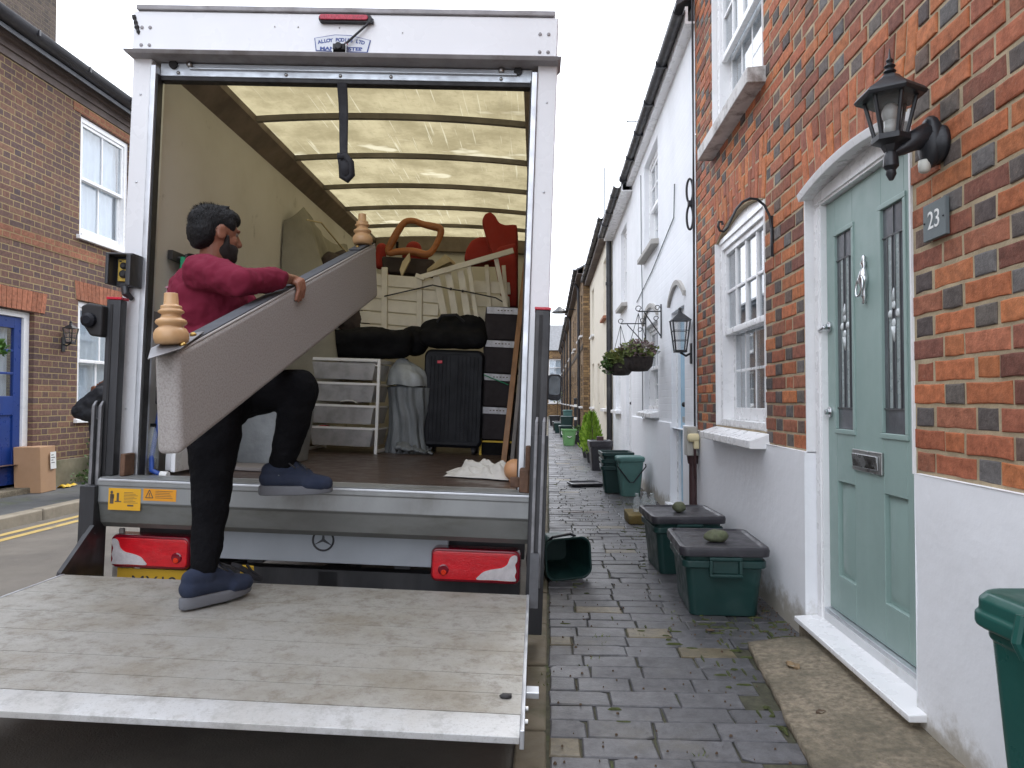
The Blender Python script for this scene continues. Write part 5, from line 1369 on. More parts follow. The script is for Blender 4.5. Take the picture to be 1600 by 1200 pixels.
def conifer(label, loc, h, r, seed, group=None):
    t = thing('potted_conifer', label, 'plant', loc, 0, group); rr = random.Random(seed)
    mb = MB(); mb.lathe([(.09, 0), (.12, .16), (.135, .165), (.135, .2), (.11, .2)], n=16); mb.build('pot', m_lift_dark, t, bevel=.004)
    for m_, nn in ((m_leaf_lime, 700), (m_leaf_lime2, 600)):
        mb = MB()
        for _ in range(nn):
            v = rr.random() ** .8; a = rr.uniform(0, 2 * PI); q = r * (1 - v) ** .55 * rr.uniform(.35, 1.05) * (1 + .3 * noise.noise((a * 2, v * 4, seed)))
            p = Vector((q * math.cos(a), q * math.sin(a), .18 + (h - .2) * v)); d = Vector((math.cos(a) * .5, math.sin(a) * .5, 1 + rr.uniform(-.3, .3))).normalized(); s = d.cross(Vector((-math.sin(a), math.cos(a), rr.uniform(-1, 1)))).normalized(); L = rr.uniform(.05, .11)
            mb.poly([p, p + d * L * .5 + s * .012, p + d * L, p + d * L * .5 - s * .012])
        mb.build('foliage', m_, t)
    mb = MB(); mb.cyl((0, 0, .15), (0, 0, h * .8), .012, .004, n=6); mb.build('trunk', m_twig, t)
conifer('lime green conifer in a pot by the cream cottage, the larger of a pair', (.82, 13.4, 0), .92, .21, 3, 'potted lime conifers'); conifer('smaller lime green conifer, half hidden behind the larger one', (.80, 14.6, 0), .86, .17, 8, 'potted lime conifers')
t = thing('garden_tub', 'pale green tub standing open on the pavement by the black post', 'tub', (.53, 18.6, 0), R(5)); mb = MB(); tub(mb, .27, .27, .36, .36, .42, .06); mb.loft([rrect(.37, .37, .06, z=.37), rrect(.39, .39, .065, z=.40), rrect(.39, .39, .065, z=.43), rrect(.35, .35, .05, z=.43)], cap0=False, cap1=False); mb.build('body', m_bin_light, t, bevel=.006)
mb = MB(); mb.tube([(-.18, 0, .38), (-.2, -.05, .3), (0, -.2, .22), (.2, -.05, .3), (.18, 0, .38)], .01, 6); mb.build('handle', m_letters, t)
t = thing('dark_planter', 'low black planter beside the black post', 'planter', (.80, 19.3, 0)); mb = MB(); tub(mb, .25, .3, .32, .36, .35, .04); mb.build('tub', m_bin_dark, t, bevel=.006); mb = MB(); leaves(mb, (0, 0, .38), (.15, .15, .1), 260, .07, 77); mb.build('foliage', m_leaf, t)
t = thing('bollard', 'slim black metal post with white bands on the pavement edge', 'post', (.80, 21.1, 0)); mb = MB(); mb.cyl((0, 0, 0), (0, 0, 1.2), .045, n=14); mb.sphere((0, 0, 1.2), (.055, .055, .06), 12, 8); mb.build('shaft', m_black_iron, t, smooth=False, bevel=.004); mb = MB(); mb.cyl((0, 0, .6), (0, 0, .68), .047, n=14); mb.cyl((0, 0, .98), (0, 0, 1.06), .047, n=14); mb.build('white_band', m_letters, t)
for i, (x, y, w, h_, m_, lab) in enumerate(((.55, 23.0, .42, .34, m_bin_green, 'dark green box at the front of the far row of bins'), (.62, 23.9, .40, .62, m_bin_green, 'tall dark green bin behind the front box of the far row'), (.66, 24.6, .3, .82, m_bin_teal, 'faded teal bin at the back of the far row'), (.40, 26.0, .4, .34, m_bin_green, 'low dark box half way along the far row of bins'), (.36, 28.2, .4, .33, m_bin_dark, 'black box further along the far row of bins'), (.30, 33.5, .5, .45, m_bin_dark, 'black tub at the very end of the far row'))):
    t = thing('recycling_bin', lab, 'bin', (x, y, 0), R(rnd.uniform(-6, 6)), 'far row of bins'); mb = MB(); tub(mb, w * .8, w * .85, w, w * 1.05, h_, .04); mb.build('body', m_, t, bevel=.005)
    mb = MB(); mb.loft([rrect(w + .02, w * 1.05 + .02, .05, z=h_ - .02), rrect(w + .03, w * 1.05 + .03, .05, z=h_ + .02), rrect(w - .04, w - .02, .04, z=h_ + .035)]); mb.build('lid', m_, t, bevel=.005)
shrub('small_tree', 'thin bare potted tree by the far row of bins', 'plant', (.42, 36.0, 0), [((0, 0, 1.5), (.28, .28, .5), 260, .1, m_leaf2, 15)], [((0, 0, 0), (.05, 0, 1.9), .03)])
# fallen leaves on the apron and pavement
for i, (x, y, s, a) in enumerate(((1.02, 3.06, .055, .3), (1.06, 2.75, .03, 1.1), (.97, 2.62, .028, 2.0), (1.13, 2.42, .03, .6), (.80, 3.6, .03, 1.4))):
    mb = MB(); mb.grid(lambda u, v: ((u - .5) * s * math.sin(PI * min(.98, max(.05, v))), (v - .5) * s * 1.5, .006 + .25 * s * (2 * u - 1) ** 2 + .2 * s * noise.noise((u * 3 + i, v * 4, 1))), 4, 6)
    o = mb.build('fallen_leaf', m_twig if i else mat('dry_leaf', (.22, .15, .08), .8, var=.3, vs_=40), smooth=True, solid=.0015); o.location = (x, y, .03 if in_apron(x, y) else .004); o.rotation_euler = (0, 0, a)
    tag(o, ['large curled pale brown leaf on the concrete below the door sill', 'dark brown leaf on the concrete in front of the door', 'small dark leaf near the outer edge of the concrete', 'dark leaf on the concrete close to the wall corner', 'small brown leaf on the grey pavers beyond the concrete'][i], 'leaf', 'fallen leaves')
# ------------------------------------------------------------------ removal lorry: local x across, y forward into the box, z up from the load floor
TM = Matrix.Translation((-1.109, 3.5, .729)) @ Matrix.Rotation(R(1.0), 4, 'Z') @ Matrix.Rotation(R(2.0125), 4, 'Y')
trk = thing('box_truck', 'white box lorry with its roller door up and tail lift lowered, parked at the kerb', 'lorry', F=TM)
def tb(name, m_, *boxes, parent=None, bevel=.004, **k):
    mb = MB()
    for b in boxes: mb.box(*b)
    return mb.build(name, m_, parent or trk, bevel=bevel, **k)
BW, BH, BL = 1.045, 2.26, 4.75
# box body
tb('side_panel', m_body_white, (-BW, -BW + .02, .06, BL, -.10, 2.34)); tb('side_panel', m_body_white, (BW - .02, BW, .06, BL, -.10, 2.34))
tb('lining', m_ply, (-1.023, -1.003, .1, BL, .0, 2.33)); tb('lining', m_ply, (1.003, 1.023, .1, BL, .0, 2.33))
tb('bulkhead', m_ply, (-1.0, 1.0, BL - .03, BL, -.0, 2.335))
tb('rub_rail', m_plank_grey, (-1.003, -.985, .12, BL - .04, .75, .86), (1.0 - .012, 1.003, .12, BL - .04, .75, .86), (1.0 - .012, 1.003, .12, BL - .04, 1.35, 1.46))
fl = tb('load_floor', m_floor_ply, (-1.0, 1.0, .13, BL - .03, -.06, .0), bevel=0)
tb('floor_edge', m_alu, (-1.0, 1.0, .02, .128, -.06, .006))
mb = MB()
mb.loft([[(-1.003, y, 2.15), (-.90, y, 2.255), (-.90, y, 2.30), (-1.003, y, 2.32)] for y in (.1, BL)]); mb.loft([[(.90, y, 2.255), (1.003, y, 2.15), (1.003, y, 2.32), (.90, y, 2.30)] for y in (.1, BL)])
mb.build('cornice', m_cornice, trk)
tb('cornice_end', m_cornice, (-.90, .90, BL - .09, BL - .03, 2.16, 2.335))
arch = lambda x: 2.292 + .045 * (1 - (x / 1.0) ** 2)
mb = MB(); mb.grid(lambda u, v: (-1.0 + 2.0 * u, .1 + (BL - .1) * v, arch(-1 + 2 * u) + .004 * noise.noise((u * 4, v * 9, 0))), 24, 40); mb.build('roof_sheet', m_roof, trk, smooth=True)
for y in (.40, 1.14, 1.90, 2.66, 3.36, 4.07):
    mb = MB(); n = 16
    for k in range(n):
        x0, x1 = -.95 + 1.9 * k / n, -.95 + 1.9 * (k + 1) / n
        mb.hexa([(x0, y - .016, arch(x0) - .038), (x1, y - .016, arch(x1) - .038), (x1, y + .016, arch(x1) - .038), (x0, y + .016, arch(x0) - .038)], [(x0, y - .028, arch(x0) - .006), (x1, y - .028, arch(x1) - .006), (x1, y + .028, arch(x1) - .006), (x0, y + .028, arch(x0) - .006)])
    mb.build('roof_rib', m_rib_dark, trk)
# rear frame
for s in (-1, 1):
    mb = MB(); a0, a1 = sorted((s * .985, s * 1.082)); mb.hexa([(a0, 0, -.05), (a1 - (0 if s > 0 else 0), 0, -.05), (a1, .10, -.05), (a0, .10, -.05)], [(a0, 0, 2.15), (a1, 0, 2.15), (a1, .10, 2.15), (a0, .10, 2.15)])
    p = mb.build('rear_post', m_body_white, trk, bevel=.006)
    mb = MB(); b0, b1 = sorted((s * .956, s * .984)); mb.box(b0, b1, -.012, .08, .0, 2.10); mb.build('door_track', m_alu, trk, bevel=.003)
    mb = MB(); b0, b1 = sorted((s * .949, s * .956)); mb.box(b0, b1, .0, .05, .0, 2.06); mb.build('door_seal', m_gasket, trk)
    mb = MB()
    for z in (.35, .9, 1.5, 1.95): mb.sphere((s * 1.035, -.001, z), (.006, .004, .006), 8, 6)
    mb.build('rivet', m_alu, p, smooth=True)
hd = tb('header', m_body_white, (-1.08, 1.08, -.02, .12, 2.152, 2.372), bevel=.008)
tb('header_cap', m_grey_trim, (-1.062, 1.062, -.03, .12, 2.374, 2.400), bevel=.004)
mb = MB(); mb.hexa([(-1.085, -.06, 2.134), (1.085, -.06, 2.134), (1.085, .1, 2.134), (-1.085, .1, 2.134)], [(-1.10, -.075, 2.151), (1.10, -.075, 2.151), (1.10, .1, 2.151), (-1.10, .1, 2.151)]); mb.build('rain_ledge', m_grey_trim, trk, bevel=.003)
mb = MB()
for s in (-1, 1):
    for dx in (.0, .042):
        for z in (2.195, 2.285): mb.lathe([(.009, 0), (.009, .003), (.005, .006)], (s * (.99 + dx - .0), -.02, z), (0, -1, 0), 10)
for x in (-.35, -.02, -.23, .3): mb.sphere((x, -.021, 2.30 - .02 * (x > 0)), .004, 6, 4)
mb.build('rivet', m_grey_trim, hd)
mb = MB(); mb.tube([(-1.078 + .004 * k % 2, -.022, 2.345 - .012 * k) for k in range(9)], [.010, .012, .008, .012, .009, .013, .008, .010, .004], 6); mb.build('scuff', m_gasket, hd)
# rolled-up door: bottom rail, the curtain above it and the pull strap
mb = MB(); mb.box(-.955, .955, .03, .075, 2.062, 2.128); mb.box(-.80, .88, .016, .03, 2.094, 2.104)
sr = mb.build('roller_door', m_galv, trk, bevel=.003)
tb('door_slat', m_galv, (-.95, .95, .076, .09, 2.07, 2.15), parent=sr)
mb = MB()
for x in (-.86, -.30, -.02, .24, .80): mb = MB(); mb.lathe([(.009, 0), (.009, .004), (.004, .008)], (x, .03, 2.078), (0, -1, 0), 10); mb.build('bolt', m_dull_chrome, sr, smooth=True)
for x in (-.80, .80): mb = MB(); mb.sphere((x, .02, 2.118), (.016, .012, .016), 10, 6); mb.build('roller', m_dull_chrome, sr, smooth=True)
tb('gap_shade_strip', m_gasket, (-.955, .955, .028, .08, 2.038, 2.061), parent=sr)  # solid dark strip standing for the shaded gap below the door rail
for s in (-1, 1): mb = MB(); mb.lathe([(.022, 0), (.022, .012)], (s * .885, .03, 2.118), (0, -1, 0), 14); mb.build('roller_wheel', m_gasket, sr)
mb = MB(); n = 16
def st_(u, v):
    z = 2.04 - .40 * v; w = .026 * (1 - .25 * v)
    return (-.008 + .03 * v + (u - .5) * 2 * w, .02 + .012 * math.sin(v * 5), z)
mb.grid(st_, 4, 18); s_ = mb.build('pull_strap', m_strap, sr, smooth=True, solid=.004)
mb = MB(); mb.tube([(.0, .02, 1.655), (.03, .0, 1.66), (.055, .01, 1.63), (.06, .02, 1.57), (.04, .02, 1.545), (.015, .02, 1.56), (.01, .02, 1.62)], .019, 8, closed=True); mb.sphere((.032, .02, 1.60), (.034, .03, .055), 12, 8); mb.box(-.012, .01, .0, .03, 1.645, 1.675); mb.build('strap_knot', m_strap, sr, smooth=True)
# high-level lamp, its cable, camera and the maker's badge
mb = MB(); mb.loft([[(x * 1.0 + .013, -.02 - y, z + 2.338) for x, z, _ in rrect(.27, .042, .02)] for y in (0, .022)]); bl = mb.build('brake_light', m_gasket, trk, bevel=.003)
mb = MB(); mb.loft([[(x + .006, -.042 - y, z + 2.341) for x, z, _ in rrect(.245, .026, .012)] for y in (0, .008)]); mb.build('red_lens', m_lens_brake, bl, bevel=.003) if False else mb.build('red_lens', mat('faded_red_lens', (.42, .02, .05), .3, var=.3, vs_=60), bl, bevel=.003)
mb = MB(); mb.tube([(.135, -.035, 2.325), (.12, -.04, 2.305), (.03, -.045, 2.215), (.005, -.05, 2.19)], .006, 6); mb.tube([(.145, -.03, 2.34), (.15, -.035, 2.32), (.135, -.035, 2.325)], .009, 6); mb.build('camera_cable', m_cable, trk)
mb = MB(); mb.box(-.035, .025, -.075, -.022, 2.165, 2.195); mb.lathe([(.018, 0), (.018, .01)], (-.005, -.075, 2.18), (0, -1, 0), 14); cm = mb.build('rear_camera', m_gasket, trk, bevel=.004)
mb = MB(); mb.box(-.04, -.036, -.06, -.02, 2.135, 2.20); mb.box(.026, .03, -.06, -.02, 2.135, 2.20); mb.build('bracket', m_dull_chrome, cm)
bc = [(-.145, 2.245), (-.135, 2.180), (.128, 2.175), (.142, 2.238), (.04, 2.262), (-.04, 2.264)]
bcx, bcz = -.005, 2.22
def badge(sc, y0, y1, m_, nm, par):
    mb = MB(); mb.prism([(bcx + (x - bcx) * sc[0], y0, bcz + (z - bcz) * sc[1]) for x, z in bc], (0, y1 - y0, 0)); return mb.build(nm, m_, par)
m_badge_blue = mat('badge_blue', (.05, .08, .27), .4, var=.05); m_badge_grey = mat('badge_silver', (.66, .69, .74), .4, var=.06)
bd = badge((1, 1), -.0235, -.02, m_badge_blue, 'badge', trk); badge((.965, .92), -.0245, -.021, m_badge_grey, 'badge_field', bd)
MX = lambda x, z, a=0, y=-.0247: Matrix.Translation((x, y, z)) @ Matrix.Rotation(PI / 2, 4, 'X') @ Matrix.Rotation(a, 4, 'Z')
def arc_text(s, cx, z0, w, size, par, rise):
    n = len(s)
    for i, c in enumerate(s):
        if c == ' ': continue
        t = (i + .5) / n * 2 - 1
        yield c, cx + t * w / 2, z0 + rise * (1 - t * t), -t * .28
lets = list(arc_text('ALLOY BODIES LTD', bcx - .002, 2.222, .235, .03, bd, .014))
vv = []; ff = []
def add_text(body, M, size, sx=1.0):
    cu = bpy.data.curves.new('t', 'FONT'); cu.body = body; cu.size = size; cu.extrude = .0004; cu.align_x = 'CENTER'; cu.align_y = 'CENTER'; cu.offset = size * .055
    o = bpy.data.objects.new('t', cu); COL.objects.link(o); bpy.context.view_layer.update()
    me = bpy.data.meshes.new_from_object(o.evaluated_get(bpy.context.evaluated_depsgraph_get()))
    k = len(vv); vv.extend([tuple(M @ Vector((v.co.x * sx, v.co.y, v.co.z))) for v in me.vertices]); ff.extend([tuple(k + i for i in p.vertices) for p in me.polygons])
    bpy.data.objects.remove(o); bpy.data.meshes.remove(me)
for c, x, z, a in lets: add_text(c, MX(x, z, a), .024)
add_text('MANCHESTER', MX(bcx, 2.191), .023, 1.5)
mb = MB(); mb.v = vv; mb.f = ff; mb.mi = [0] * len(ff); mb.build('badge_lettering', m_badge_blue, bd)
mb = MB()
for s in (-1, 1):
    for k in range(3):
        for j in range(2):
            if (k + j) % 2 == 0: x = bcx + s * (.018 + .0) - .012 + k * .009; z = 2.205 + j * .009 + (k * .003 * s); mb.box(x, x + .008, -.0256, -.0245, z, z + .008)
    mb.box(bcx + s * .018 - .013, bcx + s * .018 + .015, -.0251, -.0245, 2.2035, 2.2042)
mb.build('badge_flags', m_red_tape, bd)
# dock: threshold shelf and the folded cross-member of the tail lift
prof = [(0.02, .016), (-.15, .016), (-.165, .008), (-.165, -.018), (-.160, -.022), (-.160, -.098), (-.15, -.108), (-.128, -.20), (-.10, -.225), (.02, -.23)]
mb = MB(); mb.loft([[(x, y, z) for y, z in prof] for x in (-1.06, 1.03)]); dk = mb.build('dock_beam', m_lift_grey, trk, bevel=.003)
mb = MB(); mb.loft([[(x, y - .0025, z) for y, z in [(-.1575, -.1), (-.15, -.112), (-.128, -.20), (-.10, -.226), (-.09, -.226), (-.118, -.20), (-.14, -.112), (-.1475, -.1)]] for x in (-1.055, 1.025)]); mb.build('lower_flange', m_lift_dirty, dk)
mb = MB(); mb.box(-1.05, 1.02, -.163, -.02, .0165, .0195); mb.build('dock_plate', m_lift_grey, dk)
tb('dock_lip', m_alu, (-1.05, 1.02, -.1685, -.164, .003, .014), parent=dk, bevel=.002)
# warning stickers
def sticker(x0, x1, z0, z1, m_, body):
    y = -.1607; mb = MB(); mb.box(x0, x1, y - .0008, y, z0, z1); s = mb.build('warning_sticker', m_, dk)
    mb = MB(); body(mb, y - .0016, y - .0009); mb.build('printed_marks', m_stick_ink, s); return s
m_stick_ink = mat('sticker_print', (.10, .075, .05), .6)
def b1(mb, ya, yb):
    x, z = -1.0, -.03
    mb.box(x + .004, x + .022, ya, yb, z - .075, z - .028); mb.box(x + .010, x + .024, ya, yb, z - .05, z - .030); mb.sphere((x + .012, ya, z - .02), (.007, .0008, .008), 8, 6)
    mb.hexa([(x + .028, ya, z - .066), (x + .060, ya, z - .066), (x + .060, yb, z - .066), (x + .028, yb, z - .066)], [(x + .028, ya, z - .061), (x + .060, ya, z - .061), (x + .060, yb, z - .061), (x + .028, yb, z - .061)])
    mb.box(x + .037, x + .048, ya, yb, z - .062, z - .022)
    for k in range(8): w = .045 + .03 * ((k * 7) % 5) / 5; mb.box(x + .072, x + .072 + w, ya, yb, z - .018 - .007 * k - .0018, z - .018 - .007 * k)
    mb.box(x + .09, x + .12, ya, yb, z - .085, z - .077)
def b2(mb, ya, yb):
    x, z = -.832, -.02
    for (p, q) in (((.0, -.05), (.018, -.012)), ((.018, -.012), (.036, -.05)), ((.036, -.05), (.0, -.05))):
        mb.bar((x + .01 + p[0], (ya + yb) / 2, z + p[1]), (x + .01 + q[0], (ya + yb) / 2, z + q[1]), .0008, .004, (0, 1, 0)) if False else mb.bar((x + .01 + p[0], (ya + yb) / 2, z + p[1]), (x + .01 + q[0], (ya + yb) / 2, z + q[1]), .004, .0007, (0, 1, 0))
    mb.box(x + .026, x + .030, ya, yb, z - .04, z - .026); mb.box(x + .026, x + .030, ya, yb, z - .047, z - .043)
    for k in range(5): w = .085 - .02 * ((k * 3) % 4) / 4; mb.box(x + .057, x + .057 + w, ya, yb, z - .018 - .008 * k, z - .016 - .008 * k)
sticker(-1.004, -.846, -.134, -.030, m_sticker, b1); sticker(-.834, -.674, -.084, -.027, m_sticker_o, b2)
# vehicle's own rear crossmember with the ring badge, dark chassis
tb('rear_crossmember', mat('blue_grey_panel', (.36, .39, .42), .4, var=.06), (-.66, .62, .03, .07, -.39, -.21))
mb = MB(); mb.tube([(-.01 + .052 * math.sin(a), .026, -.275 + .052 * math.cos(a)) for a in [2 * PI * k / 32 for k in range(32)]], .005, 6, closed=True)
for a in (0, 2 * PI / 3, 4 * PI / 3): mb.hexa([(-.01 - .007 * math.cos(a), .024, -.275 + .007 * math.sin(a)), (-.01 + .007 * math.cos(a), .024, -.275 - .007 * math.sin(a)), (-.01 + .007 * math.cos(a), .03, -.275 - .007 * math.sin(a)), (-.01 - .007 * math.cos(a), .03, -.275 + .007 * math.sin(a))], [(-.01 + .05 * math.sin(a) - .001, .024, -.275 + .05 * math.cos(a)), (-.01 + .05 * math.sin(a) + .001, .024, -.275 + .05 * math.cos(a)), (-.01 + .05 * math.sin(a) + .001, .03, -.275 + .05 * math.cos(a)), (-.01 + .05 * math.sin(a) - .001, .03, -.275 + .05 * math.cos(a))])
mb.build('ring_badge', m_lift_dark, trk)
ch = MB(); ch.box(-.42, -.34, .1, 6.3, -.42, -.28); ch.box(.34, .42, .1, 6.3, -.42, -.28); ch.box(-1.0, 1.0, .12, .2, -.35, -.1); ch.box(-.98, .98, .1, .18, -.56, -.44)
for y in (.9, 1.8, 2.8, 3.8, 4.8): ch.box(-1.0, 1.0, y, y + .06, -.15, -.06)
ch.cyl((-.72, .9, -.47), (.72, .9, -.47), .06); ch.cyl((-.72, 4.7, -.47), (.72, 4.7, -.47), .05)
ch.box(-.05, .05, .1, .6, -.75, -.45); ch.build('chassis', m_lift_dark, trk)
for x, y in ((-.86, .95), (.86, .95), (-.86, 5.3), (.86, 5.3)):
    s = 1 if x > 0 else -1
    mb = MB(); mb.lathe([(.20, -.10), (.30, -.11), (.345, -.08), (.35, 0), (.345, .08), (.30, .11), (.20, .10)], (x, y, -.475), (1, 0, 0), 32); w = mb.build('wheel', m_gasket, trk, smooth=True)
    mb = MB(); mb.lathe([(.02, .05), (.10, .05), (.12, .02), (.195, .06), (.205, .09)], (x, y, -.475), (s, 0, 0), 24); mb.build('rim', m_grey_trim, w, smooth=True)
# cab, mostly hidden by the box
mb = MB(); cp = [(4.80, -.45), (6.35, -.45), (6.45, -.1), (6.40, .25), (5.95, .45), (5.45, 1.18), (4.80, 1.25)]
mb.loft([[(x, y, z) for y, z in cp] for x in (-.94, .94)]); cb = mb.build('cab', m_body_white, trk, bevel=.04, seg=3)
mb = MB(); mb.hexa([(-.80, 5.98, .47), (.80, 5.98, .47), (.80, 5.95, .45), (-.80, 5.95, .45)], [(-.72, 5.49, 1.16), (.72, 5.49, 1.16), (.72, 5.46, 1.14), (-.72, 5.46, 1.14)]); mb.build('windscreen', m_case, cb)
for s in (-1, 1):
    mb = MB(); mb.prism([(s * .943, 5.0, .45), (s * .943, 5.75, .45), (s * .943, 5.4, 1.08), (s * .943, 5.0, 1.1)], (s * .004, 0, 0)); mb.build('side_window', m_case, cb)
tb('luton_peak', m_body_white, (-BW, BW, BL, 5.7, 1.3, 2.34), bevel=.05, seg=3)
for s in (-1, 1):
    mb = MB(); cx = s * 1.245; mb.loft([[(cx + x, 4.93 + dy, z + .63) for x, z, _ in rrect(.155, .31, .045)] for dy in (-.06, .0)]); mb.loft([[(cx + x * k, 4.93 + dy, z * k + .63) for x, z, _ in rrect(.155, .31, .045)] for k, dy in ((1, 0), (.75, .05))]); mr = mb.build('wing_mirror', m_bin_dark, trk, bevel=.006)
    mb = MB(); mb.loft([[(cx + x, 4.866 + dy, z + .65) for x, z, _ in rrect(.13, .22, .035)] for dy in (0, .006)]); mb.build('mirror_glass', mat('dark_mirror', (.035, .05, .06), .12), mr)
    mb = MB(); mb.tube([(s * .93, 5.1, .60), (s * 1.1, 4.97, .50), (cx, 4.93, .50)], .018, 8); mb.tube([(s * .93, 5.1, .78), (s * 1.1, 4.97, .76), (cx, 4.93, .76)], .015, 8); mb.build('mirror_arm', m_bin_dark, mr)
# rear lamps
def rear_lamp(x0, x1, sx):
    z0, z1 = -.435, -.272; cx, cz = (x0 + x1) / 2, (z0 + z1) / 2; W, H = x1 - x0, z1 - z0
    mb = MB(); mb.loft([[(cx + x * k, y, cz + z * k) for x, z, _ in rrect(W, H, .03)] for k, y in ((1, .03), (1, -.04), (.97, -.058))]); l = mb.build('tail_light', m_lens_dark, trk, bevel=.006)
    mb = MB(); mb.loft([[(cx - sx * .004 + x * k, y, cz + z * k) for x, z, _ in rrect(W * .93, H * .83, .02)] for k, y in ((1, -.056), (1, -.062), (.98, -.066))]); mb.build('red_lens', m_lens_red, l, bevel=.003)
    o = cx + sx * W * .455; q = lambda a, b: (o - sx * a * W, -.0662, cz + b * H)
    pts = [q(.0, .36), q(.035, .38), q(.075, .30), q(.10, .12), (q(.16, -.0)), q(.27, -.06), q(.36, -.14), q(.41, -.26), q(.43, -.37), q(.26, -.37), q(.05, -.38), q(.0, -.35), q(.015, -.22), q(.0, -.08), q(.015, .1), q(-.005, .22)]
    n_ = len(pts); sm = []
    for i in range(n_):
        p0, p1, p2, p3 = (Vector(pts[(i + k) % n_]) for k in (-1, 0, 1, 2))
        for t_ in (0, .25, .5, .75): sm.append(.5 * ((2 * p1) + (p2 - p0) * t_ + (2 * p0 - 5 * p1 + 4 * p2 - p3) * t_ ** 2 + (3 * p1 - p0 - 3 * p2 + p3) * t_ ** 3))
    mb = MB(); mb.prism([p + Vector((0, -.0006, 0)) for p in sm], (0, -.004, 0)); mb.build('reversing_lens', m_lens_clear, l)
    mb = MB(); mb.lathe([(.026, 0), (.026, .004), (.02, .006)], (cx - sx * W * .35, -.0655, cz - .02), (0, -1, 0), 16); mb.build('reflector', m_lens_dark, l)
    mb = MB(); mb.lathe([(.014, 0), (.010, .004)], (cx - sx * W * .345, -.0712, cz - .033), (0, -1, 0), 12); mb.build('bulb_glint', mat('lit_red', (.75, .04, .01), .2), l)
rear_lamp(-1.047, -.645, -1); rear_lamp(.545, .985, 1)
mb = MB(); mb.box(-1.02, -.50, -.034, -.028, -.565, -.442); npz = mb.build('number_plate', m_plate_y, trk, bevel=.003)
text_mesh('plate_characters', 'MX18 LUT', .092, m_ink, MX(-.735, -.512, 0, -.0345), npz, .0006, sx=1.02)
tb('lamp_bracket', m_stone_sill, (-1.03, -1.005, -.02, .0, -.50, -.25), (-1.06, -.96, -.01, .02, -.52, -.44))
# tail-lift columns
m_guide = mat('dull_guide_steel', (.24, .24, .25), .5, metal=.6, var=.25, vs_=12)
for s in (-1, 1):
    xa, xb = (-1.094, -1.022) if s < 0 else (1.014, 1.086)
    mb = MB(); mb.loft([[(x + xa, y, z) for x, y in ((0, -.21), (xb - xa, -.21), (xb - xa, -.10), (xb - xa - .02, -.085), (.02, -.085), (0, -.10))] for z in ((.0205, .885) if s < 0 else (-.62, .885))])
    if s < 0: mb.v = [(x, -.105 + (y + .21) * .5, z) for x, y, z in mb.v]; mb.box(-1.13, -1.055, -.19, -.08, -.62, -.02)
    c = mb.build('lift_column', m_lift_dark, trk, bevel=.006)
    tb('red_cap', m_red_tape, (xa - .002, xb + .002, -.107 if s < 0 else -.212, -.04 if s < 0 else -.084, .8855, .898), parent=c, bevel=.002)
    mb = MB(); 
    if s < 0: mb.box(xa + .022, xa + .034, -.1085, -.1045, .03, .86)
    else: mb.box(xa + .02, xa + .035, -.2145, -.2105, -.60, .86)
    mb.build('groove', m_gasket, c)
    x0 = -1.125 if s < 0 else 1.03
    mb = MB()
    yq = .10 if s < 0 else 0
    for dx in (0, .034): mb.box(x0 + dx, x0 + dx + .016, -.236 + yq, -.216 + yq, -.40, .36); mb.hexa([(x0 + dx, -.236 + yq, .36), (x0 + dx + .016, -.236 + yq, .36), (x0 + dx + .016, -.216 + yq, .36), (x0 + dx, -.216 + yq, .36)], [(x0 + dx + .006, -.22 + yq, .385), (x0 + dx + .016, -.22 + yq, .385), (x0 + dx + .016, -.212 + yq, .385), (x0 + dx + .006, -.212 + yq, .385)])
    mb.build('guide_rod', m_guide, c, bevel=.003)
    mb = MB(); mb.box(x0 - .01, x0 + (.03 if s < 0 else .065), -.2155 + yq, -.17 + yq, -.62 if s > 0 else -.02, .30); mb.build('runner', m_lift_dark, c, bevel=.004)
    mb = MB(); xs = s * 1.05; mb.hexa([(xs - .02, -.45, -.43), (xs + .02, -.45, -.43), (xs + .02, -.20, -.43), (xs - .02, -.20, -.43)], [(xs - .02, -.24, -.24), (xs + .02, -.24, -.24), (xs + .02, -.20, -.24), (xs - .02, -.20, -.24)]); mb.build('gusset', m_lift_dark, c)
# rubber marker-lamp housing beside the left column, control box, hinge blocks
mb = MB(); hx = [(-1.195, .845), (-1.16, .86), (-1.085, .85), (-1.085, .695), (-1.145, .70), (-1.19, .765)]
mb.prism([(x, -.15, z) for x, z in hx], (0, .08, 0)); ml = mb.build('marker_lamp', m_gasket, trk, bevel=.012, seg=3)
mb = MB(); mb.lathe([(.035, 0), (.035, .02), (.02, .03)], (-1.145, -.15, .775), (0, -1, 0), 14); mb.build('lamp_lens', m_case, ml)
mb = MB(); mb.box(-1.115, -1.098, -.10, -.0, .962, 1.11); mb.box(-1.00, -.975, -.12, -.0, .955, 1.11); mb.box(-1.098, -1.0, -.03, -.0, .957, 1.108); mb.box(-1.115, -.975, -.10, -.0, 1.108, 1.118); mb.tube([(-1.05, -.03, .957), (-1.04, -.04, .925), (-1.02, -.01, .90)], [.02, .02, .012], 8)
cbx = mb.build('control_box', m_lift_dark, trk, bevel=.004)
mb = MB(); mb.box(-1.083, -1.012, -.045, -.031, .985, 1.095); pn = mb.build('yellow_panel', mat('yellow_control_panel', (.55, .38, .06), .5, var=.08), cbx, bevel=.004)
mb = MB()
for x, z, r in ((-1.05, 1.062, .017), (-1.05, 1.02, .02)): mb.lathe([(r, 0), (r, .01), (r * .6, .016)], (x, -.045, z), (0, -1, 0), 14)
for x, z in ((-1.07, 1.085), (-1.03, 1.085), (-1.022, 1.02), (-1.022, 1.062)): mb.box(x - .006, x + .006, -.047, -.0455, z - .004, z + .004)
mb.build('knob', m_gasket, pn)
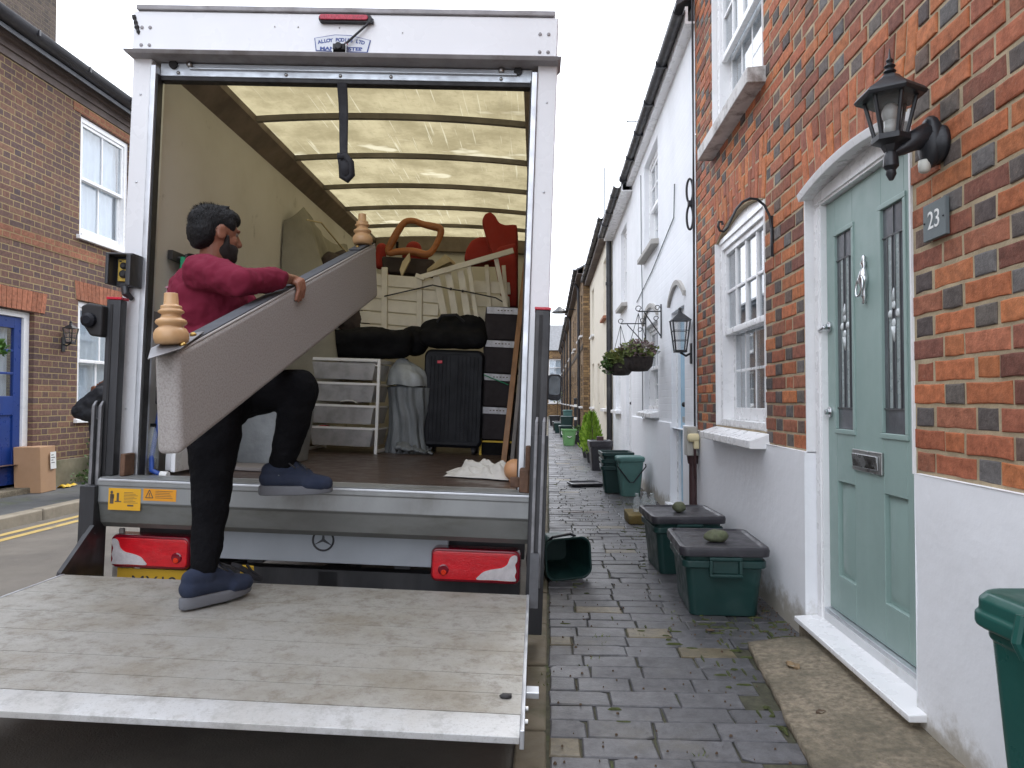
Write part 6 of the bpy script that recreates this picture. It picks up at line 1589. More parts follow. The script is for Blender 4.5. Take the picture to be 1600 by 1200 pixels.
mb = MB(); mb.box(-.988, -.962, -.11, -.02, .02, .13); mb.build('hinge_block', m_rust, trk, bevel=.006); mb = MB(); mb.box(.965, 1.01, -.13, -.02, .02, .13); mb.box(.92, .966, -.10, -.08, .04, .09); mb.box(.99, 1.015, -.125, -.02, -.02, .24); mb.build('hinge_block', m_rust, trk, bevel=.006)
# platform
px = 1.02; pz = -.38
segs = [-.43, -.70, -.93, -1.13, -1.33, -1.47, -1.60]
mb = MB()
for a, b in zip(segs, segs[1:]): mb.hexa([(-px, b + .0015, pz - .03), (px, b + .0015, pz - .03), (px, a - .0015, pz - .03), (-px, a - .0015, pz - .03)], [(-px, b + .0015, pz + .0), (px, b + .0015, pz), (px, a - .0015, pz), (-px, a - .0015, pz)])
pf = mb.build('platform', m_platform, trk)
mb = MB(); mb.loft([[(x, -1.6015, pz - .03), (x, -1.6015, pz), (x, -1.64, pz - .001), (x, -1.705, pz - .012), (x, -1.705, pz - .030)] for x in (-px, px)]); mb.build('ramp_edge', m_ramp, pf, bevel=.002)
tb('platform_frame', m_lift_dark, (-px + .03, px - .03, -1.5, -.45, pz - .075, pz - .0305), parent=pf)
for s in (-1, 1): tb('edge_trim', m_alu, (min(s * px, s * px + s * .012), max(s * px, s * px + s * .012), -1.70, -.43, pz - .045, pz + .003), parent=pf, bevel=.002)
mb = MB(); mb.box(px + .012, px + .05, -1.45, -1.40, pz - .02, pz - .002); mb.build('catch', m_alu, pf, bevel=.002)
for y in (-1.6, -1.52): mb = MB(); mb.cyl((px + .012, y, pz - .02), (px + .02, y, pz - .02), .008); mb.build('bolt', m_dull_chrome, pf)
mb = MB(); mb.box(px - .055, px - .028, -1.50, -1.485, pz + .001, pz + .008); mb.sphere((px - .045, -1.5, pz + .005), (.018, .01, .007), 10, 6); mb.build('latch', m_gasket, pf)
mb = MB(); mb.hexa([(-1.05, -.45, pz - .02), (-1.03, -.45, pz - .02), (-1.03, -.20, pz - .02), (-1.05, -.20, pz - .02)], [(-1.05, -.44, pz + .01), (-1.03, -.44, pz + .01), (-1.03, -.22, pz + .18), (-1.05, -.22, pz + .18)]); mb.build('hinge_arm', m_lift_dark, pf)
for x in (-.75, .75): tb('lift_arm', m_lift_dark, (x - .04, x + .04, -.50, .1, pz - .24, pz - .18), parent=pf)
for i, (x, y, s) in enumerate(((.15, -1.22, .012), (.12, -1.26, .006), (.19, -1.27, .005), (.165, -1.30, .004))): pass
# ------------------------------------------------------------------ the load, in the lorry's own frame
def ct(name, label, cat, loc=(0, 0, 0), rotz=0.0, group=None, rot=None): return thing(name, label, cat, loc, rotz, group, F=TM, rot=rot)
def LP(px, py, y):
    d = Vector(((px - 800) / 1110, 1.0, (600 - py) / 1110)); d = Matrix.Rotation(R(1.3934), 3, 'X') @ d; d = Matrix.Rotation(R(2.9396), 3, 'Z') @ d
    I = TM.inverted(); o = I @ Vector((0, 0, 1.15)); e = I.to_3x3() @ d
    return o + e * ((y - o.y) / e.y)
XL = lambda p: .071 + (p - 655) * .0052
ZL = lambda p: .875 + (540 - p) * .0052
# white wire drawer unit
t = ct('drawer_unit', 'white wire drawer unit with four translucent mesh drawers', 'drawers', (-.485, 2.02, 0.0), R(-3))
W, H, D = .56, .745, .42; mb = MB(); r = .012
for x in (-W / 2, W / 2):
    for y in (0, D): mb.box(x - r, x + r, y - r, y + r, 0, H)
    for z in (.02, H - .012): mb.box(x - r * .9, x + r * .9, r, D - r, z - r, z + r)
for y in (0, D):
    mb.box(-W / 2 + r, W / 2 - r, y - r * .95, y + r * .95, H - .024, H); mb.box(-W / 2 + r, W / 2 - r, y - r * .6, y + r * .6, H - .058, H - .046)
for k in range(4):
    z = .195 + k * .175
    if k < 3: mb.box(-W / 2 + r, W / 2 - r, -r * .8, r * .8, z - .009, z + .009)
    for x in (-W / 2, W / 2): mb.box(x - r * .7, x + r * .7, r, D - r, z - .006, z + .006)
mb.build('wire_frame', m_white_metal, t, bevel=.003)
cont = [m_rag, mat('dark_contents', (.11, .12, .14), .9, var=.3, vs_=9), mat('pale_contents', (.42, .40, .39), .9, var=.3, vs_=8), mat('mixed_contents', (.33, .27, .27), .9, var=.5, vs_=7)]
for k in range(4):
    z0 = .055 + k * .174; h = .132; mb = MB()
    a, b = W / 2 - .025, W / 2 - .05
    mb.loft([[(-b, -.005, z0), (b, -.005, z0), (b, D - .02, z0), (-b, D - .02, z0)], [(-a, -.016, z0 + h), (a, -.016, z0 + h), (a, D - .01, z0 + h), (-a, D - .01, z0 + h)], [(-a + .006, -.010, z0 + h), (a - .006, -.010, z0 + h), (a - .006, D - .016, z0 + h), (-a + .006, D - .016, z0 + h)], [(-b + .006, .0, z0 + .006), (b - .006, .0, z0 + .006), (b - .006, D - .026, z0 + .006), (-b + .006, D - .026, z0 + .006)]])
    d = mb.build('drawer', m_drawer, t)
    mb = MB(); mb.grid(lambda u, v: (-b * .9 + 1.8 * b * u, .02 + (D - .06) * v, z0 + .008 + (.07 + (.035 if k == 3 else .02) * noise.noise((u * 4 + k * 3, v * 3, k))) * min(1, 9 * u * (1 - u)) * min(1, 14 * (v + .06) * (1.02 - v))), 18, 12); mb.build('contents', cont[3 - k] if k != 3 else cont[2], d, smooth=True)
mb = MB(); mb.grid(lambda u, v: (-.02 + .14 * u, -.01 + .12 * v, .396 + .018 * math.sin(PI * u) + .01 * noise.noise((u * 5, v * 4, 3))), 10, 6); o = mb.build('folded_cloth', m_rag, t, smooth=True, solid=.006)
mb = MB(); mb.grid(lambda u, v: (-.21 + .1 * u, .0 + .1 * v, .19 + .018 * math.sin(PI * u)), 8, 4); mb.build('red_cloth', mat('red_cloth', (.45, .02, .03), .9), t, smooth=True, solid=.006)
# grey plastic sacks
def rag(u, v, a, b, c): return 0
t = ct('plastic_sack', 'tall grey plastic-wrapped bundle standing between the drawers and the suitcase', 'sack', (-.01, 2.30, 0))
mb = MB()
def sack(u, v):
    a = 2 * PI * u; z = .56 * v; w = .155 + .03 * (1 - v) ** 3 - .012 * math.sin(v * 5)
    f = 1 + .075 * math.sin(a * 11 + v * 4 + 3 * noise.noise((u * 3, v * 2, 1))) + .10 * noise.noise((math.cos(a) * 1.6, math.sin(a) * 1.6, v * 2.2)); s = 1 if v < .97 else .6
    return (w * f * math.cos(a) * s, .13 * f * math.sin(a) * s, z)
mb.grid(sack, 90, 40); mb.build('wrapped_body', m_sack_dark, t, smooth=True)
mb = MB(); mb.grid(lambda u, v: (.02 + .30 * u - .08, -.15 - .07 * math.sin(PI * v), .005 + .08 * v * (1 - u) + .05 * abs(noise.noise((u * 6, v * 5, 9)))), 24, 10); mb.build('loose_hem', m_sack_dark, t, smooth=True, solid=.003)
t = ct('plastic_sack', 'pale grey plastic bag slumped on top of the wrapped bundle', 'sack', (-.03, 2.30, .55))
mb = MB()
def sack2(u, v):
    a = 2 * PI * u; z = .20 * math.sin(v * PI / 2) * (1 - .12 * math.cos(a)); w = .165 * math.cos(v * PI / 2 * .93) + .01
    f = 1 + .09 * noise.noise((math.cos(a) * 2, math.sin(a) * 2, v * 3 + 4)) + .04 * math.sin(a * 7 + v * 6)
    return (w * f * math.cos(a), w * .85 * f * math.sin(a), z + .02 * noise.noise((u * 8, v * 6, 2)))
mb.grid(sack2, 70, 24); mb.build('bag', m_sack, t, smooth=True)
# suitcase
t = ct('suitcase', 'large black hard-shell suitcase standing upright, with a small red tag', 'suitcase', (.355, 2.42, .0), R(-2))
W, H, D = .49, .80, .30; mb = MB()
def case_ring(y, k=1.0): return [(x * k, y, z * k + H / 2 + .055) for x, z, _ in rrect(W, H, .055, 6)]
mb.loft([case_ring(-D / 2 + .0, .95), case_ring(-D / 2 + .02, 1), case_ring(-.008, 1), case_ring(-.006, .985), case_ring(.006, .985), case_ring(.008, 1), case_ring(D / 2 - .02, 1), case_ring(D / 2, .95)]); sh = mb.build('shell', m_case, t, bevel=.008, seg=3)
mb = MB()
for k in range(13):
    x = -.195 + k * .0325
    if abs(x) < .012: continue
    mb.box(x - .008, x + .008, -D / 2 - .007, -D / 2 + .001, .11, .80)
mb.box(-.215, .215, -D / 2 - .005, -D / 2 + .001, .075, .095); mb.box(-.215, .215, -D / 2 - .005, -D / 2 + .001, .815, .83); mb.build('rib', m_case, sh, bevel=.005)
mb = MB(); mb.box(-.135, -.095, -D / 2 - .012, -D / 2 - .0072, .74, .763); mb.build('red_tag', m_red_tape, t, bevel=.002)
mb = MB()
for x in (-.18, .18):
    for y in (-.10, .10): mb.cyl((x - .012, y, .027), (x + .012, y, .027), .026, n=14); mb.box(x - .018, x + .018, y - .015, y + .015, .03, .062)
mb.build('wheel', m_gasket, t)
# duffel bag on the suitcase
t = ct('duffel_bag', 'black duffel bag lying on top of the black suitcase', 'bag', (0, 0, 0))
blob('bag_body', [('c', TM @ Vector((.16, 2.40, .995)), .125, TM @ Vector((.50, 2.42, 1.005)), .13), ('c', TM @ Vector((.12, 2.32, .955)), .08, TM @ Vector((.53, 2.32, .955)), .09), ('e', TM @ Vector((.45, 2.38, 1.07)), (.14, .11, .09)), ('c', TM @ Vector((.22, 2.36, 1.10)), .03, TM @ Vector((.33, 2.36, 1.12)), .03)], m_cargo_black, t, .012, 6, disp=(.03, .1))
mb = MB(); mb.tube([(.2, 2.28, 1.08), (.24, 2.24, 1.13), (.36, 2.24, 1.14), (.42, 2.28, 1.09)], .012, 6); mb.build('handle', m_strap, t)
t = ct('black_bag', 'wide black holdall resting on the white drawer unit', 'bag', (0, 0, 0))
blob('bag_body', [('c', TM @ Vector((-.72, 2.25, .84)), .09, TM @ Vector((-.10, 2.27, .86)), .10), ('c', TM @ Vector((-.68, 2.2, .90)), .085, TM @ Vector((-.08, 2.25, .92)), .09), ('e', TM @ Vector((-.35, 2.24, .93)), (.3, .14, .085)), ('e', TM @ Vector((.0, 2.4, .93)), (.13, .14, .13))], m_cargo_black, t, .014, 6, disp=(.035, .12))
# stack of felt storage boxes
for i in range(4):
    z0 = .13 + i * .275
    t = ct('storage_box', ['bottom charcoal felt storage box of the stack of four by the leaning plank', 'second charcoal felt storage box from the bottom of the stack of four', 'third charcoal felt storage box from the bottom of the stack of four', 'topmost charcoal felt storage box of the stack of four, by the white chairs'][i], 'storage box', (.715 + .006 * i, 2.50, z0), R(rnd.uniform(-3, 3)), 'felt storage boxes')
    mb = MB(); mb.loft([[(x, y, z) for x, y, z in rrect(.28 + .01 * math.sin(k * 2 + i), .36, .03, z=.272 * k / 4)] for k in range(5)]); mb.build('felt_body', m_box_felt, t, bevel=.008, sub=0)
    mb = MB(); mb.hexa([(-.125, -.1865, .214), (.13, -.1865, .210), (.13, -.18, .210), (-.125, -.18, .214)], [(-.125, -.188, .268), (.13, -.188, .262), (.13, -.18, .262), (-.125, -.18, .268)]); l = mb.build('clear_strip', m_plastic_strip, t)
    mb = MB()
    for q in range(5): a = -.06 + q * .027 + .008 * i; mb.box(a, a + .014, -.1895, -.1884, .236, .244)
    mb.build('print', m_stick_ink, l)
t = ct('black_crate', 'black crate with a yellow rim under the stack of felt boxes', 'crate', (.715, 2.52, 0)); mb = MB(); tub(mb, .24, .32, .27, .34, .118, .02); mb.build('crate_body', m_cargo_black, t); mb = MB(); mb.box(-.135, .135, -.182, -.172, .106, .12); mb.box(-.137, -.120, -.182, -.172, 0, .105); mb.build('yellow_rim', m_yellow, t)
t = ct('green_cord', 'thin green cord stretched across the felt storage boxes', 'cord'); mb = MB(); mb.tube([(.57, 2.295, .67), (.66, 2.29, .635), (.76, 2.285, .60), (.80, 2.29, .585)], .0045, 5); mb.build('cord', m_green_strap, t)
# leaning boards on the right
t = ct('plank', 'varnished brown plank leaning upright at the right of the load', 'plank'); mb = MB(); mb.hexa([(.795, 1.55, .0), (.835, 1.55, .0), (.835, 1.85, .0), (.795, 1.85, .0)], [(.905, 2.30, 1.80), (.945, 2.30, 1.80), (.945, 2.60, 1.80), (.905, 2.60, 1.80)]); mb.build('board', m_plank, t, bevel=.003)
t = ct('board', 'grey padded board leaning against the right side of the lorry', 'board'); mb = MB(); mb.hexa([(.865, 1.35, .0), (.895, 1.35, .0), (.895, 2.3, .0), (.865, 2.3, .0)], [(.958, 1.80, 1.78), (.985, 1.80, 1.78), (.985, 2.7, 1.78), (.958, 2.7, 1.78)]); mb.build('panel', m_plank_grey, t, bevel=.008)
t = ct('mattress', 'dark quilted mattress edge standing against the right wall', 'mattress'); mb = MB(); mb.hexa([(.905, 1.2, .0), (.975, 1.2, .0), (.975, 2.9, .0), (.905, 2.9, .0)], [(.965, 1.2, 1.75), (.995, 1.2, 1.75), (.995, 2.9, 1.75), (.965, 2.9, 1.75)]); mb.build('padding', m_brown_cloth, t, bevel=.02)
# cloth heap and ball by the right post
t = ct('dust_cloth', 'crumpled striped white cloth on the lorry floor near the right post', 'cloth', (.735, .74, 0)); mb = MB()
def heap(u, v):
    x = -.22 + .44 * u; y = -.17 + .34 * v; e = min(1, 5 * u * (1 - u)) * min(1, 5 * v * (1 - v))
    rr_ = 1 + .3 * noise.noise((u * 3, v * 3, 8))
    z = .008 + e * (.052 + .03 * noise.noise((u * 2.4, v * 2.2, 1)) + .035 * abs(noise.noise((u * 7 + v * 3, v * 5, 2))) + .014 * math.sin(u * 26 + v * 9 + 7 * noise.noise((u * 2, v * 2, 5))) + .008 * noise.noise((u * 19, v * 17, 3)))
    return (x * rr_ + .03 * noise.noise((v * 4, 1, 1)), y * rr_ + .03 * noise.noise((u * 5, 2, 2)) - .09 * u, max(.004, z))
mb.grid(heap, 60, 44); mb.build('cloth', m_rag, t, smooth=True, solid=.003)
t = ct('newel_ball', 'round orange wooden ball finial on the floor behind the right post', 'ball', (.925, .50, .055)); mb = MB(); mb.sphere((0, 0, .012), .062, 20, 14); mb.lathe([(.03, -.055), (.03, -.04)], n=14); mb.build('ball', mat('peach_wood', (.58, .30, .15), .45, var=.08), t, smooth=True)
# white folding garden furniture
def slat(mb, p, q, w, th): mb.bar(p, q, w, th, (0, 1, 0)) if False else mb.bar(p, q, th, w, (0, 0, 1))
t = ct('garden_table', 'cream slatted garden table top standing on edge, its curved end to the right', 'table', (0, 2.42, 0)); mb = MB()
zt = 1.495; nb = 5; bw = .098
for k in range(nb):
    z0 = zt - (k + 1) * bw - k * .010 - .0; z1 = z0 + bw; c = zt - .27
    e = lambda z: .185 - 1.1 * max(0, abs(z - c) - .05) ** 2
    dz = lambda x: -.05 * (x + .5)
    xl = -.80
    zs_ = [z0 + (z1 - z0) * j / 6 for j in range(7)]
    poly = [(xl, 0, z0 + dz(xl))] + [(e(z), 0, z + dz(e(z))) for z in zs_] + [(xl, 0, z1 + dz(xl))]
    mb.prism(poly, (0, .018, 0))
mb.build('slatted_top', m_white_wood, t, bevel=.003)
for (x0, x1, za, zb) in ((-.285, -.235, .87, 1.54), (.015, .06, .90, 1.47)):
    mb = MB(); mb.hexa([(x0, -.03, za), (x1, -.03, za), (x1, -.002, za), (x0, -.002, za)], [(x0 - .02, -.03, zb), (x1 - .02, -.03, zb), (x1 - .02, -.002, zb), (x0 - .02, -.002, zb)]); mb.build('batten', m_white_wood, t, bevel=.003)
mb = MB(); mb.bar((-.72, -.04, .985), (-.235, -.04, .955), .03, .035); mb.build('leg', m_white_wood, t, bevel=.003)
t = ct('garden_chair', 'cream folding garden chair with upright slats, leaning across the load', 'chair', (0, 2.36, 0))
mb = MB(); mb.bar((XL(648), 0, ZL(428)), (XL(796), -.06, ZL(383)), .022, .045); mb.build('back_rail', m_white_wood, t, bevel=.003)
for a, b, c, d in ((672, 424, 690, 497), (691, 418, 708, 500), (711, 414, 728, 503)):
    mb = MB(); mb.bar((XL(a), .03, ZL(b)), (XL(c), .03, ZL(d)), .016, .058, (1, 0, 0)); mb.build('slat', m_white_wood, t, bevel=.003)
for a, b, c, d in ((725, 408, 742, 500), (768, 394, 788, 478), (640, 425, 655, 430)):
    mb = MB(); mb.bar((XL(a), -.01, ZL(b)), (XL(c), -.01, ZL(d)), .024, .036, (1, 0, 0)); mb.build('leg', m_white_wood, t, bevel=.003)
t = ct('garden_chair', 'cream folding garden chair with level slats, behind the one with upright slats', 'chair', (0, 2.52, 0))
for k in range(4):
    mb = MB(); z = ZL(425) - k * .12; mb.hexa([(XL(722), 0, z - .10), (XL(792), 0, z - .11), (XL(792), .018, z - .11), (XL(722), .018, z - .10)], [(XL(722), 0, z), (XL(790), 0, z - .01), (XL(790), .018, z - .01), (XL(722), .018, z)]); mb.build('slat', m_white_wood, t, bevel=.003)
for x in (XL(757), XL(785)): mb = MB(); mb.bar((x - .03, -.02, ZL(400)), (x + .02, -.02, ZL(490)), .024, .034, (1, 0, 0)); mb.build('leg', m_white_wood, t, bevel=.003)
t = ct('timber_offcut', 'short pale cream board poking up left of the orange wooden frame', 'board', (0, 2.5, 0)); mb = MB(); mb.prism([(XL(608), 0, ZL(412)), (XL(612), 0, ZL(398)), (XL(623), 0, ZL(383)), (XL(625), 0, ZL(395)), (XL(618), 0, ZL(410)), (XL(612), 0, ZL(424))], (0, .03, 0)); mb.bar((XL(585), .02, ZL(424)), (XL(612), .02, ZL(425)), .02, .02); mb.build('board', m_pine, t, bevel=.003)
t = ct('timber_offcut', 'pale yellowish board lying on top of the white chairs', 'board', (0, 2.6, 0)); mb = MB(); mb.hexa([(XL(650), 0, ZL(412)), (XL(692), -.1, ZL(396)), (XL(697), .2, ZL(396)), (XL(665), .2, ZL(402))], [(XL(650), 0, ZL(406)), (XL(683), -.1, ZL(384)), (XL(692), .2, ZL(385)), (XL(665), .2, ZL(396))]); mb.build('board', m_pine, t, bevel=.004)
t = ct('lashing_rope', 'dark lashing rope running across the white garden furniture', 'rope'); mb = MB(); mb.tube([(XL(590), 2.37, ZL(460)), (XL(640), 2.37, ZL(447)), (XL(668), 2.35, ZL(440)), (XL(698), 2.34, ZL(446)), (XL(720), 2.33, ZL(449)), (XL(770), 2.33, ZL(458)), (XL(786), 2.36, ZL(466))], .006, 6); mb.sphere((XL(698), 2.335, ZL(446)), .012, 8, 6); mb.sphere((XL(717), 2.33, ZL(449)), .012, 8, 6); mb.build('rope', m_cable, t)
# orange-framed chair and red upholstery
t = ct('wooden_armchair', 'upturned armchair with a looped orange wooden arm and rust red padding', 'chair', (0, 2.68, 0))
lp = [(607, 392), (612, 380), (622, 360), (632, 347), (645, 345), (660, 350), (675, 353), (686, 356), (688, 364), (683, 378), (676, 391), (666, 397), (645, 393), (622, 394), (610, 397)]
mb = MB(); XX = lambda p: LP(p, 380, 2.68).x; ZZ = lambda p: LP(645, p, 2.68).z
n = len(lp); pts = []
for i in range(n):
    p0, p1, p2, p3 = (Vector((XX(lp[(i + k) % n][0]), 0, ZZ(lp[(i + k) % n][1]) - .0)) for k in (-1, 0, 1, 2))
    for q in range(4):
        s = q / 4; pts.append(.5 * ((2 * p1) + (p2 - p0) * s + (2 * p0 - 5 * p1 + 4 * p2 - p3) * s * s + (3 * p1 - p0 - 3 * p2 + p3) * s ** 3))
mb.tube(pts, [.031 + .004 * math.sin(k * .3) for k in range(len(pts))], 10, closed=True); mb.build('arm_loop', m_wood_frame, t, smooth=True)
mb = MB(); mb.hexa([(XX(598), .05, ZZ(425)), (XX(672), .05, ZZ(428)), (XX(672), .3, ZZ(428)), (XX(598), .3, ZZ(425))], [(XX(595), .03, ZZ(400)), (XX(678), .03, ZZ(403)), (XX(678), .3, ZZ(403)), (XX(595), .3, ZZ(400))]); mb.build('seat_base', m_brown_cloth, t, bevel=.02)
blob('cushion', [('c', TM @ Vector((XX(640), 2.86, ZZ(400))), .075, TM @ Vector((XX(641), 2.86, ZZ(383))), .075), ('c', TM @ Vector((XX(633), 2.86, ZZ(395))), .06, TM @ Vector((XX(655), 2.86, ZZ(395))), .06)], m_red_fabric, t, .012, 5)
blob('padding', [('c', TM @ Vector((XX(590), 2.8, ZZ(410))), .05, TM @ Vector((XX(592), 2.8, ZZ(385))), .05), ('c', TM @ Vector((XX(600), 2.8, ZZ(428))), .03, TM @ Vector((XX(603), 2.8, ZZ(418))), .03)], m_red_fabric, t, .012, 5)
mb = MB(); mb.cyl((XX(620), .02, ZZ(398)), (XX(620), .02, ZZ(378)), .012); mb.build('peg', m_cargo_black, t)
t = ct('wing_armchair', 'rust red wing armchair stowed high at the right of the load', 'armchair')
V = lambda px, py, y=2.95: TM @ LP(px, py, y)
def cushion_prism(nm, pts, y0, y1, m_, par, vox=.018):
    mb = MB(); a = [TM @ LP(px, py, y0) for px, py in pts]; off = TM.to_3x3() @ Vector((0, y1 - y0, 0)); mb.prism(a, off)
    o = mb.build(nm, m_, par, world=True); md = o.modifiers.new('remesh', 'REMESH'); md.mode = 'VOXEL'; md.voxel_size = vox; md.use_smooth_shade = True
    sm = o.modifiers.new('smooth', 'SMOOTH'); sm.factor = .5; sm.iterations = 7
    return o
cushion_prism('back', [(752, 345), (757, 333), (766, 330), (774, 336), (779, 347), (790, 351), (808, 349), (808, 480), (792, 480), (785, 440), (772, 405), (760, 375)], 2.75, 3.15, m_red_fabric, t)
cushion_prism('seat', [(770, 400), (778, 385), (808, 378), (808, 480), (785, 480), (778, 440)], 2.62, 2.95, m_red_fabric, t)
if 0: blob('upholstery', [('c', V(765, 341), .050, V(769, 352), .065), ('c', V(765, 352), .05, V(775, 372), .07), ('c', V(778, 360), .055, V(806, 357), .06), ('c', V(786, 372), .085, V(803, 372), .075), ('c', V(788, 395), .08, V(800, 400), .08), ('c', V(795, 430), .08, V(800, 470), .07), ('c', V(778, 376), .06, V(792, 410), .07)], m_red_fabric, t, .016, 8)
t = ct('red_cushion', 'rust red rounded cushion beside the wing armchair', 'cushion'); cushion_prism('cushion', [(724, 408), (727, 390), (735, 376), (748, 369), (762, 369), (772, 376), (776, 408)], 2.85, 3.15, m_red_fabric, t)
# dust-sheeted bundle along the left wall and the brown blanket
t = ct('dust_sheet_bundle', 'tall bundle under a grey dust sheet against the left wall', 'bundle', (0, 0, 0)); mb = MB()
def sheet(u, v):
    y = 1.95 + 1.55 * u; zt_ = 1.90 + .06 * math.sin(u * 7 + .6) - .16 * max(0, .1 - u) * 8; z = .35 + (zt_ - .35) * v
    x = -.99 + (.34 + .05 * math.sin(u * 9 + v * 2) + .05 * noise.noise((u * 4, v * 1.2, 3)) + .045 * math.sin(u * 31 + 4 * noise.noise((u * 3, v * 2, 7))) * (1 - .5 * v) + .03 * noise.noise((u * 14, v * 5, 9))) * (1 - .72 * v ** 2.2)
    if u < .12: x = -.99 + (x + .99) * (u / .12) ** .5
    return (x, y + .03 * noise.noise((v * 3, u * 3, 5)), z)
mb.grid(sheet, 120, 60); mb.build('dust_sheet', m_wrap, t, smooth=True)
mb = MB(); mb.tube([(-.82, 1.98, 1.82), (-.74, 2.1, 1.83), (-.68, 2.5, 1.72), (-.60, 3.0, 1.62)], .007, 6); mb.build('tie', m_pine, t)
t = ct('blanket', 'dark brown folded blanket hanging beside the dust sheet', 'blanket'); blob('blanket', [('c', TM @ Vector((-.72, 2.35, 1.55)), .09, TM @ Vector((-.62, 2.5, 1.35)), .12), ('c', TM @ Vector((-.66, 2.45, 1.62)), .07, TM @ Vector((-.55, 2.6, 1.45)), .09), ('c', TM @ Vector((-.64, 2.4, 1.2)), .14, TM @ Vector((-.5, 2.6, .95)), .12)], m_brown_cloth, t, .014, 4, disp=(.05, .08))
# left-hand rear corner: straps and hoses on hooks, white panels, bottle, tote
t = ct('hook_rail', 'dark rail of hooks with hoses and straps hanging inside the left wall', 'hooks', (-.98, .42, 1.12)); mb = MB(); mb.box(-.015, .012, -.16, .5, .04, .09)
for y in (-.1, .05, .2): mb.tube([(.012, y, .06), (.05, y, .05), (.06, y, .08)], .008, 6)
mb.build('rail', m_lift_dark, t)
for pts, r, m_, nm in (([(.05, -.12, .06), (.04, -.13, -.2), (.045, -.12, -.38)], .013, m_green_strap, 'green_strap'), ([(.055, -.02, .07), (.07, -.06, -.05), (.05, -.05, -.45)], .022, m_white_metal, 'white_strap'), ([(.05, .08, .07), (.1, .1, .09), (.13, .22, .02), (.09, .28, -.1)], .035, m_grey_trim, 'hose'), ([(.06, .1, .05), (.07, .12, -.1), (.10, .18, -.2)], .006, m_cable, 'cord')):
    mb = MB(); mb.tube(pts, r, 8); mb.build(nm, m_, t, smooth=True)
mb = MB(); mb.sphere((.05, -.03, .03), (.05, .06, .07), 10, 8); mb.sphere((.06, .05, .06), (.04, .05, .05), 10, 8); mb.build('bundled_webbing', m_cargo_black, t, smooth=True)
t = ct('blue_hose', 'blue air hose dropping down the left inner edge to the floor', 'hose'); mb = MB(); mb.tube([(-.945, .18, .95), (-.94, .2, .6), (-.95, .16, .3), (-.945, .10, .10), (-.92, .06, .035), (-.86, .04, .02)], .013, 8); mb.build('hose', m_hose_blue, t, smooth=True)
mb = MB(); mb.cyl((-.86, .04, .02), (-.82, .035, .02), .016); mb.build('coupling', m_letters, t)
t = ct('melamine_board', 'taller white flat board inside the left rear corner, behind the shorter one', 'board'); mb = MB(); mb.box(-.925, -.895, .20, .75, .02, .80); mb.build('sheet', m_gloss_white, t, bevel=.004)
t = ct('melamine_board', 'shorter white flat board with a dark screw, inside the left rear corner', 'board'); mb = MB(); mb.box(-.865, -.84, .14, .70, .02, .74); mb.build('sheet', m_gloss_white, t, bevel=.004); mb = MB(); mb.sphere((-.85, .139, .42), .007, 8, 6); mb.build('screw', m_ink, t)
t = ct('plastic_bottle', 'clear plastic drink bottle on the floor by the left post', 'bottle', (-.955, .12, .03)); mb = MB(); mb.lathe([(0, 0), (.03, .003), (.034, .02), (.033, .08), (.035, .14), (.03, .18), (.013, .21), (.012, .225)], n=18); mb.build('bottle', m_bottle, t, smooth=True); mb = MB(); mb.cyl((0, 0, .225), (0, 0, .242), .014, n=14); mb.build('cap', m_cargo_black, t)
mb = MB(); mb.lathe([(0.001, .005), (.029, .008), (.029, .06), (.001, .06)], n=16); mb.build('drink', mat('cola', (.03, .012, .008), .2), t)
t = ct('black_clamp', 'black plastic clamp on the left inner edge beside the hose', 'clamp', (-.93, .16, .42)); mb = MB(); mb.box(-.03, .05, -.03, .03, -.05, .05); mb.box(.05, .08, -.02, .02, -.03, .03); mb.build('clamp', m_bin_dark, t, bevel=.01)
t = ct('plastic_tote', 'grey translucent plastic tote on the floor behind the carrier', 'tote', (-.70, 1.15, 0)); mb = MB(); tub(mb, .36, .40, .42, .46, .42, .04); mb.build('tote_body', m_sack, t, bevel=.006); mb = MB(); mb.loft([rrect(.43, .47, .04, z=.42), rrect(.45, .49, .045, z=.44), rrect(.40, .44, .04, z=.45)]); mb.build('lid', m_sack_dark, t, bevel=.004)
t = ct('low_board', 'pale board lying flat on the floor behind the carrier', 'board', (-.70, .62, .004)); mb = MB(); mb.hexa([(-.2, -.12, 0), (.3, -.15, 0), (.3, .12, 0), (-.2, .12, 0)], [(-.2, -.12, .02), (.3, -.15, .02), (.3, .12, .02), (-.2, .12, .02)]); mb.build('board', m_plank_grey, t, bevel=.003)
# ------------------------------------------------------------------ the bed panel being carried
P1, P2, P3, P4 = Vector((-1.151, 2.15, 1.303)), Vector((-1.022, 4.16, 2.091)), Vector((-1.021, 4.16, 1.793)), Vector((-1.133, 2.15, .995))
pu = (P2 - P1); PLEN = pu.length; pu.normalize()
pvv = ((P4 - P1) + (P3 - P2)) / 2; pn = pu.cross(pvv).normalized(); pvv = pn.cross(pu).normalized()
if pn.x > 0: pn = -pn                       # pn: away from the camera side, through the thickness
if pvv.z > 0: pvv = -pvv
PHT = .302; PTH = .085
PM = Matrix(((pu.x, pn.x, -pvv.x, P1.x), (pu.y, pn.y, -pvv.y, P1.y), (pu.z, pn.z, -pvv.z, P1.z), (0, 0, 0, 1)))
pan = thing('bed_panel', 'long taupe upholstered bed rail with turned wooden feet, carried upside down up into the lorry', 'bed part', F=PM)
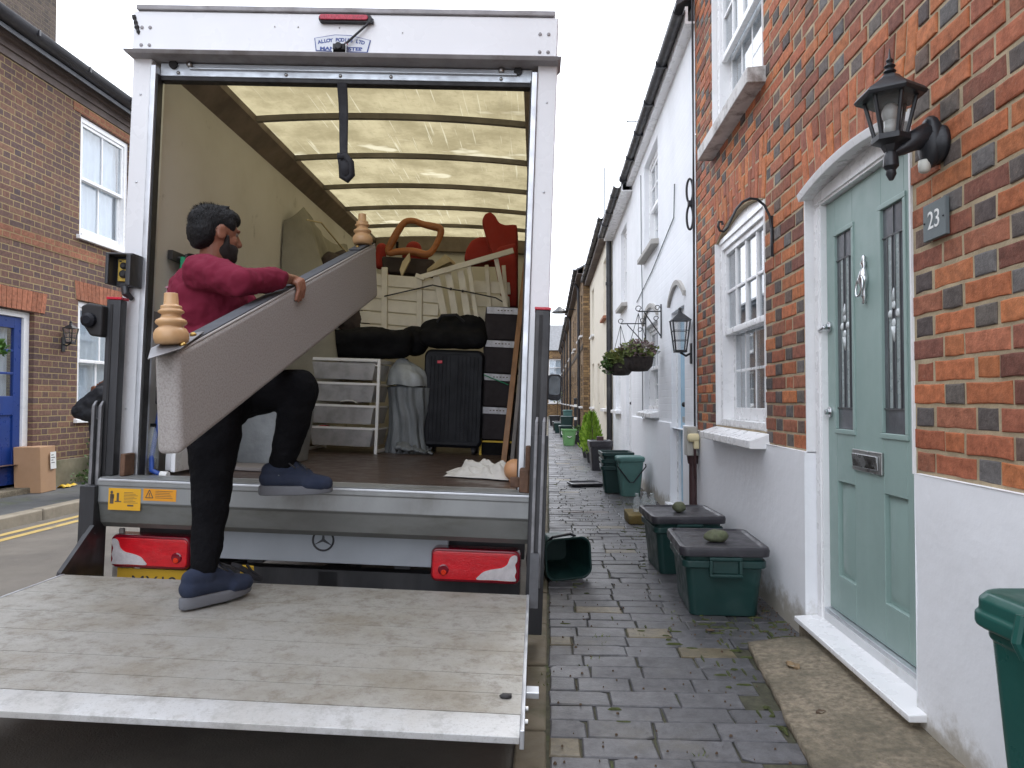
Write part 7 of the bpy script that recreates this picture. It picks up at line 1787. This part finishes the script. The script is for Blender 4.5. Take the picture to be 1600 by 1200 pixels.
# local: x along the rail, y through it (away from the viewer), z up (0 = upper edge); the two short ends run on as cut corners
mb = MB()
outline = [(0, -.0), (0, -PHT), (PLEN, -PHT), (PLEN, 0)]
dz0 = (P4 - P1).dot(pu); dz1 = (P3 - P2).dot(pu)
bot0, bot1 = dz0, PLEN + dz1
mb.hexa([(bot0, 0, -PHT), (bot1, 0, -PHT), (bot1, PTH, -PHT), (bot0, PTH, -PHT)], [(0, 0, 0), (PLEN, 0, 0), (PLEN, PTH, 0), (0, PTH, 0)])
pb = mb.build('upholstery', m_panel_fab, pan, bevel=.022, seg=5)
mb = MB(); mb.box(.03, PLEN - .02, .016, PTH - .004, -.004, .0035); mb.build('lining', m_panel_under, pb, bevel=.001)
mb = MB(); mb.tube([(.012, .008, -.003), (PLEN - .012, .008, -.003)], .0045, 8); mb.build('piping', mat('skylit_piping', (.36, .34, .325), .9), pb)  # light edge from the sky is put into the piping colour
def turned_leg(x, s, part_label):
    prof = [(.030, 0), (.052, .004), (.058, .022), (.058, .040), (.050, .055), (.040, .063), (.041, .066), (.050, .073), (.0525, .080), (.049, .087), (.036, .094), (.031, .104), (.033, .108), (.042, .113), (.043, .118), (.036, .124), (.034, .127), (.036, .131), (.034, .137), (.026, .140), (.0245, .142), (.0225, .180), (.0215, .182), (0, .1825)]
    mb = MB(); mb.lathe([(a * s, b * s) for a, b in prof], (x, .045, .012), (0, 0, 1), 32)
    for v in mb.v: pass
    # feet stand plumb rather than square to the rail
    inv = PM.to_3x3().inverted(); upl = (inv @ Vector((-.02, 0, 1))).normalized(); rot = Vector((0, 0, 1)).rotation_difference(upl).to_matrix()
    tilt = rot if True else Matrix.Identity(3)
    c = Vector((x, .045, .012)); mb.v = [tuple(c + tilt @ (Vector(v) - c)) for v in mb.v]
    l = mb.build('foot', m_leg_wood, pan, smooth=True)
    return l
turned_leg(.045, .90, 'near'); turned_leg(PLEN - .12, .98, 'far')
mb = MB(); c = (.045, .045); mb.prism([(-.10, .035, .008), (.0, -.012, .008), (.20, .02, .008), (.17, .085, .008), (.02, .10, .008)], (0, 0, .004)); mb.build('corner_plate', m_guide, pan, bevel=.001)
mb = MB(); mb.prism([(PLEN - .28, .01, .006), (PLEN - .03, .01, .006), (PLEN - .03, .085, .006), (PLEN - .26, .085, .006)], (0, 0, .006)); mb.build('corner_plate', m_panel_under, pan, bevel=.001)
mb = MB()
for x, y in ((.035, .0), (.15, .03), (.12, .085), (PLEN - .2, .05)): mb = MB(); mb.lathe([(.011, 0), (.011, .004), (.005, .010)], (x, y, .012), (0, 0, 1), 10); mb.build('bolt', m_brass, pan, smooth=True)

# ------------------------------------------------------------------ the carrier
man = thing('person', 'person in a maroon sweatshirt stepping up off the tail lift, carrying the bed rail', 'person', (-1.39, 2.9, .345))
Vv = lambda x, y, z: Vector((x, y, z))
HIP_R, HIP_L = Vv(-1.395, 2.90, 1.17), Vv(-1.42, 3.07, 1.17)
KN_R, AN_R = Vv(-1.365, 2.83, .81), Vv(-1.335, 2.705, .478)
KN_L, AN_L = Vv(-1.085, 3.06, 1.215), Vv(-1.185, 3.12, .842)
SH_R, EL_R, WR_R = Vv(-1.415, 2.83, 1.69), Vv(-1.205, 2.72, 1.615), Vv(-1.118, 2.945, 1.672)
SH_L, EL_L, WR_L = Vv(-1.50, 3.18, 1.69), Vv(-1.33, 3.28, 1.47), Vv(-1.20, 3.05, 1.38)
CH, BE, NK, HD = Vv(-1.475, 3.0, 1.57), Vv(-1.44, 2.99, 1.34), Vv(-1.45, 2.99, 1.77), Vv(-1.428, 2.97, 1.868)
fwd = Vv(.92, .36, 0).normalized(); rgt = Vv(.36, -.92, 0).normalized(); up = Vv(0, 0, 1)
hf = Vv(.64, .76, -.10).normalized(); hr_ = Vv(.765, -.644, 0).normalized(); hu = hr_.cross(hf)
BR = Matrix((fwd, -rgt, up)).transposed().to_euler(); HR = Matrix((hf, -hr_, hu)).transposed().to_euler()
HS = .95
def h(a, b, c): return HD + (hf * a - hr_ * b + hu * c) * HS          # head space: forward, left, up
body = [
    ('c', NK - up * .06, .062, HD - up * .03, .060), ('e', h(-.012, 0, .028), (.098, .078, .098), HR), ('e', h(.028, 0, -.030), (.070, .060, .085), HR), ('e', h(.052, 0, -.085), (.042, .042, .032), HR),
    ('c', h(.095, 0, .012), .010, h(.112, 0, -.022), .014), ('e', h(.100, 0, -.028), (.014, .018, .012), HR), ('e', h(.085, 0, .030), (.016, .05, .010), HR), ('e', h(.088, 0, -.060), (.012, .024, .007), HR), ('e', h(.086, 0, -.074), (.012, .022, .008), HR),
    ('e', h(.058, .042, -.022), (.024, .016, .022), HR), ('e', h(.058, -.042, -.022), (.024, .016, .022), HR),
    ('e', h(-.008, -.079, -.004), (.022, .009, .033), HR), ('e', h(-.012, -.084, .010), (.018, .007, .018), HR), ('e', h(-.008, .079, -.004), (.022, .009, .033), HR),
    ('c', NK - up * .05, .075, CH, .13), ('c', CH, .13, BE, .13), ('c', BE, .13, (HIP_R + HIP_L) / 2, .125),
    ('c', NK - up * .07, .06, SH_R, .055), ('c', NK - up * .07, .06, SH_L, .055), ('c', SH_R, .055, EL_R, .043), ('c', EL_R, .043, WR_R, .029), ('c', SH_L, .055, EL_L, .043), ('c', EL_L, .043, WR_L, .029),
    ('c', HIP_R, .085, KN_R, .055), ('c', KN_R, .052, AN_R, .033), ('c', HIP_L, .085, KN_L, .055), ('c', KN_L, .052, AN_L, .033),
    ('c', AN_R - up * .02, .030, AN_R + Vv(.05, .11, -.078), .014), ('c', AN_L - up * .02, .030, AN_L + Vv(.12, .03, -.078), .014),
]
# right hand hooked over the top edge: palm above the edge, four fingers down the near face, thumb along the top
edge = lambda s: P1 + pu * s
s0 = (WR_R - P1).dot(pu)
kn = []
for i, (ds, ln, out) in enumerate(((.155, .9, .0), (.134, 1.0, .002), (.112, .97, .001), (.092, .80, -.001))):
    E = edge(s0 + ds - .03); nn = -pn
    k0 = E - nn * .028 + up * .028; k1 = E + nn * .006 + up * (.017 + out); k2 = E + nn * .0125 - up * .018 * ln; k3 = E + nn * .0105 - up * .046 * ln + pu * (-.006 - .003 * i); k4 = E + nn * .0095 - up * .062 * ln + pu * (-.009 - .004 * i)
    body += [('c', k0, .0125, k1, .0105), ('c', k1, .0105, k2, .0098), ('c', k2, .0098, k3, .0088), ('c', k3, .0088, k4, .0078)]
    kn.append(k0)
    body.append(('c', WR_R + up * .002, .022, k0, .0135))
th0 = WR_R * .45 + kn[3] * .55
body += [('c', WR_R, .020, th0 - up * .006, .015), ('c', th0 - up * .006 + pn * .01, .013, kn[2] + pn * .035 - up * .012, .011), ('c', kn[2] + pn * .035 - up * .012, .011, kn[1] + pn * .05 - up * .022, .009)]
# left hand under the lower edge
for i in range(4): q = WR_L + pu * (.05 + .022 * i); body += [('c', WR_L, .022, q + Vv(.03, 0, -.03), .012), ('c', q + Vv(.03, 0, -.03), .0105, q + Vv(.07, 0, -.045), .0095), ('c', q + Vv(.07, 0, -.045), .0095, q + Vv(.095, .0, -.025), .008)]
body += [('c', WR_L, .018, WR_L + Vv(.035, -.03, .01), .012), ('c', WR_L + Vv(.035, -.03, .01), .011, WR_L + Vv(.07, -.03, .02), .009)]
blob('body', body, m_skin, man, .0042, 4)
# eyes
m_eye = mat('eye', (.22, .19, .17), .2)
bodyo = bpy.data.objects['body']
for sg in (-1, 1):
    mb = MB(); c = h(.084, sg * .031, .012); mb.sphere(c - hf * .008, .0112, 14, 10); mb.build('eye', m_eye, man, world=True, smooth=True)
# hair: cropped cap, longer on top; beard along the jaw
hair = [('e', h(-.022, 0, .040), (.100, .082, .086), HR), ('e', h(-.060, 0, .0), (.062, .078, .080), HR), ('e', h(.024, 0, .078), (.074, .074, .048), HR), ('e', h(.066, 0, .086), (.024, .050, .024), HR), ('e', h(-.075, 0, -.045), (.030, .055, .040), HR), ('e', h(.022, -.060, .045), (.040, .020, .036), HR), ('e', h(.022, .060, .045), (.040, .020, .036), HR)]
rr = random.Random(5)
for k in range(26):
    a = rr.uniform(-1, .55); b = rr.uniform(-.05, .05); p = h(a * .075, b, .117 - .04 * a * a); hair.append(('c', p, .011, p + fwd * rr.uniform(-.02, .02) + up * .006 - rgt * rr.uniform(-.01, .01), .004))
ho = blob('hair', hair, m_hair, man, .0055, 4, disp=(.006, .012))
st_ = MB()
for _ in range(2600):
    th = rr.uniform(0, 2 * PI); ph = rr.uniform(-.75, 1); nn = Vector((math.cos(th) * math.sqrt(1 - ph * ph), math.sin(th) * math.sqrt(1 - ph * ph), ph))
    p = Vector((nn.x * .102 - .024, nn.y * .085, nn.z * .089 + .040))
    if p.x > .045 and p.z < .085: continue
    if p.z < -.06 or (p.x > .0 and p.z < .02): continue
    d = (nn * .45 + Vector((-.25 if p.x < .03 else .5, rr.uniform(-.35, .35), -.65 if p.z < .08 else .25))).normalized(); s_ = d.cross(nn).normalized() if d.cross(nn).length > 1e-4 else Vector((0, 1, 0))
    L = rr.uniform(.007, .015); w = .0011
    f_ = lambda v: h(v.x, -v.y, v.z)
    a, b, c = p - s_ * w, p + s_ * w, p + d * L; st_.poly([f_(a), f_(b), f_(c)])
st_.build('hair_strands', m_hair, man, world=True)
blob('beard', [('e', h(.036, 0, -.066), (.066, .0625, .060), HR), ('e', h(.060, 0, -.092), (.045, .046, .036), HR), ('c', h(.028, -.062, -.055), .014, h(.055, -.040, -.095), .016), ('c', h(.055, -.040, -.095), .016, h(.080, 0, -.108), .018), ('c', h(.080, 0, -.108), .018, h(.055, .040, -.095), .016), ('c', h(.028, .062, -.055), .014, h(.055, .04, -.095), .016), ('c', h(.022, -.068, -.015), .010, h(.028, -.062, -.055), .013), ('c', h(.09, -.03, -.056), .008, h(.10, 0, -.048), .008), ('c', h(.05, -.03, -.1), .02, h(.07, 0, -.10), .022)], m_beard, man, .0055, 3)
# sweatshirt
sw = [('c', NK - up * .055, .088, CH + up * .03, .155), ('e', CH, (.165, .20, .20), BR), ('c', CH - up * .02, .16, BE - up * .05, .15), ('e', BE - up * .06 + fwd * .012, (.160, .178, .15), BR), ('c', BE - up * .14, .150, BE - up * .165, .140),
      ('c', NK - up * .085, .075, SH_R - up * .015, .080), ('c', NK - up * .085, .075, SH_L - up * .015, .080),
      ('c', SH_R - up * .012, .078, SH_R.lerp(EL_R, .55), .068), ('c', SH_R.lerp(EL_R, .55), .068, EL_R, .058), ('c', EL_R, .058, EL_R.lerp(WR_R, .55), .050), ('c', EL_R.lerp(WR_R, .55), .054, EL_R.lerp(WR_R, .80), .048), ('c', EL_R.lerp(WR_R, .78), .043, EL_R.lerp(WR_R, .90), .036),
      ('c', SH_L - up * .012, .086, EL_L, .068), ('c', EL_L, .068, EL_L.lerp(WR_L, .6), .055), ('c', EL_L.lerp(WR_L, .6), .055, EL_L.lerp(WR_L, .88), .040)]
for k in range(7):                        # folds at the elbow and waist
    t = .15 + .13 * k; c = SH_R.lerp(EL_R, t); sw.append(('c', c + rgt * .034 + up * (.034 - .012 * k), .026, c + rgt * .043 - up * .034 + fwd * .02, .018))
for k in range(5): z = 1.235 + .035 * k; sw.append(('c', Vv(-1.56, 2.87 + .03 * (k % 2), z), .045, Vv(-1.40, 2.835, z - .03 + .02 * k), .036))
so = blob('sweatshirt', sw, m_sweat, man, .0075, 4, disp=(.020, .05))
mb = MB()
for r_ in range(4):
    for k in range(5):
        if rr.random() < .2: continue
        a = CH - fwd * .140 + up * (.06 - .016 * r_) + rgt * (-.03 + .018 * k); mb.obox(a, rgt * .007, -fwd * .02, up * .0028)
mb.build('back_print', mat('faded_pink_print', (.55, .28, .36), .9), man, world=True)
# trousers
tr = [('c', BE - up * .12, .135, (HIP_R + HIP_L) / 2, .150), ('e', (HIP_R + HIP_L) / 2 - fwd * .035, (.14, .17, .13), BR),
      ('c', HIP_R, .118, HIP_R.lerp(KN_R, .5), .108), ('c', HIP_R.lerp(KN_R, .5), .108, KN_R, .080), ('c', KN_R, .080, KN_R.lerp(AN_R, .5), .064), ('c', KN_R.lerp(AN_R, .5), .064, AN_R + up * .03, .052),
      ('c', HIP_L, .118, HIP_L.lerp(KN_L, .5), .100), ('c', HIP_L.lerp(KN_L, .5), .100, KN_L, .076), ('c', KN_L + Vv(.0, 0, -.01), .077, KN_L.lerp(AN_L, .45), .074), ('c', KN_L.lerp(AN_L, .45), .072, AN_L + up * .045, .058)]
to = blob('trousers', tr, m_trouser, man, .0085, 4, disp=(.018, .085))
# socks and shoes
for AN, tip, nm in ((AN_R, Vv(.46, .89, 0).normalized(), 'r'), (AN_L, Vv(.96, .27, .0).normalized(), 'l')):
    side = Vv(tip.y, -tip.x, 0)
    mb = MB(); mb.cyl(AN + up * .05 - tip * .005, AN - up * .02 - tip * .008, .041, .041, n=18); mb.build('sock', m_sock, man, world=True, smooth=True)
    base = AN - up * .085 + tip * .0
    if nm == 'l': base = AN - up * .080
    q = lambda a, b, c: base + tip * a + side * b + up * c
    blob('shoe', [('c', q(-.060, 0, .045), .040, q(.02, 0, .048), .043), ('c', q(.02, 0, .048), .043, q(.10, .004, .032), .040), ('c', q(.10, .004, .032), .040, q(.185, .008, .018), .034), ('c', q(-.055, 0, .080), .036, q(.0, 0, .086), .048), ('c', q(.02, 0, .088), .042, q(.10, 0, .052), .036), ('c', q(.02, 0, .105), .03, q(.05, 0, .10), .026), ('c', q(.11, -.022, .022), .03, q(.165, -.012, .016), .028), ('c', q(.11, .026, .022), .03, q(.165, .022, .016), .028)], m_shoe, man, .005, 4)
    rings = []
    for zz, k in ((-.028, .97), (-.022, 1.0), (.004, 1.0), (.012, .95)):
        ring = []
        for j in range(28):
            a = 2 * PI * j / 28; L = math.cos(a); x = .058 + .160 * L; w = (.049 if L > 0 else .042) * abs(math.sin(a)) ** .75 * (1 if math.sin(a) >= 0 else -1)
            ring.append(q(x * 1.0 if k == 1 else .058 + .160 * L * k, w * k, zz + (.012 * max(0, L - .5) if zz < 0 else .006 * max(0, -L) + .006 * max(0, L - .6))))
        rings.append(ring)
    mb = MB(); mb.loft(rings); mb.build('sole', m_sole, man, world=True, bevel=.004, smooth=True)
    mb = MB()
    for k in range(4): mb.tube([q(.045 + .02 * k, -.03, .105 - .013 * k), q(.055 + .02 * k, 0, .122 - .013 * k), q(.045 + .02 * k, .03, .105 - .013 * k)], .0045, 6)
    mb.tube([q(.05, 0, .128), q(.03, .05, .115), q(.06, .065, .095)], .004, 5); mb.tube([q(.05, 0, .128), q(.09, .035, .105), q(.11, .05, .085)], .004, 5)
    mb.build('lace', m_gasket, man, world=True, smooth=True)
# yellow tag hanging behind the ankle
t = thing('yellow_clip', 'small yellow and black strap clip on the platform behind the standing foot', 'clip', (-1.30, 3.02, .40), R(20)); mb = MB(); mb.hexa([(-.03, -.01, .0), (.03, -.01, -.01), (.03, .01, -.01), (-.03, .01, .0)], [(-.022, -.01, .045), (.028, -.01, .038), (.028, .01, .038), (-.022, .01, .045)]); mb.build('tab', m_yellow, t, bevel=.004)
mb = MB(); mb.tube([(-.06, 0, .05), (-.03, -.014, .04), (.0, -.016, .02), (.035, -.014, -.01), (.06, 0, -.02)], .012, 6); mb.tube([(.0, -.014, .05), (.02, -.016, .02), (.05, -.01, -.005)], .006, 6); mb.build('webbing', m_strap, t)

# ------------------------------------------------------------------ the passer-by beyond the lorry
pb_ = thing('person', 'person in a black coat with a brown fur hood, across the road', 'person', (-5.19, 8.2, -.08))
bx, by, bz = -5.19, 8.2, -.08
q = lambda a, b, c: Vv(bx + a, by + b, bz + c)
blob('body', [('e', q(.17, 0, 1.50), (.10, .085, .12)), ('c', q(.14, 0, 1.43), .055, q(.04, 0, 1.34), .06), ('c', q(.0, 0, 1.32), .13, q(.03, 0, .92), .14), ('c', q(.0, -.17, 1.30), .06, q(-.16, -.2, 1.08), .05), ('c', q(-.16, -.2, 1.08), .05, q(.06, -.17, 1.02), .035), ('c', q(.0, .17, 1.30), .06, q(.02, .22, 1.05), .05), ('c', q(.02, .22, 1.05), .05, q(.2, .15, 1.0), .035), ('e', q(.10, -.17, 1.01), (.05, .03, .03)), ('e', q(.24, .14, 1.0), (.05, .03, .03)), ('c', q(.03, -.09, .9), .085, q(.04, -.09, .5), .06), ('c', q(.04, -.09, .5), .055, q(.02, -.09, .09), .04), ('c', q(.03, .09, .9), .085, q(.06, .09, .5), .06), ('c', q(.06, .09, .5), .055, q(.08, .09, .09), .04), ('c', q(.02, -.09, .05), .04, q(.17, -.09, .035), .035), ('c', q(.08, .09, .05), .04, q(.23, .09, .035), .035), ('c', q(.26, 0, 1.50), .015, q(.285, 0, 1.48), .018)], m_skin, pb_, .012, 4)
blob('coat', [('c', q(.0, 0, 1.31), .185, q(-.02, 0, 1.1), .21), ('c', q(-.02, 0, 1.1), .22, q(.0, 0, .86), .23), ('c', q(.0, 0, .86), .23, q(.01, 0, .80), .23), ('c', q(-.02, -.17, 1.31), .10, q(-.24, -.2, 1.12), .10), ('c', q(-.24, -.2, 1.12), .10, q(.03, -.18, 1.02), .07), ('c', q(.0, .17, 1.3), .1, q(.0, .24, 1.06), .09), ('e', q(-.12, 0, 1.22), (.13, .19, .17))], m_coat, pb_, .014, 5, disp=(.05, .09))
blob('fur_hood', [('c', q(-.14, -.10, 1.36), .05, q(-.14, .10, 1.36), .05), ('c', q(-.15, 0, 1.38), .055, q(-.05, 0, 1.44), .06)], m_fur, pb_, .012, 2, disp=(.05, .03))
blob('hair', [('e', q(.15, 0, 1.53), (.112, .10, .12)), ('c', q(.10, 0, 1.48), .08, q(.06, 0, 1.40), .05)], m_brown_cloth, pb_, .012, 3)
blob('trousers', [('c', q(.03, -.09, .88), .10, q(.04, -.09, .5), .08), ('c', q(.04, -.09, .5), .08, q(.02, -.09, .12), .06), ('c', q(.03, .09, .88), .1, q(.06, .09, .5), .08), ('c', q(.06, .09, .5), .08, q(.08, .09, .12), .06)], m_coat, pb_, .014, 3)
blob('shoe', [('c', q(.0, -.09, .045), .05, q(.18, -.09, .035), .042)], m_gasket, pb_, .012, 2); blob('shoe', [('c', q(.06, .09, .045), .05, q(.24, .09, .035), .042)], m_gasket, pb_, .012, 2)
